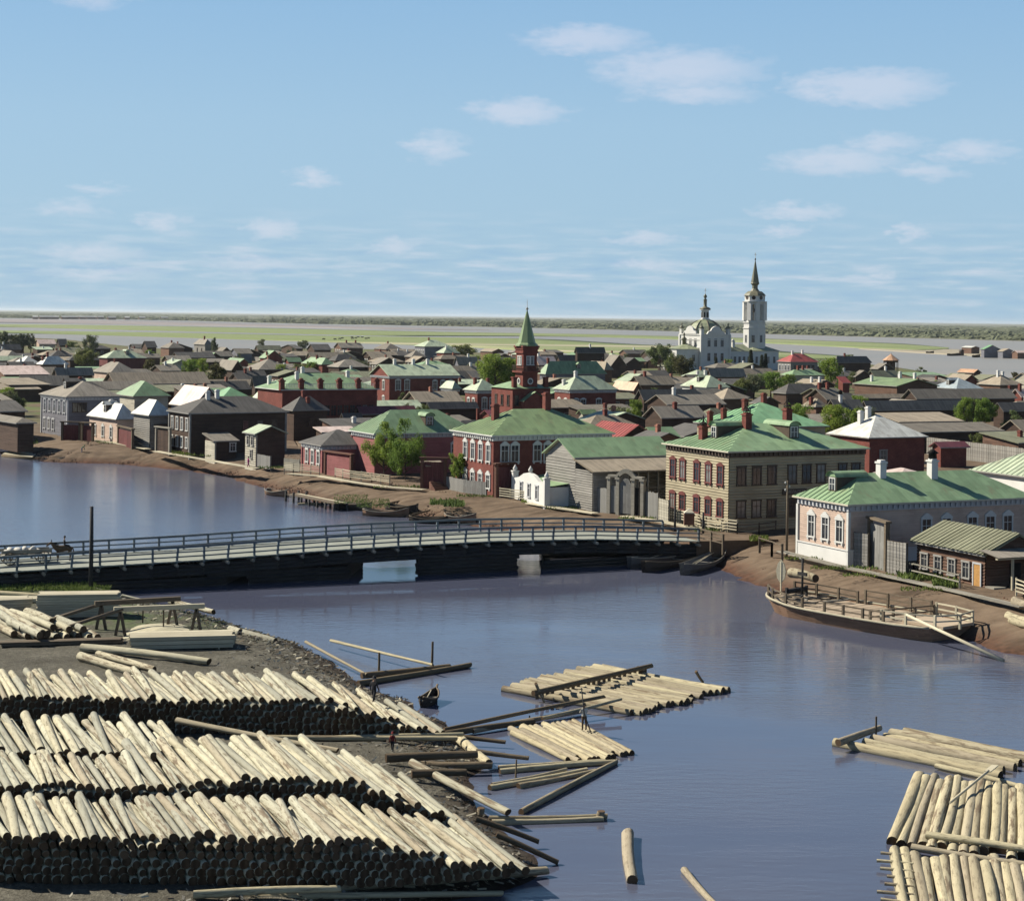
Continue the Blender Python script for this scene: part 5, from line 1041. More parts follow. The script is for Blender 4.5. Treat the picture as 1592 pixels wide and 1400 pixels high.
def carved_gate():
    a, b = gp(947, 797, ZG), gp(999, 802, ZG); d = b-a; L = d.length; t = thing('carved_gate', 'carved grey wooden gateway with arched middle between board fences', 'gate', a, math.atan2(d.y, d.x))
    for x in (0, L*.27, L*.73, L): m = MB(); m.box(x-.22, x+.22, -.22, .22, -.6, 4.0); m.box(x-.32, x+.32, -.32, .32, 4.0, 4.25); m.build('post', WGREY, t)
    for x0, x1, h in ((.22, L*.27-.22, 3.2), (L*.73+.22, L-.22, 3.2)):
        m = MB(); m.box(x0, x1, -.05, .05, .1, h); m.build('side_door', M_['w_greyv'] if x0 < 2 else M_['dark'], t)
        m = MB(); m.box(x0-.3, x1+.3, -.3, .3, 4.26, 4.5); m.build('cap_beam', WGREY, t)
    m = MB(); n = 10; x0, x1 = L*.27+.22, L*.73-.22; P = [(x0, .1), (x1, .1)]+[(x1+(x0-x1)*i/n, 3.4+.8*math.sin(math.pi*i/n)) for i in range(n+1)]
    m.poly([(x,-.05,z) for x, z in P]); m.poly([(x,.05,z) for x, z in P][::-1]); m.build('arched_door', M_['w_greyv'], t)
    m = MB()
    for i in range(n):
        f0, f1 = i/n, (i+1)/n; q0, q1 = (x0-.4+(x1-x0+.8)*f0, 4.3+.75*math.sin(math.pi*f0)), (x0-.4+(x1-x0+.8)*f1, 4.3+.75*math.sin(math.pi*f1)); m.bar((q0[0],0,q0[1]), (q1[0],0,q1[1]), .5, .28, 0, (0,1,0))
    m.build('arched_beam', WGREY, t)
carved_gate()
def gatehouse():
    a, b = gp(797, 774, ZG), gp(847, 788, ZG); d = b-a; L = d.length; h = zat(820, 743, a.y)-ZG; t = thing('gatehouse', 'small white plastered gatehouse with curved gable and three windows', 'gatehouse', a, math.atan2(d.y, d.x))
    P = [(0,-1),(L,-1),(L,h),(L*.8,h+.35),(L*.66,h+.9),(L*.5,h+1.15),(L*.34,h+.9),(L*.2,h+.35),(0,h)]; m = MB()
    m.poly([(x,0,z) for x, z in P]); m.poly([(x,.5,z) for x, z in P][::-1])
    for i in range(len(P)): p, q = P[i], P[(i+1) % len(P)]; m.poly([(p[0],0,p[1]),(p[0],.5,p[1]),(q[0],.5,q[1]),(q[0],0,q[1])])
    m.box(.1, L-.1, .501, 4.0, -1, h-.2); m.build('wall', M_['white'], t)
    m = MB(); m.poly([(-.1,.45,h-.1),(L+.1,.45,h-.1),(L+.1,4.2,h+.4),(-.1,4.2,h+.4)]); m.build('roof', M_['tin_green'], t)
    for x in (.12, L*.5, L-.12):
        m = MB(); zt = h+.9 if x != L*.5 else h+1.15
        if x != L*.5: m.box(x-.28, x+.28, -.12, .6, -1, h+.8); m.box(x-.36, x+.36, -.2, .68, h+.8, h+.95)
        m.lathe([(.2, zt+.0),(.3, zt+.35),(.14, zt+.6),(.04, zt+.8)], 10, (x, .25, 0)); m.build('pilaster', M_['white'], t)
    for f in (.28, .52, .76): put_window(t, 'blue', .7, 1.5, (L*f, 0, h*.3), 0)
gatehouse()
def barn_front():                                            # open gallery and lean-to of the long barn
    d = FRONT['barn']; t, LX = d['t'], d['LX']; dep = 4.2; h = 4.7
    m = MB(); log_wall(m, (.45,.45,0), (.45,.45-dep,0), -1.2, h, (-1,0,0), .28); m.build('lean_to_wall', M_['w_grey'], t); m = MB(); m.box(LX-.6,LX-.5,.35-dep,.4,-1.2,h); m.build('lean_to_wall', M_['w_grey'], t); m = MB(); m.box(.46, 5.2, .35-dep, .43-dep, -1.2, h); m.build('lean_to_front', M_['w_grey'], t)
    m = MB(); m.poly([(0,.2-dep-.5,h),(LX,.2-dep-.5,h),(LX,.6,h+1.3),(0,.6,h+1.3)]); m.poly([(0,.2-dep-.5,h-.15),(LX,.2-dep-.5,h-.15),(LX,.6,h+1.15),(0,.6,h+1.15)][::-1]); m.poly([(0,.2-dep-.5,h-.15),(LX,.2-dep-.5,h-.15),(LX,.2-dep-.5,h),(0,.2-dep-.5,h)]); m.build('lean_to_roof', M_['plank_tan'], t)
    n = 6
    for i in range(n+1):
        x = 5.2+(LX-6)*i/n; m = MB(); m.box(x-.1, x+.1, .3-dep, .5-dep, -1.2, h); m.build('gallery_post', WGREY, t)
        if i < n:
            x2 = 5.2+(LX-6)*(i+1)/n; m = MB(); m.bar((x+.1,.4-dep,1.5),(x2-.1,.4-dep,1.5),.1,.12); m.bar((x+.1,.4-dep,2.6),(x2-.1,.4-dep,2.6),.1,.12); m.bar((x+.1,.4-dep,1.56),(x2-.1,.4-dep,2.54),.06,.08); m.bar((x+.1,.46-dep,2.54),(x2-.1,.46-dep,1.56),.06,.08); m.build('gallery_balustrade', WGREY, t)
barn_front()
def sign():                                                  # signboard on the shaded side of the cream house
    d = FRONT['yellow']; t, LX = d['t'], d['LX']; x0 = d['ov']; y = d['ov']-.1; x = LX*.47; zc = 4.05
    m = MB(); m.box(x-1.6, x+1.6, y-.14, y-.06, zc-.3, zc+.35); o = m.build('signboard', M_['trim_br'], t)
    cu = bpy.data.curves.new('sign_lettering', 'FONT'); cu.body = 'Г. МЕЛАЛЕТЪ'; cu.size = .44; cu.align_x = 'CENTER'; cu.extrude = .01; cu.materials.append(M_['trim_g'])
    q = bpy.data.objects.new('tmp', cu); col.objects.link(q); dg = bpy.context.evaluated_depsgraph_get(); me = bpy.data.meshes.new_from_object(q.evaluated_get(dg)); bpy.data.objects.remove(q)
    l = link('lettering', me, o, (x, y-.155, zc-.13)); l.rotation_euler = (R(90), 0, 0)
sign()
def pole(label, u, v, vt, z0, r=.13, mat=None, arms=0, name='telegraph_pole', cat='pole'):
    p = gp(u, v, z0); h = zat(u, vt, p.y)-z0; t = thing(name, label, cat, p); m = MB(); m.tube([(0,0,-.8),(.02,0,h*.5),(0,0,h)], [r, r*.9, r*.75], 8); m.build('shaft', mat or WOLD, t)
    for k in range(arms): m = MB(); m.lathe([(.06,0),(.09,.1),(.05,.22)], 6, (.2*(1 if k % 2 else -1), 0, h-.3-.35*k)); m.bar((0,0,h-.32-.35*k),(.2*(1 if k % 2 else -1),0,h-.32-.35*k),.03,.03); m.build('insulator', M_['trim_w'], t)
    return t
pole('tall dark telegraph pole at the near end of the bridge', 141, 912, 787, 1.0, .2, WB)
pole('slim telegraph pole with insulators beside the cream log house', 1223, 858, 747, ZG, .13, WOLD, 3)
pole('thin dark post at the bridge end, left of the notice box', 1049, 823, 786, ZG, .14, WB, 0, 'post', 'post')
pole('thin dark post at the bridge end, right of the notice box', 1093, 828, 796, ZG, .14, WB, 0, 'post', 'post')
t = thing('notice_box', 'small dark notice box with pale peaked top at the bridge end', 'box', gp(1071, 820, ZG)); m = MB(); m.box(-.55,.55,-.4,.4,.3,1.6); m.build('box', WRED, t); m = MB(); m.lathe([(.8,1.6),(.75,1.7),(.05,2.1)],4,(0,0,0),0,False,.5); m.build('lid', M_['trim_c'], t); m = MB(); m.box(-.08,.08,-.08,.08,-.5,.3); m.build('foot', WOLD, t)

def hut_extras():                                            # plank door, shutters and the open porch of the mossy-roofed hut
    d = FRONT['hut']; t, LX, LY, ov = d['t'], d['LX'], d['LY'], d['ov']; pr = .1
    m = MB(); m.box(ov-pr-.06, ov-pr, ov+.5, ov+1.4, -.1, 1.9); o = m.build('door', m_plain('orange_plank_door', (.50,.27,.09), .7, 4, .3), t)
    m = MB(); m.box(ov-pr-.1, ov-pr, ov+.36, ov+.5, -.1, 2.05); m.box(ov-pr-.1, ov-pr, ov+1.4, ov+1.54, -.1, 2.05); m.box(ov-pr-.1, ov-pr, ov+.5, ov+1.4, 1.9, 2.05); m.build('door_frame', M_['trim_b'], o)
    for x in (1.5, 5.2, 9.0):
        m = MB(); m.box(x-.09, x+.09, -1.9, -1.72, -1, 2.7); m.build('porch_post', WNEW, t)
    m = MB(); m.box(-.2, 9.4, -1.95, -1.67, 2.7, 2.9); m.build('porch_beam', WNEW, t)
    m = MB(); m.poly([(-.3,-2.2,2.92),(9.6,-2.2,2.92),(9.6,.4,3.3),(-.3,.4,3.3)]); m.poly([(-.3,-2.2,2.86),(9.6,-2.2,2.86),(9.6,.4,3.24),(-.3,.4,3.24)][::-1]); m.build('porch_roof', M_['plank'], t)
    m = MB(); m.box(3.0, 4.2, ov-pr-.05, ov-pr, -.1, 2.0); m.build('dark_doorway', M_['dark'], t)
    m = MB(); m.box(.3, 1.6, -.9, .3, -.4, .18); m.build('doorstep', WGREY, t)
hut_extras()
t = thing('porch_steps', 'flight of reddish wooden steps left of the red house', 'steps', gp(676, 762, ZG), R(28))
for k in range(5): m = MB(); m.box(0, 2.4, .34*k, .34*k+.36, -.3, .2*(k+1)); m.build('step', WRED, t)
t = thing('porch_canopy', 'small carved porch canopy with pale scalloped roof beside the tree', 'porch', gp(664, 759, ZG), R(28))
for x in (0, 2.2): m = MB(); m.box(x-.1, x+.1, -.1, .1, -.4, 3.0); m.build('post', WGREY, t)
m = MB(); m.poly([(-.4,-.5,3.0),(2.6,-.5,3.0),(2.6,1.6,3.5),(-.4,1.6,3.5)]); m.poly([(-.4,-.5,2.9),(2.6,-.5,2.9),(2.6,1.6,3.4),(-.4,1.6,3.4)][::-1]); m.poly([(-.4,-.5,2.9),(2.6,-.5,2.9),(2.6,-.5,3.0),(-.4,-.5,3.0)]); m.build('roof', M_['plank_tan'], t)
# ------------------------------------------------------------------ logs
def mk_log(name, a, b, c):
    g = G(name); v = g.coord('Object'); rv = g.rnd(); off = g.comb(g.math('MULTIPLY', rv, 40), 0.0, 0.0)
    ad = g.N.new('ShaderNodeVectorMath'); ad.operation = 'ADD'; g.L.new(g.mapn(v, (5.0, 1.1, 1.1)), ad.inputs[0]); g.L.new(off, ad.inputs[1])
    n = g.noise(ad.outputs[0], 1.6, 6, .7); n2 = g.noise(ad.outputs[0], .45, 3, .6)
    base = g.ramp(rv, [(0, a), (.2, b), (.32, mul(c, .8)), (.45, mul(a, .9)), (.62, c), (.75, mul(a, 1.1)), (.88, (.36,.31,.23)), (1, mul(b, 1.1))])
    base = g.mix(g.math('MULTIPLY', g.math('SUBTRACT', n, .50), 5.0, clamp=True), base, c4((.15,.12,.085)))
    base = g.mix(g.math('MULTIPLY', g.math('SUBTRACT', n2, .5), 2.0, clamp=True), base, c4(mul(b, .75)))
    bark = g.math('MULTIPLY', g.math('MULTIPLY', g.math('SUBTRACT', g.noise(ad.outputs[0], .8, 5, .7), .5), 12, clamp=True), g.math('GREATER_THAN', g.math('FRACT', g.math('MULTIPLY', rv, 7.3)), .62)); base = g.mix(g.math('MULTIPLY', bark, .75), base, c4((.17,.125,.085)))
    n5 = g.noise(ad.outputs[0], 6.5, 4, .7); base = g.mix(g.math('MULTIPLY', g.math('SUBTRACT', n5, .60), 7.0, clamp=True), base, c4((.12,.095,.07)))
    g.bump(g.math('ADD', n, g.math('MULTIPLY', n5, .5)), .7, .035); return g.done(base, .88, .12)
LOGM = mk_log('peeled_log', (.58,.535,.385), (.50,.49,.385), (.39,.385,.315)); LOGB = mk_log('raft_log', (.52,.465,.31), (.45,.39,.255), (.36,.315,.23)); LOGD = mk_log('wet_dark_log', (.15,.115,.075), (.10,.08,.058), (.20,.16,.10))
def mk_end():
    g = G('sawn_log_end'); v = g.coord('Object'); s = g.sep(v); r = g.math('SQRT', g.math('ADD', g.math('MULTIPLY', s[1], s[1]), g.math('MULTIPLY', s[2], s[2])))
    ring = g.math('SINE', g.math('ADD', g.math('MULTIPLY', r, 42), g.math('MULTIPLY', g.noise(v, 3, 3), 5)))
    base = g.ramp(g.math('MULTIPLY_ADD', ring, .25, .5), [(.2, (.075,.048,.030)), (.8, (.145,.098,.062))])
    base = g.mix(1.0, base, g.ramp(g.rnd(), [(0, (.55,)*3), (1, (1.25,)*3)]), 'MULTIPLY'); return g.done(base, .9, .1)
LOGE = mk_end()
def log_variants(mat, k, n=12, rings=9):
    out = []
    for s in range(k):
        rr = random.Random(s+31); m = MB(); ph = [rr.uniform(0, 6.28) for _ in range(4)]; cu = (rr.uniform(-.35,.35), rr.uniform(-.35,.35))
        for i in range(rings):
            f = i/(rings-1); R0 = (1.08-.2*f)*rr.uniform(.965,1.035); sk = rr.uniform(-.006,.006) if i in (0, rings-1) else 0
            for k in range(n):
                an = 2*math.pi*k/n; q = R0*(1+.05*math.sin(2*an+ph[0])+.03*math.sin(3*an+ph[1]+f*3)); m.v.append((f-.5+sk*math.cos(an+ph[2]), q*math.cos(an)+cu[0]*math.sin(math.pi*f), q*math.sin(an)+cu[1]*math.sin(math.pi*f)))
        for i in range(rings-1):
            for k in range(n): a, b = i*n+k, i*n+(k+1) % n; m.f.append((a, a+n, b+n, b)); m.m.append(0); m.sm.append(True)
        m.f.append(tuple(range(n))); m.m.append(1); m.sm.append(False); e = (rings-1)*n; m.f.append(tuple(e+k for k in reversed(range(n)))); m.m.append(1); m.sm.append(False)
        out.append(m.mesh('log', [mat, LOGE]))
    return out
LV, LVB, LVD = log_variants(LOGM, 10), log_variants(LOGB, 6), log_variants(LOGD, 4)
def put_log(a, b, r, variants, parent=None, name='log'):
    a, b = Vector(a), Vector(b); d = b-a; L = d.length; d.normalize()
    o = link(name, random.choice(variants), parent); rot = d.to_track_quat('X', 'Z').to_matrix().to_4x4() @ Matrix.Rotation(random.uniform(0, 6.28), 4, 'X')
    o.matrix_local = Matrix.Translation((a+b)/2) @ rot @ Matrix.Diagonal((L, r, r, 1)); return o
def log_px(u0, v0, u1, v1, r, z0=None, z1=None, variants=None, parent=None, name='log'):
    z0 = r*.55 if z0 is None else z0; z1 = z0 if z1 is None else z1
    off = parent.location if parent else Vector((0,0,0)); return put_log(gp(u0, v0, z0)-off, gp(u1, v1, z1)-off, r, variants or LVB, parent, name)
TH = R(22.5); LD = Vector((math.sin(TH), -math.cos(TH), 0))
allogs = []
def pile(key, Yf, xl, xr, layers, base=YZ, L=6.5, pitch=.41, dz_=.355, rs=(.15, .225), back=0.0):
    """layers(x) gives how many courses lie at x; Yf the line of the log ends facing the river"""
    kmax = max(layers(xl+(xr-xl)*i/40) for i in range(41)); rng = random.Random(key)
    for k in range(kmax):
        x = xl+(.26 if k % 2 else 0)
        while x < xr:
            n = layers(x)
            if k < n:
                top = k == n-1; r = rng.uniform(*rs); j = rng.uniform(-.12, .12)*(2.2 if top else 1.0)+(rng.uniform(-.2,.2) if top else 0)
                a = TH+rng.gauss(0, R(2.4 if top else 1.3)); d = Vector((math.sin(a), -math.cos(a), 0)); ln = (L(x) if callable(L) else L)*rng.uniform(.92, 1.08)
                e = Vector((x, Yf(x) if callable(Yf) else Yf, base+r*.9+k*dz_+rng.uniform(-.06,.06)))+d*(j+(rng.uniform(-.5,.55) if top else 0)); s_ = e-d*ln; s_.z += back*(1 if top else .6)+rng.uniform(-.07,.12)
                allogs.append([key, k, top, e, s_, r, x])
            x += pitch*rng.uniform(.93, 1.08)
cl = lambda v, a, b: max(a, min(b, v))
pile('near', lambda x: 76.2+max(0, x+5)*.3, -25, 1.2, lambda x: 6 if x < -5.2 else int(cl(round(5.4-(x+5.2)*.7), 1, 5)), L=lambda x: 6.6 if x < -6 else 7.4)
pile('second', lambda x: 82.8+(0 if x < -16 else min(1.6, (x+16)*.4)), -27.5, -1.6, lambda x: 7 if x < -7.0 else int(cl(round(7-(x+7.0)*1.1), 1, 7)), L=lambda x: 6.3 if x < -16 else 8.6)
pile('third', lambda x: 89.1, -30, -15.0, lambda x: 7 if x < -17.5 else 6, L=8.4)
pile('back', lambda x: 103.4+max(0, x+8)*.2, -35, -3.6, lambda x: 6 if x < -10.5 else int(cl(round(6-(x+10.5)*.8), 1, 6)), L=7.8)
LAB = {'near': 'stack nearest the camera', 'second': 'second stack from the camera', 'third': 'short third stack', 'back': 'rearmost long stack'}
pri = {'near': 0, 'second': 1, 'back': 2, 'third': 1}
vis = [q for q in allogs if -40 < proj(q[3])[0] < 1000 or -40 < proj(q[4])[0] < 1000]
vis.sort(key=lambda q: (0 if q[2] else 1, pri[q[0]], -q[1]))
for i, q in enumerate(vis[:288]):
    o = put_log(q[4], q[3], q[5], LV); pu = proj(q[3])[0]; part = ('left' if pu < 230 else 'middle' if pu < 460 else 'right')+' part'; lay = 'lying on top' if q[2] else 'showing its end below the top'
    tag(o, 'peeled log '+lay+' of the '+LAB[q[0]]+', '+part, 'log', 'logs '+lay+', '+q[0]+' stack, '+part)
m = MB(); rr = random.Random(5)
rest = {}
mm = MB()
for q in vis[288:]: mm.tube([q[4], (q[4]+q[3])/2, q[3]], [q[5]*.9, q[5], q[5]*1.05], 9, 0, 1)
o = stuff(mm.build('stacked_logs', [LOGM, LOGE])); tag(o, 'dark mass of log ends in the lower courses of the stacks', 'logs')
# sloping support logs and skids in and around the stacks
def loose(label, *lst, variants=None, name='log', cat='log', group=None, r=.2):
    for q in lst:
        u0, v0, u1, v1 = q[:4]; rr_ = q[4] if len(q) > 4 else r; z0 = q[5] if len(q) > 5 else YZ+rr_; z1 = q[6] if len(q) > 6 else z0
        tag(log_px(u0, v0, u1, v1, rr_, z0, z1, variants or LV, None, name), label, cat, group)
loose('long leaning pole reaching across the second stack', (275,1119,525,1166,.16,2.6,2.4), variants=LVB)
loose('long white trunk lying above the rearmost stack', (127,1006,325,1028,.27))
loose('thick pale log ending among the rearmost stack', (125,1020,215,1046,.3))
loose('mossy log beside the thick pale log', (152,1016,240,1040,.22))
loose('squared white beam pointing at the water beyond the trestle', (264,934,332,951,.22,1.2), name='beam')
loose('bright white log at the water edge below the trestle', (372,983,428,997,.3,.6,.5))
loose('short stub log left of the bright white log', (358,979,374,983,.33,.7))
loose('pale pole lying from the telegraph pole to the water', (146,915,224,933,.12,.9,.4))
loose('long thin trunk across the yard below the bridge', (0,922,150,930,.2), (0,930,120,935,.16), group='trunks below the bridge', variants=LVB)
loose('grey plank-like log lying across the mud before the rearmost stack', (390,1146,710,1147,.16), (470,1148,720,1141,.13), group='skid logs before the back stack', variants=LVB)
loose('dark squared log by the inlet', (600,1178,742,1172,.22), (655,1190,765,1188,.25,.35), (640,1202,725,1200,.2), group='dark logs by the inlet', variants=LVD)
loose('pale round log standing at the inlet mouth', (716,1149,760,1186,.26,.45), variants=LVB)
loose('skid log at the bottom edge below the nearest stack', (520,1378,850,1352,.22,.7,.25), (300,1390,530,1381,.16), (330,1395,780,1388,.14,.7,.3), group='skid logs at the bottom edge', variants=LVB)
loose('leaning dark pole at the right end of the nearest stack', (740,1272,838,1308,.13,1.3,.3), (772,1296,868,1340,.14,1.3,.1), group='leaning dark poles at the pile end', variants=LVD)
loose('dark pole jutting over the water at the inlet', (708,1143,786,1153,.13,.55,.35), (740,1167,822,1178,.14,.6,.3), group='dark poles over the inlet', variants=LVD)
loose('fallen log at the foot of the second stack', (640,1185,790,1262,.2,1.0,.8), variants=LV)
loose('log lying on the street above the ferry', (1230,890,1268,899,.42,ZG+.3), variants=LVB)
loose('pale log lying at the right edge of the street', (1577,935,1600,940,.4,ZG+.3), variants=LVB)
loose('pale log lying on the shore at the right edge', (1567,957,1600,965,.35,1.6), (1572,963,1605,972,.3,1.5), group='pale logs on the right shore', variants=LVB)
# small stack of thick logs at upper left
t_sm = []
for k, (u0, v0, u1, v1, z_) in enumerate([(-30,958,22,985,1.1),(-20,950,44,988,1.1),(0,952,58,990,1.1),(20,954,68,990,1.1),(40,955,88,990,1.1),(58,960,104,990,1.1),(80,968,122,988,1.1),(96,966,140,990,1.1),(110,972,152,991,1.1),(-20,940,34,976,1.55),(-6,944,66,984,1.6),(18,952,83,975,1.7),(42,950,82,965,1.9),(70,964,108,978,1.6),(90,962,130,978,1.6),(15,966,62,987,1.6),(30,964,74,985,1.5)]):
    tag(log_px(u0, v0, u1, v1, .3, z_, z_, LV), 'thick log of the small stack behind the plank pile', 'log', 'logs of the small upper-left stack')
# ------------------------------------------------------------------ sawn timber and trestle
def board_stack(label, u0, v0, u1, v1, w, n, th, mat, z0=YZ):
    a, b = gp(u0, v0, z0), gp(u1, v1, z0); d = b-a; L = d.length; t = thing('board_stack', label, 'timber stack', a, math.atan2(d.y, d.x))
    for k in range(n):
        for j in range(max(1, int(w/.5))):
            m = MB(); x0 = random.uniform(-.15,.1); m.box(x0, L+random.uniform(-.2,.2), j*.5+.01, j*.5+.48, k*th+.1, k*th+.1+th*.88); m.build('board', mat, t)
board_stack('wide stack of sawn planks behind the trestle', 58, 962, 185, 960, 2.0, 9, .2, WNEW)
board_stack('low stack of long beams below the trestle', 203, 1012, 365, 1008, 2.6, 3, .3, WNEW)
board_stack('thin dark boards lying left of the beam stack', 0, 1007, 190, 1001, 1.2, 2, .14, WOLD)
board_stack('short planks at the left edge behind the log stack', -40, 962, 48, 958, 2.0, 6, .22, WNEW)
board_stack('long pale planks at the left edge below the bridge', -60, 936, 95, 938, 1.5, 2, .15, WNEW)
def trestle():
    P = lambda u, v, z: gp(u, v, z)
    t = thing('saw_trestle', 'timber trestle with two long beams over a sawdust floor', 'trestle', gp(180, 990, YZ)); o = t.location
    def leg(u, v, h, dx=.4):
        b = P(u, v, YZ)-o
        for s in (-1, 1): m = MB(); m.bar((b.x+s*dx, b.y, -.2), (b.x, b.y, h), .2, .2); m.build('leg', WOLD, t)
        return b+Vector((0,0,h))
    r0, r1 = leg(157, 978, 1.9), leg(268, 971, 1.9); f0, f1 = leg(187, 988, 1.9), leg(305, 983, 1.9)
    for a, b in ((r0, r1), (f0, f1)): d = (b-a).normalized(); m = MB(); m.bar(a-d*.5+Vector((0,0,.1)), b+d*.6+Vector((0,0,.1)), .3, .35); m.build('beam', WNEW if a is f0 else WOLD, t)
    for a, (u, v) in ((r0, (62, 968)), (f0, (86, 980))): e = P(u, v, YZ+.6)-o; m = MB(); m.tube([a+Vector((.2,0,.1)), e], .13, 8); m.build('ramp_pole', WOLD, t)
    for u, v in ((222,968),(254,980)): b = P(u, v, YZ)-o; m = MB(); m.bar((b.x,b.y,-.2),(b.x,b.y,1.7),.1,.1); m.build('upright', WOLD, t)
trestle()
SAW = m_plain('sawdust', (.50,.46,.33), .95, 2.5, .3)
P = [gp(u, v, YZ+.16) for u, v in ((178,985),(205,965),(262,962),(306,972),(318,990),(262,1000),(205,1000))]; c = sum(P, Vector((0,0,0)))/len(P); m = MB(); ring = catmull(P+[P[0]], 50)[:-1]
for i in range(len(ring)): a, b = ring[i], ring[(i+1) % len(ring)]; m.poly([(a.x,a.y,YZ-.1),(b.x,b.y,YZ-.1),(c.x,c.y,YZ+.42)][::-1])
o = stuff(m.build('sawdust', SAW)); tag(o, 'pale sawdust spread under the timber trestle', 'sawdust')
# bark and chips strewn over the yard and the wet shore
def chips():
    rng = random.Random(11); m = MB()
    for i in range(6500):
        k = rng.randrange(8, 316); p = ys[k]; t_ = (ys[min(k+3,319)]-ys[max(k-3,0)]).normalized(); nn = Vector((t_.y,-t_.x,0)); d = abs(rng.gauss(0, 3.2))+.2; q = p+nn*d
        if proj(q)[0] < -20 or proj(q)[0] > 900: continue
        zz = min(YZ, .02+d*.2)+rng.uniform(.0,.1); a = rng.uniform(0,3.14); l, w_ = rng.uniform(.05,.26), rng.uniform(.02,.06); c_, s_ = math.cos(a), math.sin(a); tl = rng.uniform(-.08,.08)
        m.poly([(q.x-c_*l-s_*-w_, q.y-s_*l-c_*w_, zz-tl),(q.x+c_*l+s_*w_, q.y+s_*l-c_*w_, zz+tl),(q.x+c_*l-s_*w_, q.y+s_*l+c_*w_, zz+tl+.05),(q.x-c_*l-s_*w_, q.y-s_*l+c_*w_, zz-tl+.05)], rng.choice((0,0,0,1,1,2)))
    return m.build('bark_chips', [WOLD, WGREY, WNEW])
o = stuff(chips()); tag(o, 'bark chips and splinters strewn along the timber yard shore', 'bark litter')
# ------------------------------------------------------------------ rafts
def raft(label, left, right, n, r, jit=.5, variants=None, seed=1, z=.12):
    rng = random.Random(seed); a0, a1 = [gp(u, v, z) for u, v in left]; b0, b1 = [gp(u, v, z) for u, v in right]
    t = thing('log_raft', label, 'raft', (a0+a1+b0+b1)/4); o = t.location.copy(); o.z = 0; t.location.z = 0
    for i in range(n):
        f = i/(n-1); a, b = a0.lerp(a1, f), b0.lerp(b1, f); d = (b-a).normalized(); rr_ = r*rng.uniform(.82, 1.15)
        put_log(a-o-d*rng.uniform(-jit, jit), b-o+d*rng.uniform(-jit, jit)+Vector((rng.uniform(-.08,.08),rng.uniform(-.08,.08),0)), rr_, variants or LVB, t)
    return t
def on_raft(t, u0, v0, u1, v1, r, z0, z1=None, name='cross_log', variants=None): return log_px(u0, v0, u1, v1, r, z0, z1 if z1 is not None else z0, variants or LVB, t, name)
r1 = raft('large raft of pale logs with a raised cross-pole in mid-river', [(783,1071),(930,1037)], [(984,1109),(1131,1072)], 24, .27, .45, seed=3)
on_raft(r1, 829, 1077, 1014, 1034, .17, .95, variants=LVD)
for i in range(22): f = i/21; u, v = 835+168*f, 1079-38*f; m = MB(); p = gp(u, v, .5)-r1.location; m.box(p.x-.11, p.x+.11, p.y-.11, p.y+.11, .2, .8); m.build('peg', WOLD, r1)
on_raft(r1, 833, 1062, 846, 1090, .1, 1.6, .2, 'prop', LVB); on_raft(r1, 1082, 1043, 1093, 1060, .1, 1.1, .3, 'prop', LVD); on_raft(r1, 992, 1037, 1003, 1045, .1, .9, .3, 'prop', LVD)
r2 = raft('raft of slender parallel logs that the raftsman stands on', [(791,1136),(893,1122)], [(886,1181),(985,1172)], 13, .2, .6, seed=4)
on_raft(r2, 843, 1116, 966, 1086, .11, .5, .9, 'oar', LVB); on_raft(r2, 690, 1134, 940, 1082, .12, .25, .9, 'oar', LVD)
r3 = raft('raft of six very long logs near the right edge', [(1308,1157),(1386,1133)], [(1540,1203),(1640,1182)], 6, .3, .9, seed=5)
on_raft(r3, 1303, 1154, 1368, 1131, .2, .55, variants=LVD); m = MB(); p = gp(1362, 1134, .6)-r3.location; m.bar((p.x,p.y,.2),(p.x,p.y,1.4),.1,.1); m.build('peg', WOLD, r3)
r4 = raft('raft of short upright-lying logs at the right edge', [(1428,1210),(1625,1232)], [(1388,1308),(1640,1340)], 17, .29, .9, seed=6)
on_raft(r4, 1440, 1297, 1610, 1322, .17, .5); on_raft(r4, 1417, 1316, 1610, 1345, .17, .35); on_raft(r4, 1455, 1190, 1590, 1223, .15, .2)
t = thing('oar', 'long oar laid slantwise over the right-edge raft', 'oar', gp(1477, 1247, .6)); o = t.location; e = gp(1546, 1190, .9)-o; m = MB(); m.tube([(0,0,0), e*.86], .07, 8); m.build('shaft', WNEW, t); m = MB(); m.bar(e*.84, e*1.02, .34, .06); m.build('blade', WNEW, t)
r5 = raft('raft of tightly laid logs cut by the bottom right corner', [(1392,1328),(1640,1352)], [(1414,1452),(1660,1470)], 17, .29, .7, seed=8)
for i in range(7): on_raft(r5, 1355+random.uniform(0,25), 1325+i*12, 1420, 1330+i*12, .07, .3, name='stick')
loose('floating log drifting alone in the open water', (976,1296,983,1368,.28,.14), variants=LV)
loose('pale pole floating at the bottom edge', (1064,1352,1116,1410,.16,.1), variants=LVB)
loose('floating pole beside the slender raft', (777,1199,956,1184,.17,.1), (775,1193,940,1182,.13,.1), (761,1224,912,1196,.16,.12), (765,1220,880,1196,.13,.2), (806,1222,926,1198,.16,.1), group='poles floating beside the slender raft', variants=LVB)
loose('long pole slanting across the water toward the slender raft', (810,1262,958,1184,.16,.1), variants=LVB)
loose('boom of two poles with a post at its end', (760,1272,944,1268,.15,.14), (765,1278,938,1272,.15,.12), group='boom poles', variants=LVB)
loose('boom of dark logs at the inlet leading to the rafts', (678,1143,830,1121,.2,.2), (735,1136,910,1104,.15,.2), group='dark boom logs', variants=LVD)
loose('dark mooring log of the pole frame in the inlet', (562,1050,700,1035,.2,.3), (557,1062,731,1033,.2,.2), group='mooring logs of the inlet frame', variants=LVD)
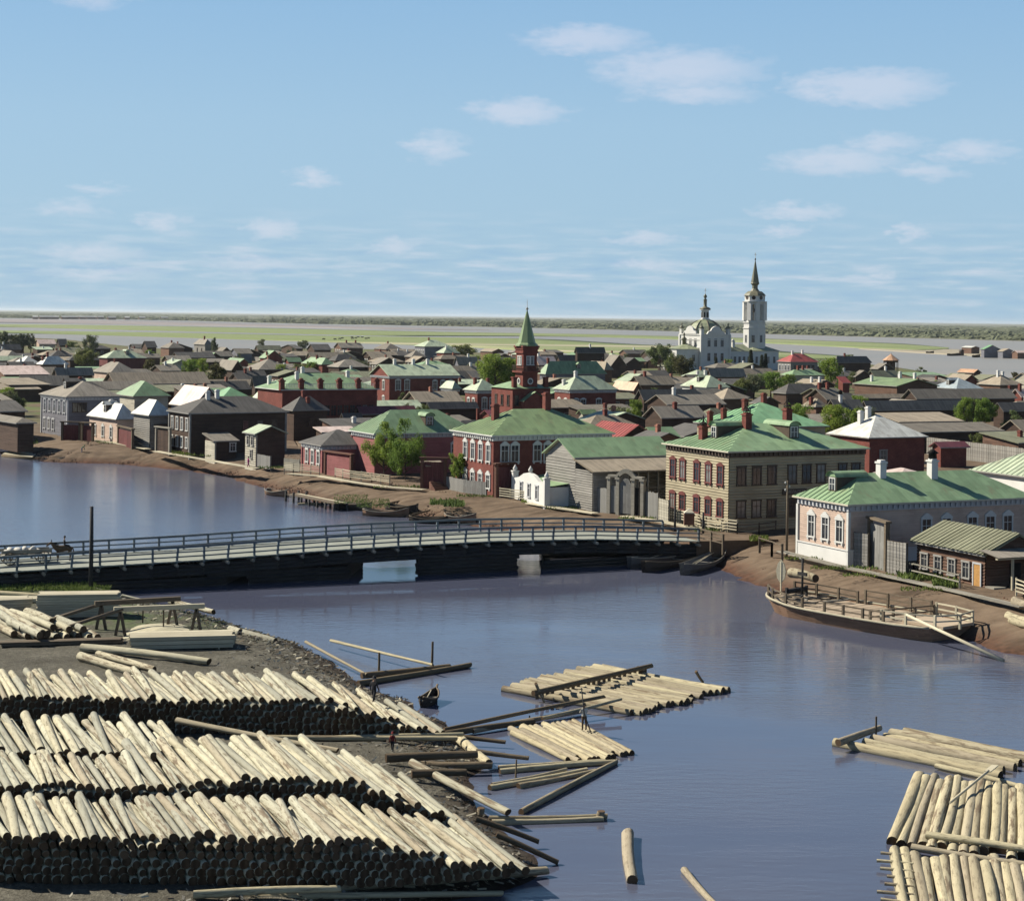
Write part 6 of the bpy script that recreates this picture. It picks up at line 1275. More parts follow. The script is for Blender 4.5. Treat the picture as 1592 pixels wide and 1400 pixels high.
loose('thin pale pole leaning on the inlet frame', (475,997,570,1048,.1,.9,.4), (514,995,673,1033,.1,.6,.8), group='thin poles of the inlet frame', variants=LVB)
def stake(label, u, v, vt, r=.09, group=None):
    p = gp(u, v, 0); h = zat(u, vt, p.y); o = put_log((p.x, p.y, -.6), (p.x+.05, p.y, h), r, LVD, None, 'stake'); tag(o, label, 'stake', group)
stake('short dark stake standing in the inlet', 588, 1052, 1014); stake('tall dark stake standing in the inlet', 671, 1034, 997); stake('thin stake among the floating poles', 801, 1208, 1180, .05); stake('post at the end of the two-pole boom', 933, 1274, 1260, .22); stake('post by the leaning dark poles', 746, 1268, 1255, .22); stake('thin stake on the dark boom', 822, 1122, 1112, .05)
# ------------------------------------------------------------------ boats
HULLD = m_board('tarred_boat_planks', (.075,.062,.052), .16, 'v', joint=.5, objvar=.2); HULLR = m_board('brown_boat_planks', (.31,.19,.125), .18, 'v', joint=.5, objvar=.1); HULLG = m_board('grey_boat_planks', (.16,.165,.165), .16, 'v', joint=.5, objvar=.1)
def boat(label, u0, v0, u1, v1, w, hull, z0=.0, h=.55, sheer=.55, seats=3, group=None, name='rowing_boat', oars=0):
    a, b = gp(u0, v0, z0), gp(u1, v1, z0); d = b-a; L = d.length; t = thing(name, label, 'boat', (a.x, a.y, z0), math.atan2(d.y, d.x), group); N = 12; m = MB(); rings = []
    for i in range(N+1):
        f = i/N; x = L*f; ww = w/2*max(.04, math.sin(math.pi*min(1, f*1.08+.02))**.55 if f < .93 else .12*(1-f)/.07+.04); sh_ = h+sheer*(abs(f-.42)/.58)**2.2
        rings.append([(x-(.5 if f > .9 else 0)*0, y*ww, zz) for y, zz in ((-1, sh_), (-.86, sh_*.45), (-.5, -.05), (0, -.12), (.5, -.05), (.86, sh_*.45), (1, sh_))])
    for A_, B_ in zip(rings[:-1], rings[1:]):
        for k in range(6): m.poly([A_[k], B_[k], B_[k+1], A_[k+1]][::-1], 0, True); 
        for k in range(6):                                     # inner skin
            s_ = lambda p: (p[0], p[1]*.93, p[2]+(.05 if abs(p[1]) < .9*w/2 and p[2] < .3 else 0)); m.poly([s_(A_[k]), s_(B_[k]), s_(B_[k+1]), s_(A_[k+1])], 0, True)
    m.build('hull', hull, t); m = MB()
    for k in (0, 6): m.tube([r_[k] for r_ in rings], .055, 6)
    m.build('gunwale', WGREY if hull is not HULLD else WOLD, t)
    for i in range(seats):
        f = .25+.5*i/max(1, seats-1) if seats > 1 else .5; r_ = rings[int(f*N)]; m = MB(); m.box(r_[0][0]-.14, r_[0][0]+.14, r_[0][1]*.92, -r_[0][1]*.92, h*.62, h*.62+.05); m.build('thwart', WGREY, t)
    for i in range(oars): m = MB(); m.tube([(L*.2, -w*.15+.3*i, h+.1), (L*.8, w*.2, h+.25)], .04, 6); m.build('oar', WNEW, t)
    return t
boat('large dark boat moored under the bridge end', 978, 884, 1108, 858, 2.6, HULLG, h=.7, sheer=1.0, oars=1)
boat('dark boat lying between the two others at the bridge end', 1000, 890, 1115, 864, 2.4, HULLD, h=.7, sheer=.9)
boat('grey boat nearest the shore at the bridge end', 1060, 894, 1131, 868, 2.6, HULLG, h=.7, sheer=.9, oars=2)
boat('small brown boat at the head of the old jetty', 413, 768, 449, 773, 2.0, HULLR, h=.6)
boat('dark boat drawn up on the bank below the grass', 520, 788, 578, 795, 2.2, HULLD, h=.7)
boat('brown boat with pale gunwale, middle of the row on the bank', 564, 801, 636, 803, 2.2, HULLR, h=.6)
boat('dark low boat right of the brown boat on the bank', 636, 812, 706, 813, 2.2, HULLD, h=.6)
boat('small boat with white and red bow near the bridge rail', 692, 808, 740, 812, 2.0, HULLR, z0=.3, h=.6)
boat('dark boat beached behind the brown boat', 600, 792, 650, 797, 2.2, HULLD, z0=.5, h=.6)
boat('little dark skiff with an oar at the timber yard shore', 655, 1100, 680, 1087, 1.1, HULLD, h=.45, seats=2, oars=1)
boat('brown boat pulled ashore at the far left landing', 78, 712, 104, 708, 2.0, HULLR, z0=.3, h=.6)
boat('upright punt stern beside the far left landing', 108, 711, 124, 704, 1.8, HULLD, z0=.5, h=.6)
def jetty():
    a, b = gp(455, 768, .9), gp(530, 778, 1.3); d = b-a; L = d.length; t = thing('old_jetty', 'old plank jetty on piles at the grassy bank', 'jetty', a, math.atan2(d.y, d.x))
    for k in range(4): m = MB(); m.box(0, L, -1+.5*k, -.54+.5*k, .0, .1); m.build('plank', WNEW if k == 3 else WOLD, t)
    for i in range(7):
        for y in (-1, .9): m = MB(); m.tube([(L*i/6, y, -2.5), (L*i/6, y, .5 if i < 2 else 0)], .16, 7); m.build('pile', WB, t)
jetty()
loose('floating plank below the old jetty', (463,784,520,783,.2,.05), variants=LVB)
loose('driftwood pole lying against the boats on the bank', (600,783,640,776,.1,1.2), (585,785,625,779,.1,1.1), (640,800,668,793,.12,1.0), group='driftwood poles at the boats', variants=LVD)
def landing():
    t = thing('plank_float', 'pale plank float with heaped debris at the far left shore', 'float', gp(50, 711, 0)); o = t.location
    c = [gp(u, v, .5)-o for u, v in ((4,705),(50,710),(62,702),(18,698))]; n = 12
    for i in range(n): f, g_ = i/n, (i+.92)/n; a, b = c[0].lerp(c[3], f), c[1].lerp(c[2], f); a2, b2 = c[0].lerp(c[3], g_), c[1].lerp(c[2], g_); m = MB(); m.poly([a,b,b2,a2]); m.poly([a,a-Vector((0,0,.25)),b-Vector((0,0,.25)),b][::1]); m.build('plank', WNEW, t)
    for y in (0, 1):
        a, b = (c[0], c[1]) if y == 0 else (c[3], c[2]); m = MB(); m.tube([a-Vector((0,0,.35)), b-Vector((0,0,.35))], .3, 8); m.build('float_log', LOGD, t)
    rng = random.Random(2)
    for i in range(26): p = gp(rng.uniform(40, 95), rng.uniform(701, 713), .5)-o; a = rng.uniform(-.5,.9); l = rng.uniform(.8, 2.6); m = MB(); m.bar((p.x-l*math.cos(a), p.y-l*math.sin(a), rng.uniform(.0,.5)), (p.x+l*math.cos(a), p.y+l*math.sin(a), rng.uniform(.2,.9)), rng.uniform(.2,.6), .12); m.build('debris_plank', rng.choice((WOLD, WNEW, WGREY, WOLD)), t)
landing()
# ------------------------------------------------------------------ ferry
def ferry():
    a, b = gp(1207, 937, .4), gp(1478, 985, .4); d = b-a; L = d.length; t = thing('ferry_barge', 'broad flat wooden ferry barge with plank deck and railings moored at the shore', 'ferry', (a.x, a.y, 0), math.atan2(d.y, d.x))
    prof = [(0,1.1),(.8,2.1),(2.2,2.9),(4.5,3.5),(8,3.75),(13,3.75),(17,3.5),(19,3.1),(20,2.7)]; k = L/20; prof = [(x*k, y) for x, y in prof]; zd = .95
    def hw(x):
        for (x0, y0), (x1, y1) in zip(prof[:-1], prof[1:]):
            if x <= x1: return y0+(y1-y0)*(x-x0)/(x1-x0)
        return prof[-1][1]
    def zs(x): f = x/L; return zd+.75*max(0, .28-f)**1.0*1.6+.25*max(0, f-.85)
    xs = [L*i/40 for i in range(41)]; m = MB()
    for s in (-1, 1):
        for x0, x1 in zip(xs[:-1], xs[1:]):
            for j in range(4):
                r0, r1 = j/4, (j+1)/4; pt = lambda x, r: (x+(.9*(1-r) if x < 3 else 0), s*(hw(x)*(.80+.20*r)), -.5+(zs(x)+.12+.5)*r)
                q = [pt(x0,r0),pt(x1,r0),pt(x1,r1),pt(x0,r1)]; m.poly(q if s < 0 else q[::-1], 0, True)
    m.poly([(0,-hw(0),zs(0)+.1),(.9,-hw(0)*.8,-.5),(.9,hw(0)*.8,-.5),(0,hw(0),zs(0)+.1)][::-1]); m.poly([(L,-hw(L),zs(L)+.1),(L,-hw(L)*.8,-.5),(L,hw(L)*.8,-.5),(L,hw(L),zs(L)+.1)])
    hl = m.build('hull', HULLR, t)
    m = MB()
    for s in (-1, 1): m.tube([(x, s*(hw(x)+.02), zs(x)+.12) for x in xs], .11, 6)
    m.build('gunwale', WNEW, t)
    n = 52
    for i in range(n):                                          # deck planks athwart
        x0, x1 = .3+(L-.5)*i/n, .3+(L-.5)*(i+.93)/n; xm = (x0+x1)/2; w_ = hw(xm)-.12; z_ = zs(xm)+random.uniform(-.01,.015)-.04; m = MB(); m.box(x0, x1, -w_, w_, z_-.08, z_); m.build('deck_plank', WDECK, t)
    def rail(pts, h=1.0, nr=2, mat=WOLD):
        for p in pts: m = MB(); m.box(p[0]-.09, p[0]+.09, p[1]-.09, p[1]+.09, zs(p[0])-.1, zs(p[0])+h); m.build('railing_post', mat, t)
        for p, q in zip(pts[:-1], pts[1:]):
            for j in range(nr): hh = h-.08-.45*j; m = MB(); m.bar((p[0],p[1],zs(p[0])+hh),(q[0],q[1],zs(q[0])+hh),.07,.12); m.build('rail', mat, t)
    S = lambda x, s, e=.25: (x, s*(hw(x)-e))
    rail([S(.6,-1),S(2,-1),S(4,-1),S(6,-1)]); rail([S(8.5,-1),S(10.5,-1),S(12.5,-1),S(14.5,-1)]); rail([S(.6,1),S(2.2,1),S(4.2,1),S(6.2,1)])
    rail([S(7,1),S(9.4,1),S(11.8,1),S(14,1)], 1.2); rail([(13.2,-hw(13.2)+.3),(13.6,-1),(14.0,1.2),S(14.2,1)], .9); rail([(14.2,-hw(14)+.4),(16.4,-hw(16)+.5),(18.6,-hw(18.6)+.6),(19.4,0),(18.8,hw(18.8)-.3),(16.6,hw(16)-.2),(14.4,hw(14)-.1)], 1.1, 2, WNEW)
    m = MB(); m.box(15, 19, -1.6, 2.2, zs(16)+.0, zs(16)+.22); m.build('stern_platform', WDECK, t)
    m = MB(); m.tube([(2.6,.4,zs(2)),(2.6,.4,zs(2)+3.4)], .1, 8); m.box(2.1,3.1,.32,.48,zs(2)+1.9,zs(2)+2.2); m.build('windlass_post', WB, t)
    m = MB(); m.tube([(2.0,-.9,zs(2)+.6),(2.0,1.6,zs(2)+.6)], .22, 8); m.bar((2.0,-.9,zs(2)),(2.0,-.9,zs(2)+.9),.2,.2); m.bar((2.0,1.6,zs(2)),(2.0,1.6,zs(2)+.9),.2,.2); m.build('windlass_drum', WB, t)
    rng = random.Random(4)
    for i in range(12): x, y = rng.uniform(1.2, 5.5), rng.uniform(-1.6, 2.2); an = rng.uniform(0, 3.1); l = rng.uniform(.4, 1.3); m = MB(); m.bar((x-l*math.cos(an), y-l*math.sin(an), zs(x)+.15), (x+l*math.cos(an), y+l*math.sin(an), zs(x)+rng.uniform(.15,.5)), .18, .12); m.build('spar', rng.choice((WOLD, WGREY, WB)), t)
    P = [(0,0),(.36,.5),(.44,1.1),(.3,1.7),(0,2.1),(-.3,1.7),(-.44,1.1),(-.36,.5)]; m = MB(); c_ = .9                     # leaf-shaped blade standing at the bow
    m.poly([(.5+y,-.03+y*.3,zs(.5)+c_+z_) for y, z_ in P]); m.poly([(.5+y,.03+y*.3,zs(.5)+c_+z_) for y, z_ in P][::-1]); m.bar((.5,0,zs(.5)-.1),(.5,0,zs(.5)+c_+1.9),.1,.1); m.build('steering_blade', WNEW, t)
    w0, w1 = gp(1409, 955, 2.1), gp(1560, 1027, .05); loc = lambda p: Vector(((p-a).dot(d.normalized()), (p-a).dot(Vector((-d.y, d.x, 0)).normalized()), p.z))
    m = MB(); m.tube([loc(w0), loc(w1)], [.1, .16], 8); m.build('sweep_oar', WNEW, t)
WDECK = mk_wood('sun_bleached_deck', (.47,.385,.29), (.33,.26,.19)); ferry()
# ------------------------------------------------------------------ trees
LEAF_A = mk_leaf('fresh_green_leaves', (.07,.115,.022), (.15,.225,.045), (.25,.32,.08), .4); LEAF_B = mk_leaf('dull_green_leaves', (.055,.075,.028), (.11,.14,.055), (.18,.205,.09), .35); LEAF_C = mk_leaf('grey_willow_leaves', (.07,.085,.05), (.13,.15,.09), (.21,.23,.15)); LEAF_D = mk_leaf('russet_dark_leaves', (.05,.042,.02), (.09,.085,.035), (.14,.14,.055)); LEAF_E = mk_leaf('dark_needles', (.015,.022,.014), (.03,.042,.025), (.05,.065,.038), .1)
BARK = mk_wood('tree_bark', (.13,.10,.075), (.05,.04,.03), 2)
def tree_proto(seed, leaf, n, shape, lsize=.03):
    """unit-high tree: tapered trunk with limbs and a crown of leaf faces gathered in uneven clumps"""
    rng = random.Random(seed); t = MB(); tips = []
    if shape == 'conifer':
        t.tube([(0,0,-.05),(0,0,.5),(0,0,1)], [.02,.014,.003], 6); m = MB()
        for i in range(n):
            z = .1+.9*rng.random()**1.25; rr_ = (.16*(1-z)+.012)*(.55+.45*math.sin(z*46)**2); a = rng.uniform(0, 6.28); r = rr_*math.sqrt(rng.uniform(.15, 1)); c = Vector((r*math.cos(a), r*math.sin(a), z-.25*r)); d = Vector((math.cos(a), math.sin(a), -.45))*lsize*1.3; s_ = Vector((-math.sin(a), math.cos(a), rng.uniform(-.3,.3)))*lsize*.55
            m.poly([c-s_, c+d-s_*.4, c+d+s_*.4, c+s_])
        return t.mesh('trunk', BARK), m.mesh('crown', leaf)
    th = {'broad': .26, 'tall': .2, 'bush': .08}[shape]; W = {'broad': .42, 'tall': .24, 'bush': .5}[shape]
    t.tube([(0,0,-.06),(.005,0,th),(.02,.01,.55),(0,0,.86)], [.03,.024,.013,.004] if shape != 'bush' else [.015,.012,.01,.004], 7)
    nb = 15 if shape != 'bush' else 11
    for i in range(nb):
        a = 2.4*i+rng.uniform(-.4,.4); z0 = th+(.5*i/nb); rr_ = W*(.55+.4*rng.random())*math.sin(math.pi*min(1, .22+.72*(z0-th)/(1-th)+.1)); z1 = min(.95, z0+rng.uniform(.1,.26)); p1 = Vector((rr_*math.cos(a), rr_*math.sin(a), z1)); p0 = Vector((0,0,z0)); mid = p0.lerp(p1, .5)+Vector((0,0,-.02))
        t.tube([p0, mid, p1], [.011,.007,.003], 5); tips += [p1, mid.lerp(p1, .5)]
    tips += [Vector((rng.uniform(-.08,.08), rng.uniform(-.08,.08), .86)), Vector((0,0,.93))]
    cl_ = []
    for p in tips:
        for k in range(2): cl_.append((p+Vector((rng.gauss(0,.05), rng.gauss(0,.05), rng.gauss(0,.04))), rng.uniform(.06,.13)*(1.15 if shape != 'tall' else .8)))
    m = MB()
    for i in range(n):
        c, r = rng.choice(cl_); d = Vector((rng.gauss(0,1), rng.gauss(0,1), rng.gauss(0,1))).normalized()*r*rng.random()**.45; p = c+d
        if p.z > 1.0 or p.z < .03: continue
        nrm_ = (d.normalized()+Vector((rng.gauss(0,.6), rng.gauss(0,.6), rng.gauss(0,.6)+.3))).normalized(); a = nrm_.orthogonal().normalized(); b = nrm_.cross(a); an = rng.uniform(0, 6.28); a, b = a*math.cos(an)+b*math.sin(an), b*math.cos(an)-a*math.sin(an); s_ = lsize*rng.uniform(.6,1.25)
        m.poly([p-a*s_*.8, p+b*s_*.45, p+a*s_*.9, p-b*s_*.45])
    return t.mesh('trunk', BARK), m.mesh('crown', leaf)
PROTO = {}
def proto(shape, leaf, dense):
    k = (shape, leaf.name, dense, random.randrange(2))
    if k not in PROTO: PROTO[k] = tree_proto(len(PROTO)+5, leaf, {0: 1700, 1: 4200, 2: 10000}[dense], shape, {0: .05, 1: .033, 2: .021}[dense])
    return PROTO[k]
def tree(label, u, vb, vt, wpx, leaf=None, shape='broad', z0=ZG, name='tree', cat='tree', group=None, dense=None, Y=None):
    p = gp(u, vb, z0) if Y is None else Vector((lev(u, vb)[0]*Y/F, Y, z0)); h = max(1.2, zat(u, vt, p.y)-z0); W = {'broad': 1.0, 'tall': .6, 'bush': 1.15, 'conifer': .32}[shape]
    wx = wpx*p.y/F/(h*W); px = (vb-vt); dense = dense if dense is not None else (2 if px > 70 else 1 if px > 26 else 0)
    a, b = proto(shape, leaf or LEAF_B, dense); t = thing(name, label, cat, p, random.uniform(0, 6.28), group)
    for nm, me in (('trunk', a), ('crown', b)): o = link(nm, me, t); 
    t.scale = (h*wx, h*wx, h); hw_ = wpx*p.y/F/2; FOOT.append((p.x, p.y, max(2.5, hw_*.8), p-Vector((hw_, 0, 0)), 2*hw_, .1, 0, label)); return t
tree('large bushy green street tree before the pink house', 596, 742, 655, 72, LEAF_A, 'bush', dense=2)
tree('slimmer tree growing right beside the large street tree', 630, 746, 650, 74, LEAF_A, 'bush', dense=2)
tree('small garden tree before the red house', 714, 762, 704, 40, LEAF_A, dense=1)
tree('grey-green shrub behind the pink garden wall', 548, 725, 678, 30, LEAF_C, dense=1)
tree('bright young tree right of the red-roofed shed', 988, 672, 621, 30, LEAF_A, dense=1)
tree('dark green tree left behind the cream house chimney', 1240, 705, 627, 62, LEAF_A, dense=2)
tree('dark green tree right of the cream house chimneys', 1300, 698, 629, 60, LEAF_A, dense=2)
tree('round tree close behind the white-roofed brick house', 1328, 694, 634, 44, LEAF_A, dense=1)
tree('tall garden tree among the right sheds', 1498, 676, 617, 40, LEAF_A, 'broad', dense=2)
tree('broader garden tree among the right sheds', 1530, 676, 618, 50, LEAF_A, 'broad', dense=2)
tree('low bushy tree at the right edge', 1575, 678, 637, 50, LEAF_B, 'bush', dense=1)
tree('big spreading green tree left of the minaret', 770, 622, 550, 80, LEAF_A, dense=2)
tree('second crown of the big tree close to the minaret', 795, 622, 556, 45, LEAF_A, dense=1)
tree('round tree behind the pale green roofs on the far edge', 723, 560, 535, 48, LEAF_B)
tree('tall pale willow behind the left houses', 140, 566, 520, 30, LEAF_C, dense=1)
tree('dark tree below the tall pale willow', 133, 578, 541, 42, LEAF_B, dense=1)
tree('leftmost tree of the grove at the left edge', 6, 550, 514, 24, LEAF_C, 'tall'); tree('second tree of the left grove', 24, 550, 519, 28, LEAF_C); tree('third tree of the left grove', 36, 550, 518, 26, LEAF_C, 'tall'); tree('rightmost tree of the left grove', 48, 549, 518, 18, LEAF_C, 'tall')
tree('dark round tree right of the lone meadow house', 110, 550, 530, 20, LEAF_B); tree('small tree beside the dark round tree', 122, 551, 536, 14, LEAF_B)
tree('dark russet tree behind the very long grey barn', 232, 592, 558, 26, LEAF_D, dense=1); tree('bright green bush by the far dark barn', 232, 562, 543, 18, LEAF_A)
tree('tall dark garden tree at the end of the long grey barn', 337, 615, 561, 32, LEAF_D, 'tall', dense=1); tree('green tree behind the long grey barn', 296, 592, 558, 34, LEAF_A, dense=1); tree('lighter green tree beside the tall dark garden tree', 314, 590, 557, 26, LEAF_A); tree('bushy tree right of the tall dark garden tree', 362, 614, 590, 26, LEAF_B)
tree('slender poplar on the far left shore', 333, 560, 524, 11, LEAF_C, 'tall')
for k, (u, vb, vt, w_, lf) in enumerate([(418,596,571,30,LEAF_B),(436,596,566,32,LEAF_A),(462,590,565,26,LEAF_B),(484,586,562,26,LEAF_A),(508,584,566,22,LEAF_A),(546,590,556,34,LEAF_C),(562,590,560,26,LEAF_C)]):
    tree(['leftmost','second','third','fourth','fifth','sixth','rightmost'][k]+' tree of the garden row behind the long brick building', u, vb, vt, w_, lf, group='garden row behind the brick building')
tree('pale willow beside the far dark barns', 470, 550, 529, 22, LEAF_C); tree('faint willow at the far left centre', 406, 550, 527, 14, LEAF_C); tree('green bush before the far dark barns', 455, 556, 541, 24, LEAF_C, 'bush')
tree('tall grey-green tree left of the church', 1026, 582, 534, 46, LEAF_B, dense=1); tree('dark russet tree before the church apse', 1062, 596, 552, 46, LEAF_D, dense=1); tree('dark tree between the tall tree and the russet tree', 1045, 592, 548, 30, LEAF_B, dense=1)
tree('small light bush at the church wall', 1125, 580, 566, 10, LEAF_A, 'bush'); tree('round bush before the refectory', 1132, 580, 558, 22, LEAF_A)
for k, (u, vb, vt, w_) in enumerate([(1113,580,555,9),(1130,575,548,8),(1136,575,549,8),(1167,582,543,12),(1184,582,551,10),(1190,582,549,10)]): tree(['leftmost','second','third','fourth','fifth','rightmost'][k]+' dark spruce in the churchyard', u, vb, vt, w_, LEAF_E, 'conifer', group='spruces in the churchyard', dense=0)
tree('grey-green tree in the cluster below the church', 1152, 622, 588, 40, LEAF_B, dense=1); tree('bluish willow in the cluster below the church', 1172, 622, 581, 40, LEAF_C, dense=1); tree('green tree in the cluster below the church', 1198, 618, 578, 52, LEAF_A, dense=1); tree('bare-looking tree at the right of the cluster below the church', 1236, 624, 594, 34, LEAF_C, dense=1); tree('rounded tree in the cluster under the red roof', 1222, 614, 581, 40, LEAF_A, dense=1)
tree('bushy tree right of the bright red roof', 1290, 606, 556, 48, LEAF_A, dense=1); tree('tree in front of the grey long house at right', 1322, 575, 551, 26, LEAF_B); tree('bush at the far right water edge', 1431, 592, 570, 28, LEAF_B, 'bush', dense=1); tree('small tree above the pink shed roofs', 1326, 604, 577, 18, LEAF_B); tree('dark tree over the right hut roofs', 1314, 610, 588, 22, LEAF_B)
tree('small tree at the right edge roofs', 1578, 592, 578, 14, LEAF_D)
# ------------------------------------------------------------------ grass, weeds
GR = mk_leaf('weed_leaves', (.05,.075,.02), (.10,.14,.04), (.17,.21,.07))
def weeds(label, spots, n, h, name='weeds', z0=ZG, seed=1, mat=None):
    rng = random.Random(seed); m = MB()
    for (u, v, du, dv, zz) in spots:
        for i in range(n):
            p = gp(u+rng.uniform(-du, du), v+rng.uniform(-dv, dv), zz); a = rng.uniform(0, 6.28); hh = h*rng.uniform(.4, 1.2); w_ = hh*.28; d = Vector((math.cos(a), math.sin(a), 0)); l = Vector((rng.gauss(0,.3), rng.gauss(0,.3), 1))*hh
            m.poly([p-d*w_, p+d*w_, p+d*w_*.6+l*.7, p+l])
    o = stuff(m.build(name, mat or GR)); tag(o, label, 'weeds'); return o
weeds('green weeds in the hut garden beside the right-hand boardwalk', [(1430,897,34,5,ZG),(1470,908,20,5,ZG)], 500, .45, seed=1)
weeds('grass strip along the right-hand boardwalk', [(1300,883,40,2.5,ZG),(1260,868,40,2,ZG),(1350,894,40,2.5,ZG),(1440,916,40,2.5,ZG)], 220, .22, seed=2)
weeds('green burdock clump on the bank above the beached boats', [(690,782,22,3,2.0),(705,785,16,3,1.9)], 260, .5, seed=3)
weeds('grass on the bank beside the old jetty', [(545,776,26,7,1.7),(580,782,26,7,1.5)], 700, .18, seed=4)
weeds('grass before the lace-trimmed dark house', [(285,704,18,3,ZG),(830,778,20,3,ZG),(1180,838,14,3,ZG)], 350, .35, seed=5)
weeds('short grass on the yard bank below the bridge', [(70,912,80,6,.95),(130,918,40,6,.85)], 1600, .25, seed=6)
weeds('grassy hummocks on the bare left shore', [(20,686,40,4,1.6)], 500, .35, seed=7)
def rubble():
    rng = random.Random(9); m = MB()
    for i in range(5200):
        k = rng.randrange(70, 400); p = sh[k]; d = abs(rng.gauss(0, 2.2)); q = p+nrm[k]*d; pu = proj(q)[0]
        if pu < -20 or pu > 1620 or (700 < pu < 1110 and rng.random() < .5): continue
        zz = .28*d+.02 if d < 3.5 else 1.2; s_ = rng.uniform(.05,.17); a = rng.uniform(0,3); c_, w_ = math.cos(a)*s_, math.sin(a)*s_; hz = s_*rng.uniform(.4,.9)
        P = [(q.x-c_, q.y-w_, zz-.05),(q.x+w_, q.y-c_, zz-.05),(q.x+c_, q.y+w_, zz-.05),(q.x-w_, q.y+c_, zz-.05)]; T = (q.x+rng.uniform(-.03,.03), q.y, zz+hz); mi = rng.choice((0,0,1,2))
        for i_ in range(4): m.poly([P[i_], P[(i_+1)%4], T], mi)
    return m.build('shore_rubble', [m_plain('brown_rubble', (.13,.07,.045), .95, 3, .4), m_plain('dark_rubble', (.06,.04,.03), .95, 3, .4), m_plain('pale_rubble', (.27,.19,.14), .95, 3, .3)])
o = stuff(rubble()); tag(o, 'brown rubble and chips along the waterline of the town bank', 'rubble')
def street_litter():
    rng = random.Random(19); m = MB()
    for i in range(5200):
        k = rng.randrange(60, 620); p = sh[k]; d = rng.uniform(2.5, 19); q = p+nrm[k]*d; pu = proj(q)[0]
        if pu < -20 or pu > 1620: continue
        zz = ZG+.02 if d > 9.5 else .2*d+.25; s_ = rng.uniform(.03,.13)*(2.2 if rng.random() < .06 else 1); a = rng.uniform(0,3); c_, w_ = math.cos(a)*s_, math.sin(a)*s_
        P = [(q.x-c_, q.y-w_, zz-.06),(q.x+w_, q.y-c_, zz-.06),(q.x+c_*1.6, q.y+w_*1.6, zz-.06),(q.x-w_, q.y+c_, zz-.06)]; T = (q.x, q.y, zz+s_*.6); mi = rng.choice((0,0,1,2))
        for i_ in range(4): m.poly([P[i_], P[(i_+1)%4], T], mi)
    return m.build('street_litter', [MATS['brown_rubble'], MATS['dark_rubble'], MATS['pale_rubble']])
o = stuff(street_litter()); tag(o, 'clods and stones scattered over the embankment street', 'litter')
weeds('tufts of grass along the foot of the embankment houses', [(300,708,30,1.5,ZG),(420,727,20,1.5,ZG),(620,757,40,1.5,ZG),(740,771,30,1.5,ZG),(880,790,30,1.5,ZG),(990,806,30,1.5,ZG),(1100,824,20,2,ZG),(1330,884,40,1.5,ZG),(180,688,30,1.5,ZG)], 160, .28, seed=12)
# ------------------------------------------------------------------ people, horse, cattle
def skin_body(name, V, E, rad, mats, rule, sub=2):
    me = bpy.data.meshes.new('tmp'); me.from_pydata(V, E, []); o = bpy.data.objects.new('tmp', me); col.objects.link(o)
    md = o.modifiers.new('s', 'SKIN'); md.use_smooth_shade = True
    for i, r in enumerate(rad): me.skin_vertices[0].data[i].radius = (r, r) if not isinstance(r, tuple) else r
    me.skin_vertices[0].data[0].use_root = True
    sb = o.modifiers.new('d', 'SUBSURF'); sb.levels = sub; sb.render_levels = sub
    dg = bpy.context.evaluated_depsgraph_get(); out = bpy.data.meshes.new_from_object(o.evaluated_get(dg)); bpy.data.objects.remove(o); out.name = name
    out.materials.clear()
    for m_ in mats: out.materials.append(m_)
    for p in out.polygons: p.material_index = rule(p.center); p.use_smooth = True
    return out
SKIN_ = m_plain('skin', (.42,.26,.18), .6, 6, .1); CL = {k: m_plain('cloth_'+k, c, .9, 5, .25) for k, c in dict(dark=(.03,.03,.035), white=(.62,.60,.55), red=(.22,.025,.025), magenta=(.30,.03,.16), green=(.10,.17,.10), blue=(.05,.08,.20), brown=(.12,.08,.05)).items()}
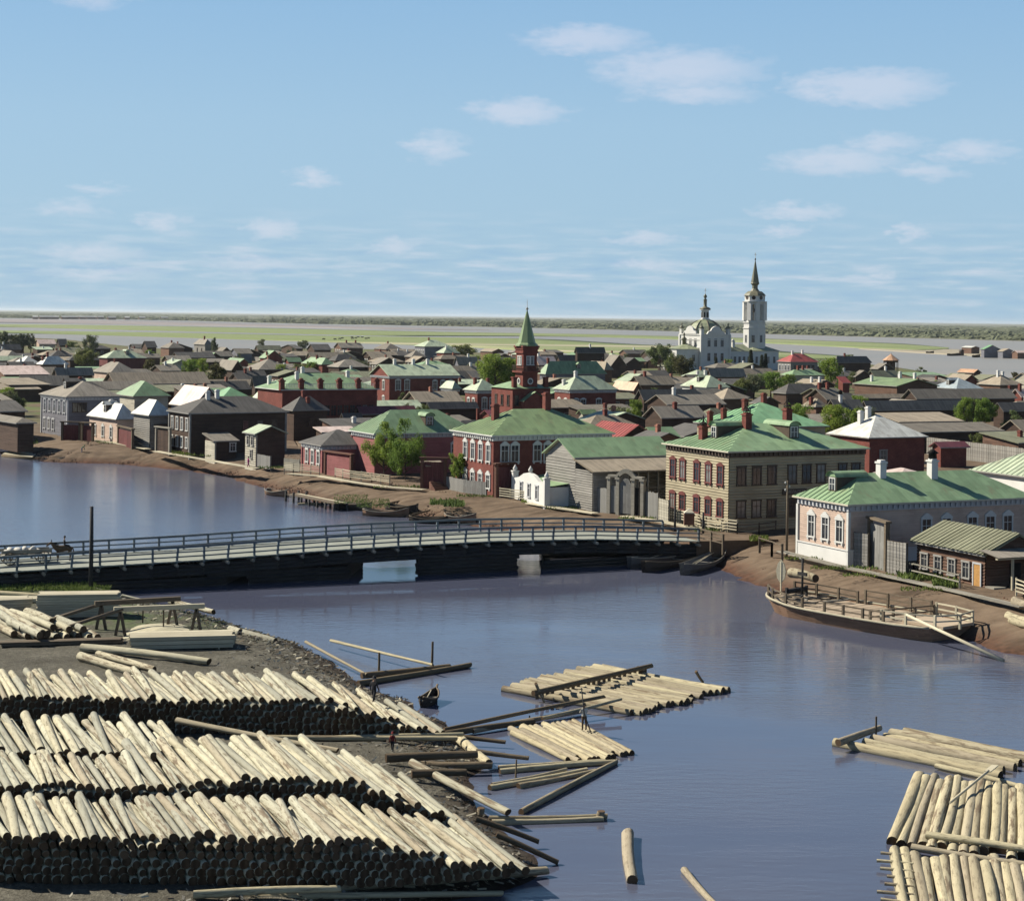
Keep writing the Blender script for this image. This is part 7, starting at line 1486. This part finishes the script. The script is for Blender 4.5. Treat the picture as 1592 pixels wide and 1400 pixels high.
def person(label, loc, rz, h, top, bottom, pose='stand', hat='dark', z_off=0.0):
    k = h/1.72; hp = .92; V = [(0,0,hp),(0,0,1.12),(0,.01,1.38),(0,0,1.50),(0,-.02,1.60),(0,-.01,1.70)]; E = [(0,1),(1,2),(2,3),(3,4),(4,5)]; rad = [.15,(.145,.11),(.165,.115),.058,.088,.075]
    def add(chain, parent, rs):
        p = parent
        for v, r in zip(chain, rs): V.append(v); rad.append(r); E.append((p, len(V)-1)); p = len(V)-1
    if pose == 'sit':
        for s in (-1, 1): add([(s*.10,-.06,.88),(s*.13,-.48,.86),(s*.13,-.50,.45),(s*.13,-.62,.40)], 0, [.1,.075,.055,.045]); add([(s*.2,0,1.40),(s*.24,-.05,1.13),(s*.13,-.3,1.08),(s*.1,-.38,1.09)], 2, [.062,.048,.038,.036])
    elif pose == 'pole':
        for s in (-1, 1): add([(s*.1,0,.85),(s*.12,.02,.48),(s*.13,.03,.08),(s*.13,-.1,.045)], 0, [.1,.075,.055,.045]); add([(s*.2,0,1.40),(s*.26,-.12,1.18),(s*.08,-.34,1.2+.1*s),(s*.05,-.4,1.22+.1*s)], 2, [.062,.048,.038,.038])
    elif pose == 'walk':
        for s in (-1, 1): add([(s*.1,0,.85),(s*.1,-.14*s,.48),(s*.1,-.02-.24*s,.1),(s*.1,-.13-.24*s,.05)], 0, [.1,.075,.055,.045]); add([(s*.2,0,1.40),(s*.25,.05*s,1.13),(s*.24,-.1+.12*s,.88),(s*.23,-.12+.12*s,.8)], 2, [.062,.048,.038,.036])
    else:                                                     # bending to work
        V[1:] = [(0,-.06,1.08),(0,-.30,1.24),(0,-.42,1.30),(0,-.50,1.33),(0,-.60,1.34)]
        for s in (-1, 1): add([(s*.1,0,.85),(s*.11,-.05,.48),(s*.12,.03,.08),(s*.12,-.1,.045)], 0, [.1,.075,.055,.045]); add([(s*.19,-.32,1.22),(s*.2,-.42,.95),(s*.12,-.5,.72),(s*.1,-.52,.64)], 2, [.06,.048,.038,.036])
    hd = Vector(V[4]); sk = lambda c: 2 if (Vector(c)-hd).length < .155 and c[2] > hd.z-.12 else (1 if c[2] < .98 and not (abs(c[0]) > .19) else 0)
    me = skin_body('body', V, E, rad, [CL[top], CL[bottom], SKIN_], sk); t = thing('person', label, 'person', loc, rz); b = link('body', me, t); b.scale = (k,k,k)
    m = MB(); m.lathe([(.155,.0),(.15,.02),(.1,.03),(.1,.13),(.06,.16),(.01,.17)], 12, (hd.x, hd.y+.0, hd.z+.075)); hb = m.build('cap', CL[hat], t); hb.scale = (k,k,k)
    return t
p = gp(908, 1135, .3); t = person('raftsman with a pole standing on the slender raft', p, R(200), 1.55, 'white', 'brown', 'pole')
q = thing('raft_pole', 'long pole in the hands of the raftsman', 'pole', p); m = MB(); m.tube([(.5,-.55,-.3),(-.02,-.34,1.1),(-.2,-.2,2.6)], .035, 7); m.build('shaft', WB, q)
person('dark-clad man standing at the head of the rearmost stack', gp(581, 1094, 1.6), R(150), 1.6, 'dark', 'dark', 'walk')
person('figure in red at the inlet behind the second stack', gp(610, 1168, .8), R(170), 1.05, 'red', 'dark', 'walk', 'red')
person('woman in magenta walking past the tall log outhouse', gp(386, 727, ZG), R(120), 1.6, 'magenta', 'magenta', 'walk')
person('stooping man in green working at the far left landing', gp(127, 705, 1.2), R(100), 1.65, 'green', 'blue', 'bend', 'green')
def horse(label, loc, rz, h=1.55, coat=None):
    V = [(0,0,1.18),(-.45,0,1.2),(.45,0,1.16),(.75,0,1.28),(1.02,0,1.62),(1.15,0,1.74),(1.42,0,1.55),(1.56,0,1.42)]; E = [(0,1),(0,2),(2,3),(3,4),(4,5),(5,6),(6,7)]; rad = [.30,.29,.30,.24,.15,.13,.09,.07]
    def add(ch, p, rs):
        for v, r in zip(ch, rs): V.append(v); rad.append(r); E.append((p, len(V)-1)); p = len(V)-1
    for s in (-1, 1):
        add([(.52,s*.17,.92),(.5,s*.17,.50),(.52,s*.17,.12),(.57,s*.17,.05)], 2, [.11,.06,.045,.06]); add([(-.55,s*.17,.95),(-.45,s*.17,.72),(-.62,s*.17,.48),(-.56,s*.17,.12),(-.51,s*.17,.05)], 1, [.15,.09,.055,.045,.06])
    add([(-.78,0,1.22),(-.88,0,.95),(-.9,0,.6)], 1, [.06,.05,.03]); me = skin_body('body', V, E, rad, [coat or CL['brown']], lambda c: 0); t = thing('horse', label, 'horse', loc, rz); b = link('body', me, t); k = h/1.55; b.scale = (k,k,k)
    m = MB()
    for s in (-1, 1): m.lathe([(.05,0),(.03,.1),(.005,.18)], 6, (1.1, s*.08, 1.84))
    m.box(.62,1.08,-.03,.03,1.55,1.75); e = m.build('mane', CL['dark'], t); e.scale = (k,k,k); return t
bp = lambda u, y: (lambda x: (Vector((BX, BY, 0))+BD*x+BN*y+Vector((0,0,DZ(x)+.02))))(bx_of(u, 865))
hp = bp(112, 4.0); horse('dark horse with a rider crossing the bridge at left', hp, BA+R(180)); person('rider in dark clothes on the horse on the bridge', hp+Vector((.05,0,.62)), BA+R(90), 1.6, 'dark', 'dark', 'sit')
def cart():
    c = bp(52, 4.2); t = thing('cart', 'four-wheeled cart with a pale load crossing the bridge at left', 'cart', c, BA)
    m = MB(); m.box(-2.2,2.2,-.75,.75,.72,.86); m.build('bed', WGREY, t)
    for s in (-1, 1): m = MB(); m.bar((-2.2,s*.78,1.15),(2.2,s*.78,1.15),.06,.3); m.build('side_board', WGREY, t)
    for x in (-1.5, 1.5):
        for s in (-1, 1):
            m = MB(); n = 16; w_ = s*.95
            for i in range(n): a0, a1 = 2*math.pi*i/n, 2*math.pi*(i+1)/n; m.bar((x+.55*math.cos(a0), w_, .56+.55*math.sin(a0)), (x+.55*math.cos(a1), w_, .56+.55*math.sin(a1)), .09, .09, 0, (0,1,0))
            for i in range(8): a0 = 2*math.pi*i/8; m.bar((x, w_, .56), (x+.52*math.cos(a0), w_, .56+.52*math.sin(a0)), .05, .05, 0, (0,1,0))
            m.tube([(x,w_-.1,.56),(x,w_+.1,.56)], .1, 8); m.build('wheel', WOLD, t)
    m = MB(); m.bar((-3.8,0,1.5),(-2.0,0,.8),.1,.1); m.build('shaft', WOLD, t)
    t2 = thing('sack_load', 'heap of pale sacks lying on the cart', 'load', c+Vector((0,0,.9)), BA); rng = random.Random(3)
    for i in range(9):
        m = MB(); x, y, z_ = -1.7+.42*i*.8, rng.uniform(-.3,.3), -.02+.2*(i % 2); m.lathe([(.06,-.5),(.2,-.36),(.24,0),(.2,.36),(.06,.5)], 10, (0,0,0)); o = m.build('sack', CL['white'], t2, (x, y, z_+.2)); o.rotation_euler = (R(90), 0, rng.uniform(-.6,.6))
cart()
def cattle():
    V = [(0,0,1.0),(-.55,0,1.02),(.5,0,1.0),(.85,0,1.1),(1.1,0,.95),(1.3,0,.8)]; E = [(0,1),(0,2),(2,3),(3,4),(4,5)]; rad = [.36,.32,.33,.2,.16,.1]
    def add(ch, p, rs):
        for v, r in zip(ch, rs): V.append(v); rad.append(r); E.append((p, len(V)-1)); p = len(V)-1
    for s in (-1, 1): add([(.5,s*.2,.7),(.5,s*.2,.38),(.52,s*.2,.05)], 2, [.12,.07,.06]); add([(-.58,s*.2,.75),(-.66,s*.2,.42),(-.6,s*.2,.05)], 1, [.15,.07,.06])
    add([(-.92,0,1.0),(-.96,0,.5)], 1, [.05,.03]); me = skin_body('body', V, E, rad, [CL['dark']], lambda c: 0, 1)
    for i, (u, v) in enumerate([(503,529),(521,529),(532,527.5),(547,526),(548,528),(553,527),(557,525.5),(563,526),(569,528),(573,527),(528,528.4)]):
        o = link('cow', me, None, gp(u, v, .5), random.choice((0.2, 3.0, 2.6, .6))); o.scale = (1.5,)*3; tag(o, 'dark cow grazing in the herd on the river meadow', 'cow', 'herd on the meadow')
cattle()
# ------------------------------------------------------------------ far villages, pavilion, small yard things
for i, (u, v) in enumerate([(36,490.5),(47,491),(58,491),(69,490.6),(82,490.4),(92,491),(101,491),(110,490.8),(121,491),(130,491),(139,491.3),(156,491),(182,491.4),(205,493),(240,494)]):
    Y = gp(u, 496.5 if u > 150 else 495.6, 1).y; house('tiny pale-roofed house of the far village across the river', u, v+1.6, u-3, u+6.5, 5, 20+7*(i % 3), 'gableL', 'tin_white', 'w_dark', rh=4.0, zg=zat(u, v+1.6, Y)-5, LXm=None, LYm=9, group='far village across the river') if False else None
    t = thing('far_house', 'tiny pale-roofed house of the far village across the river', 'house', (lev(u, v)[0]*Y/F, Y*1.02, 1.2), R(20+8*(i % 3)), 'far village across the river'); L = 15+5*(i % 3); m = MB(); m.box(0, L, .6, 11.4, -1, 5); m.build('wall', M_['w_brown'], t)
    rm, tp = roof_mesh(L, 12, 5, 4.0, 'gableL', 0, 0, (1,1)); rm.build('roof', [M_['tin_white'], M_['trim_g']], t)
for lab, u, ve, ul, ur, he, roof, rm_, wm_, vr in [('pale plank house on the sandbar with dark gable', 1510,540.5,1494,1524,4.5,'gableR','tin_white','w_brown',538), ('green-roofed house with dark gable front on the sandbar', 1530,543,1524,1556,5.5,'gableR','tin_bright','w_blue',536.5), ('small dark-fronted cottage right of the green-roofed sandbar house', 1559,546.5,1550,1578,4.2,'gableR','plank_tan','w_blue',542), ('brown cottage at the right end of the sandbar', 1582,548.5,1572,1600,3.6,'gableL','tin_pink','w_brown',545), ('dark boathouse at the left end of the sandbar village', 1493,545.5,1490,1500,3.0,'gableR','plank_dark','w_dark',543)]: house(lab, u, ve, ul, ur, he, 24, roof, rm_, wm_, vr=vr, zg=.5)
for lab, u0, v0, u1, v1 in [('dark barge lying before the sandbar village', 1473,553,1492,552.6), ('small boat before the green sandbar house', 1512,555.5,1524,555), ('dark lighter at the tip of the sandbar', 1440,549.5,1452,549.5)]: boat(lab, u0, v0, u1, v1, 4, HULLD, h=1.4, sheer=.8, name='barge')
def pavilion():
    Y = gp(1385, 584, ZG).y; X = lev(1385, 570)[0]*Y/F; z = lambda v: zat(1385, v, Y)-ZG; t = thing('watch_pavilion', 'octagonal wooden watch pavilion with reddish tent roof by the far water', 'pavilion', (X, Y, ZG)); k = Y/F
    m = MB(); m.lathe([(6*k, 0),(6*k, z(563))], 8); m.build('base', M_['w_brown'], t); m = MB(); m.lathe([(10.5*k, z(563)),(10.5*k, z(560))], 8); m.build('gallery', M_['w_dark'], t); m = MB(); m.lathe([(14*k, z(560)),(7*k, z(555)),(.2, z(550.5)),(.1, z(548))], 8, (0,0,0), 0, False); m.build('roof', M_['tin_wine'] if False else M_['tin_orange'], t)
    for i in range(8): a = 2*math.pi*(i+.5)/8; m = MB(); m.box(-.12,.12,-.12,.12,0,z(560)); m.build('post', WOLD, t, (11*k*math.cos(a), 11*k*math.sin(a), 0))
pavilion()
house('log shed with its left wall coloured sunlit, leaning below the long dark house', 332, 687, 309, 373, 2.4, 31, 'shed', 'plank', 'w_dark', rh=1.0, sunlitL='w_pale', Rw=[(1,.9,.8,1.2,'white',.7,.95)], LYm=5)  # dark walls, pale left face: shade and sun set by colour
house('tall log outhouse with front coloured sunlit, side coloured shaded, and tilted roof', 396, 676, 369, 449, 4.4, 31, 'gableR', 'tin_pale', 'w_dark', rh=1.2, sunlitL='w_pale', L=[(2,2.8,.7,1.2,'grey',.1,.9),(1,.8,.6,1.1,'grey',.4,.8)], LYm=5)  # same split: sunlit tone on the left face, shaded tone elsewhere
house('open cart shed with grey roof behind the outhouse', 420, 652, 402, 486, 3.6, 31, 'shed', 'plank_dark', 'w_dark', rh=1.2, LYm=5)
house('small brick gate lodge with capped posts behind the green roof at right', 1462, 697, 1455, 1509, 3.0, 25, 'gableL', 'tin_wine', 'brick', rh=.8, LYm=3)
house('pinkish low roof in the yard behind the green-roofed house', 1400, 742, 1362, 1450, 2.6, 25, 'hip', 'tin_pink', 'w_brown', rh=.8, LYm=6)
house('porch with a bright tilted roof on the red brick house', 1385, 695, 1377, 1402, 3.2, 26, 'gableL', 'tin_pale', 'w_grey', rh=1.2, LYm=2.5, LXm=3)
house('small carved roof ornament lodge among the roofs left of the minaret', 760, 646, 742, 790, 2.8, 28, 'gableL', 'tin_wine', 'brick', rh=.9, LYm=4)
house('carved garden gatehouse with finials right of the minaret', 905, 645, 890, 930, 3.6, 28, 'gableL', 'tin_olive', 'w_pale', rh=.9, LYm=2.5)
house('brown shed behind the carved garden gatehouse', 965, 640, 955, 985, 3.2, 28, 'gableL', 'plank', 'w_dark', rh=1.2, LYm=5)
house('outbuilding with blue-green roof tip beside the long barn', 1020, 683, 1012, 1060, 4.0, 27, 'gableL', 'tin_green', 'w_brown', rh=1.6, LYm=6)
# ------------------------------------------------------------------ the crowd of lesser cottages filling the town
def infill():
    rng = random.Random(21); made = 0; info = []
    for f in FOOT:
        c, LX, LY, ph = f[3], f[4], f[5], f[6]; B = Vector((math.cos(ph), math.sin(ph), 0)); A = Vector((-math.sin(ph), math.cos(ph), 0))
        us = [proj((c+B*LX*a+A*LY*b))[0] for a in (0,1) for b in (0,1)]; info.append((f[0], f[1], f[2], min(us), max(us)))
    zone = lambda u: 'left' if u < 420 else 'left-centre' if u < 760 else 'right-centre' if u < 1060 else 'right'
    tries = 0
    while tries < 9000 and made < 190:
        tries += 1; Y = 250*math.exp(rng.random()*math.log(1010/250.)); u = rng.uniform(-40, 1630); X = lev(u, 600)[0]*Y/F
        if Y > (950 if u < 950 else 1000-(u-950)*.72): continue
        if Y < 262+max(0, 700-u)*.17: continue
        if u > 1330 and Y > 640: continue
        LX, LY = rng.uniform(8, 17), rng.uniform(6, 9); r = .5*math.hypot(LX, LY); he = rng.choice((3.0,3.4,3.8,4.2)); rh_ = rng.uniform(1.6,2.8)
        if any((X-q[0])**2+(Y-q[1])**2 < ((r+q[2])*.66)**2 for q in info): continue
        vt = CY+ROLL*(u-CX)+F*(H-ZG-he-rh_)/Y; hid = False; du = r*F/Y
        for q in info:                                             # never hide a roof that stands behind
            if q[1] > Y and q[3]-du < u < q[4]+du:
                vq = CY+ROLL*(u-CX)+F*(H-ZG-4.5)/q[1]
                if vt < vq-1: hid = True; break
        if hid: continue
        ve = CY+ROLL*(u-CX)+F*(H-ZG-he)/Y; phi = rng.uniform(24, 36); roof = rng.choice(('gableL','gableL','gableR','hip','shed')); rm_ = rng.choice(('plank','plank','plank_dark','plank_dark','plank_tan','plank_moss','tin_pale','tin_green')); wm_ = rng.choice(('w_dark','w_dark','w_dark','w_brown'))
        nm = {'plank': 'grey-roofed', 'plank_dark': 'dark-roofed', 'plank_tan': 'tan-roofed', 'plank_moss': 'mossy-roofed', 'tin_pale': 'pale green-roofed', 'tin_green': 'green-roofed'}[rm_]; far = 'far' if Y > 600 else 'near'
        house('small '+nm+' wooden cottage crowded among the '+far+' '+zone(u)+' roofs of the town', u, ve, u-10, u+10, he, phi, roof, rm_, wm_, rh=rh_ if roof != 'shed' else 1.2, LXm=LX, LYm=LY, name='cottage', cat='cottage', group=nm+' cottages, '+far+' '+zone(u),
              L=[(2,1,.9,1.3,'white',.15,.85)] if rng.random() < .4 else (), Rw=[(2,1,.9,1.3,'grey',.2,.8)] if rng.random() < .4 else (), ch=[(.5,.5,.9,rng.choice(('brick','white','brick_pale')))] if rng.random() < .6 else ())
        info.append((X, Y, r, u-du, u+du)); made += 1
    for i in range(80):                                            # yard trees between them
        for k in range(60):
            Y = 280*math.exp(rng.random()*math.log(980/280.)); u = rng.uniform(-20, 1600); Y = max(Y, 385) if u < 560 else Y; X = lev(u, 600)[0]*Y/F
            if Y > (930 if u < 950 else 980-(u-950)*.72): continue
            if any((X-q[0])**2+(Y-q[1])**2 < (q[2]*.8+2)**2 for q in info): continue
            h = rng.uniform(3.5, 6.5); vb = CY+ROLL*(u-CX)+F*(H-ZG)/Y; vt = CY+ROLL*(u-CX)+F*(H-ZG-h)/Y
            if any(q[1] > Y and q[3] < u < q[4] and vt < CY+ROLL*(u-CX)+F*(H-ZG-4.5)/q[1] for q in info): continue
            tree('small yard tree among the '+('far ' if Y > 600 else 'near ')+zone(u)+' roofs of the town', u, vb, vt, (vb-vt)*.9, rng.choice((LEAF_B, LEAF_C, LEAF_A)), rng.choice(('broad','bush','broad')), group='yard trees, '+('far ' if Y > 600 else 'near ')+zone(u), dense=0 if Y > 450 else 1); break
    return made
print('INFILL', infill())
# plank fences of the back yards
rngf = random.Random(44)
for i, (u0, v0, u1, v1) in enumerate([(205,606,262,612),(420,640,470,646),(560,662,610,668),(1090,668,1130,672),(1250,640,1300,646),(380,560,420,563),(620,585,660,588),(930,640,985,648),(1180,590,1215,594),(1440,640,1500,646),(720,640,760,646),(80,622,130,626),(0,668,30,670)]):
    fence(['first','second','third','fourth','fifth','sixth','seventh','eighth','ninth','tenth','eleventh','twelfth','thirteenth'][i]+' back-yard plank fence glimpsed between the town roofs', [(u0,v0+40,),(u1,v1+40)] if False else [(u0,v0),(u1,v1)], ZG, 2.0, 1, 4, WOLD, boards=(.9, M_['w_grey']))
# ------------------------------------------------------------------ summer haze over the plain
def haze():
    m = MB(); m.box(-46000, 46000, -400, 52000, -3.5, 58)
    mt = bpy.data.materials.new('haze_air'); mt.use_nodes = True; nt = mt.node_tree; nt.nodes.remove(nt.nodes['Principled BSDF'])
    v = nt.nodes.new('ShaderNodeVolumePrincipled'); v.inputs['Color'].default_value = (.84, .92, 1.0, 1); v.inputs['Density'].default_value = HAZE; v.inputs['Anisotropy'].default_value = .2
    nt.links.new(v.outputs[0], nt.nodes['Material Output'].inputs['Volume']); o = stuff(m.build('haze', mt)); o['label'] = 'thin summer haze over the town and the river plain'; o['category'] = 'haze'
HAZE = 0.000022
haze()
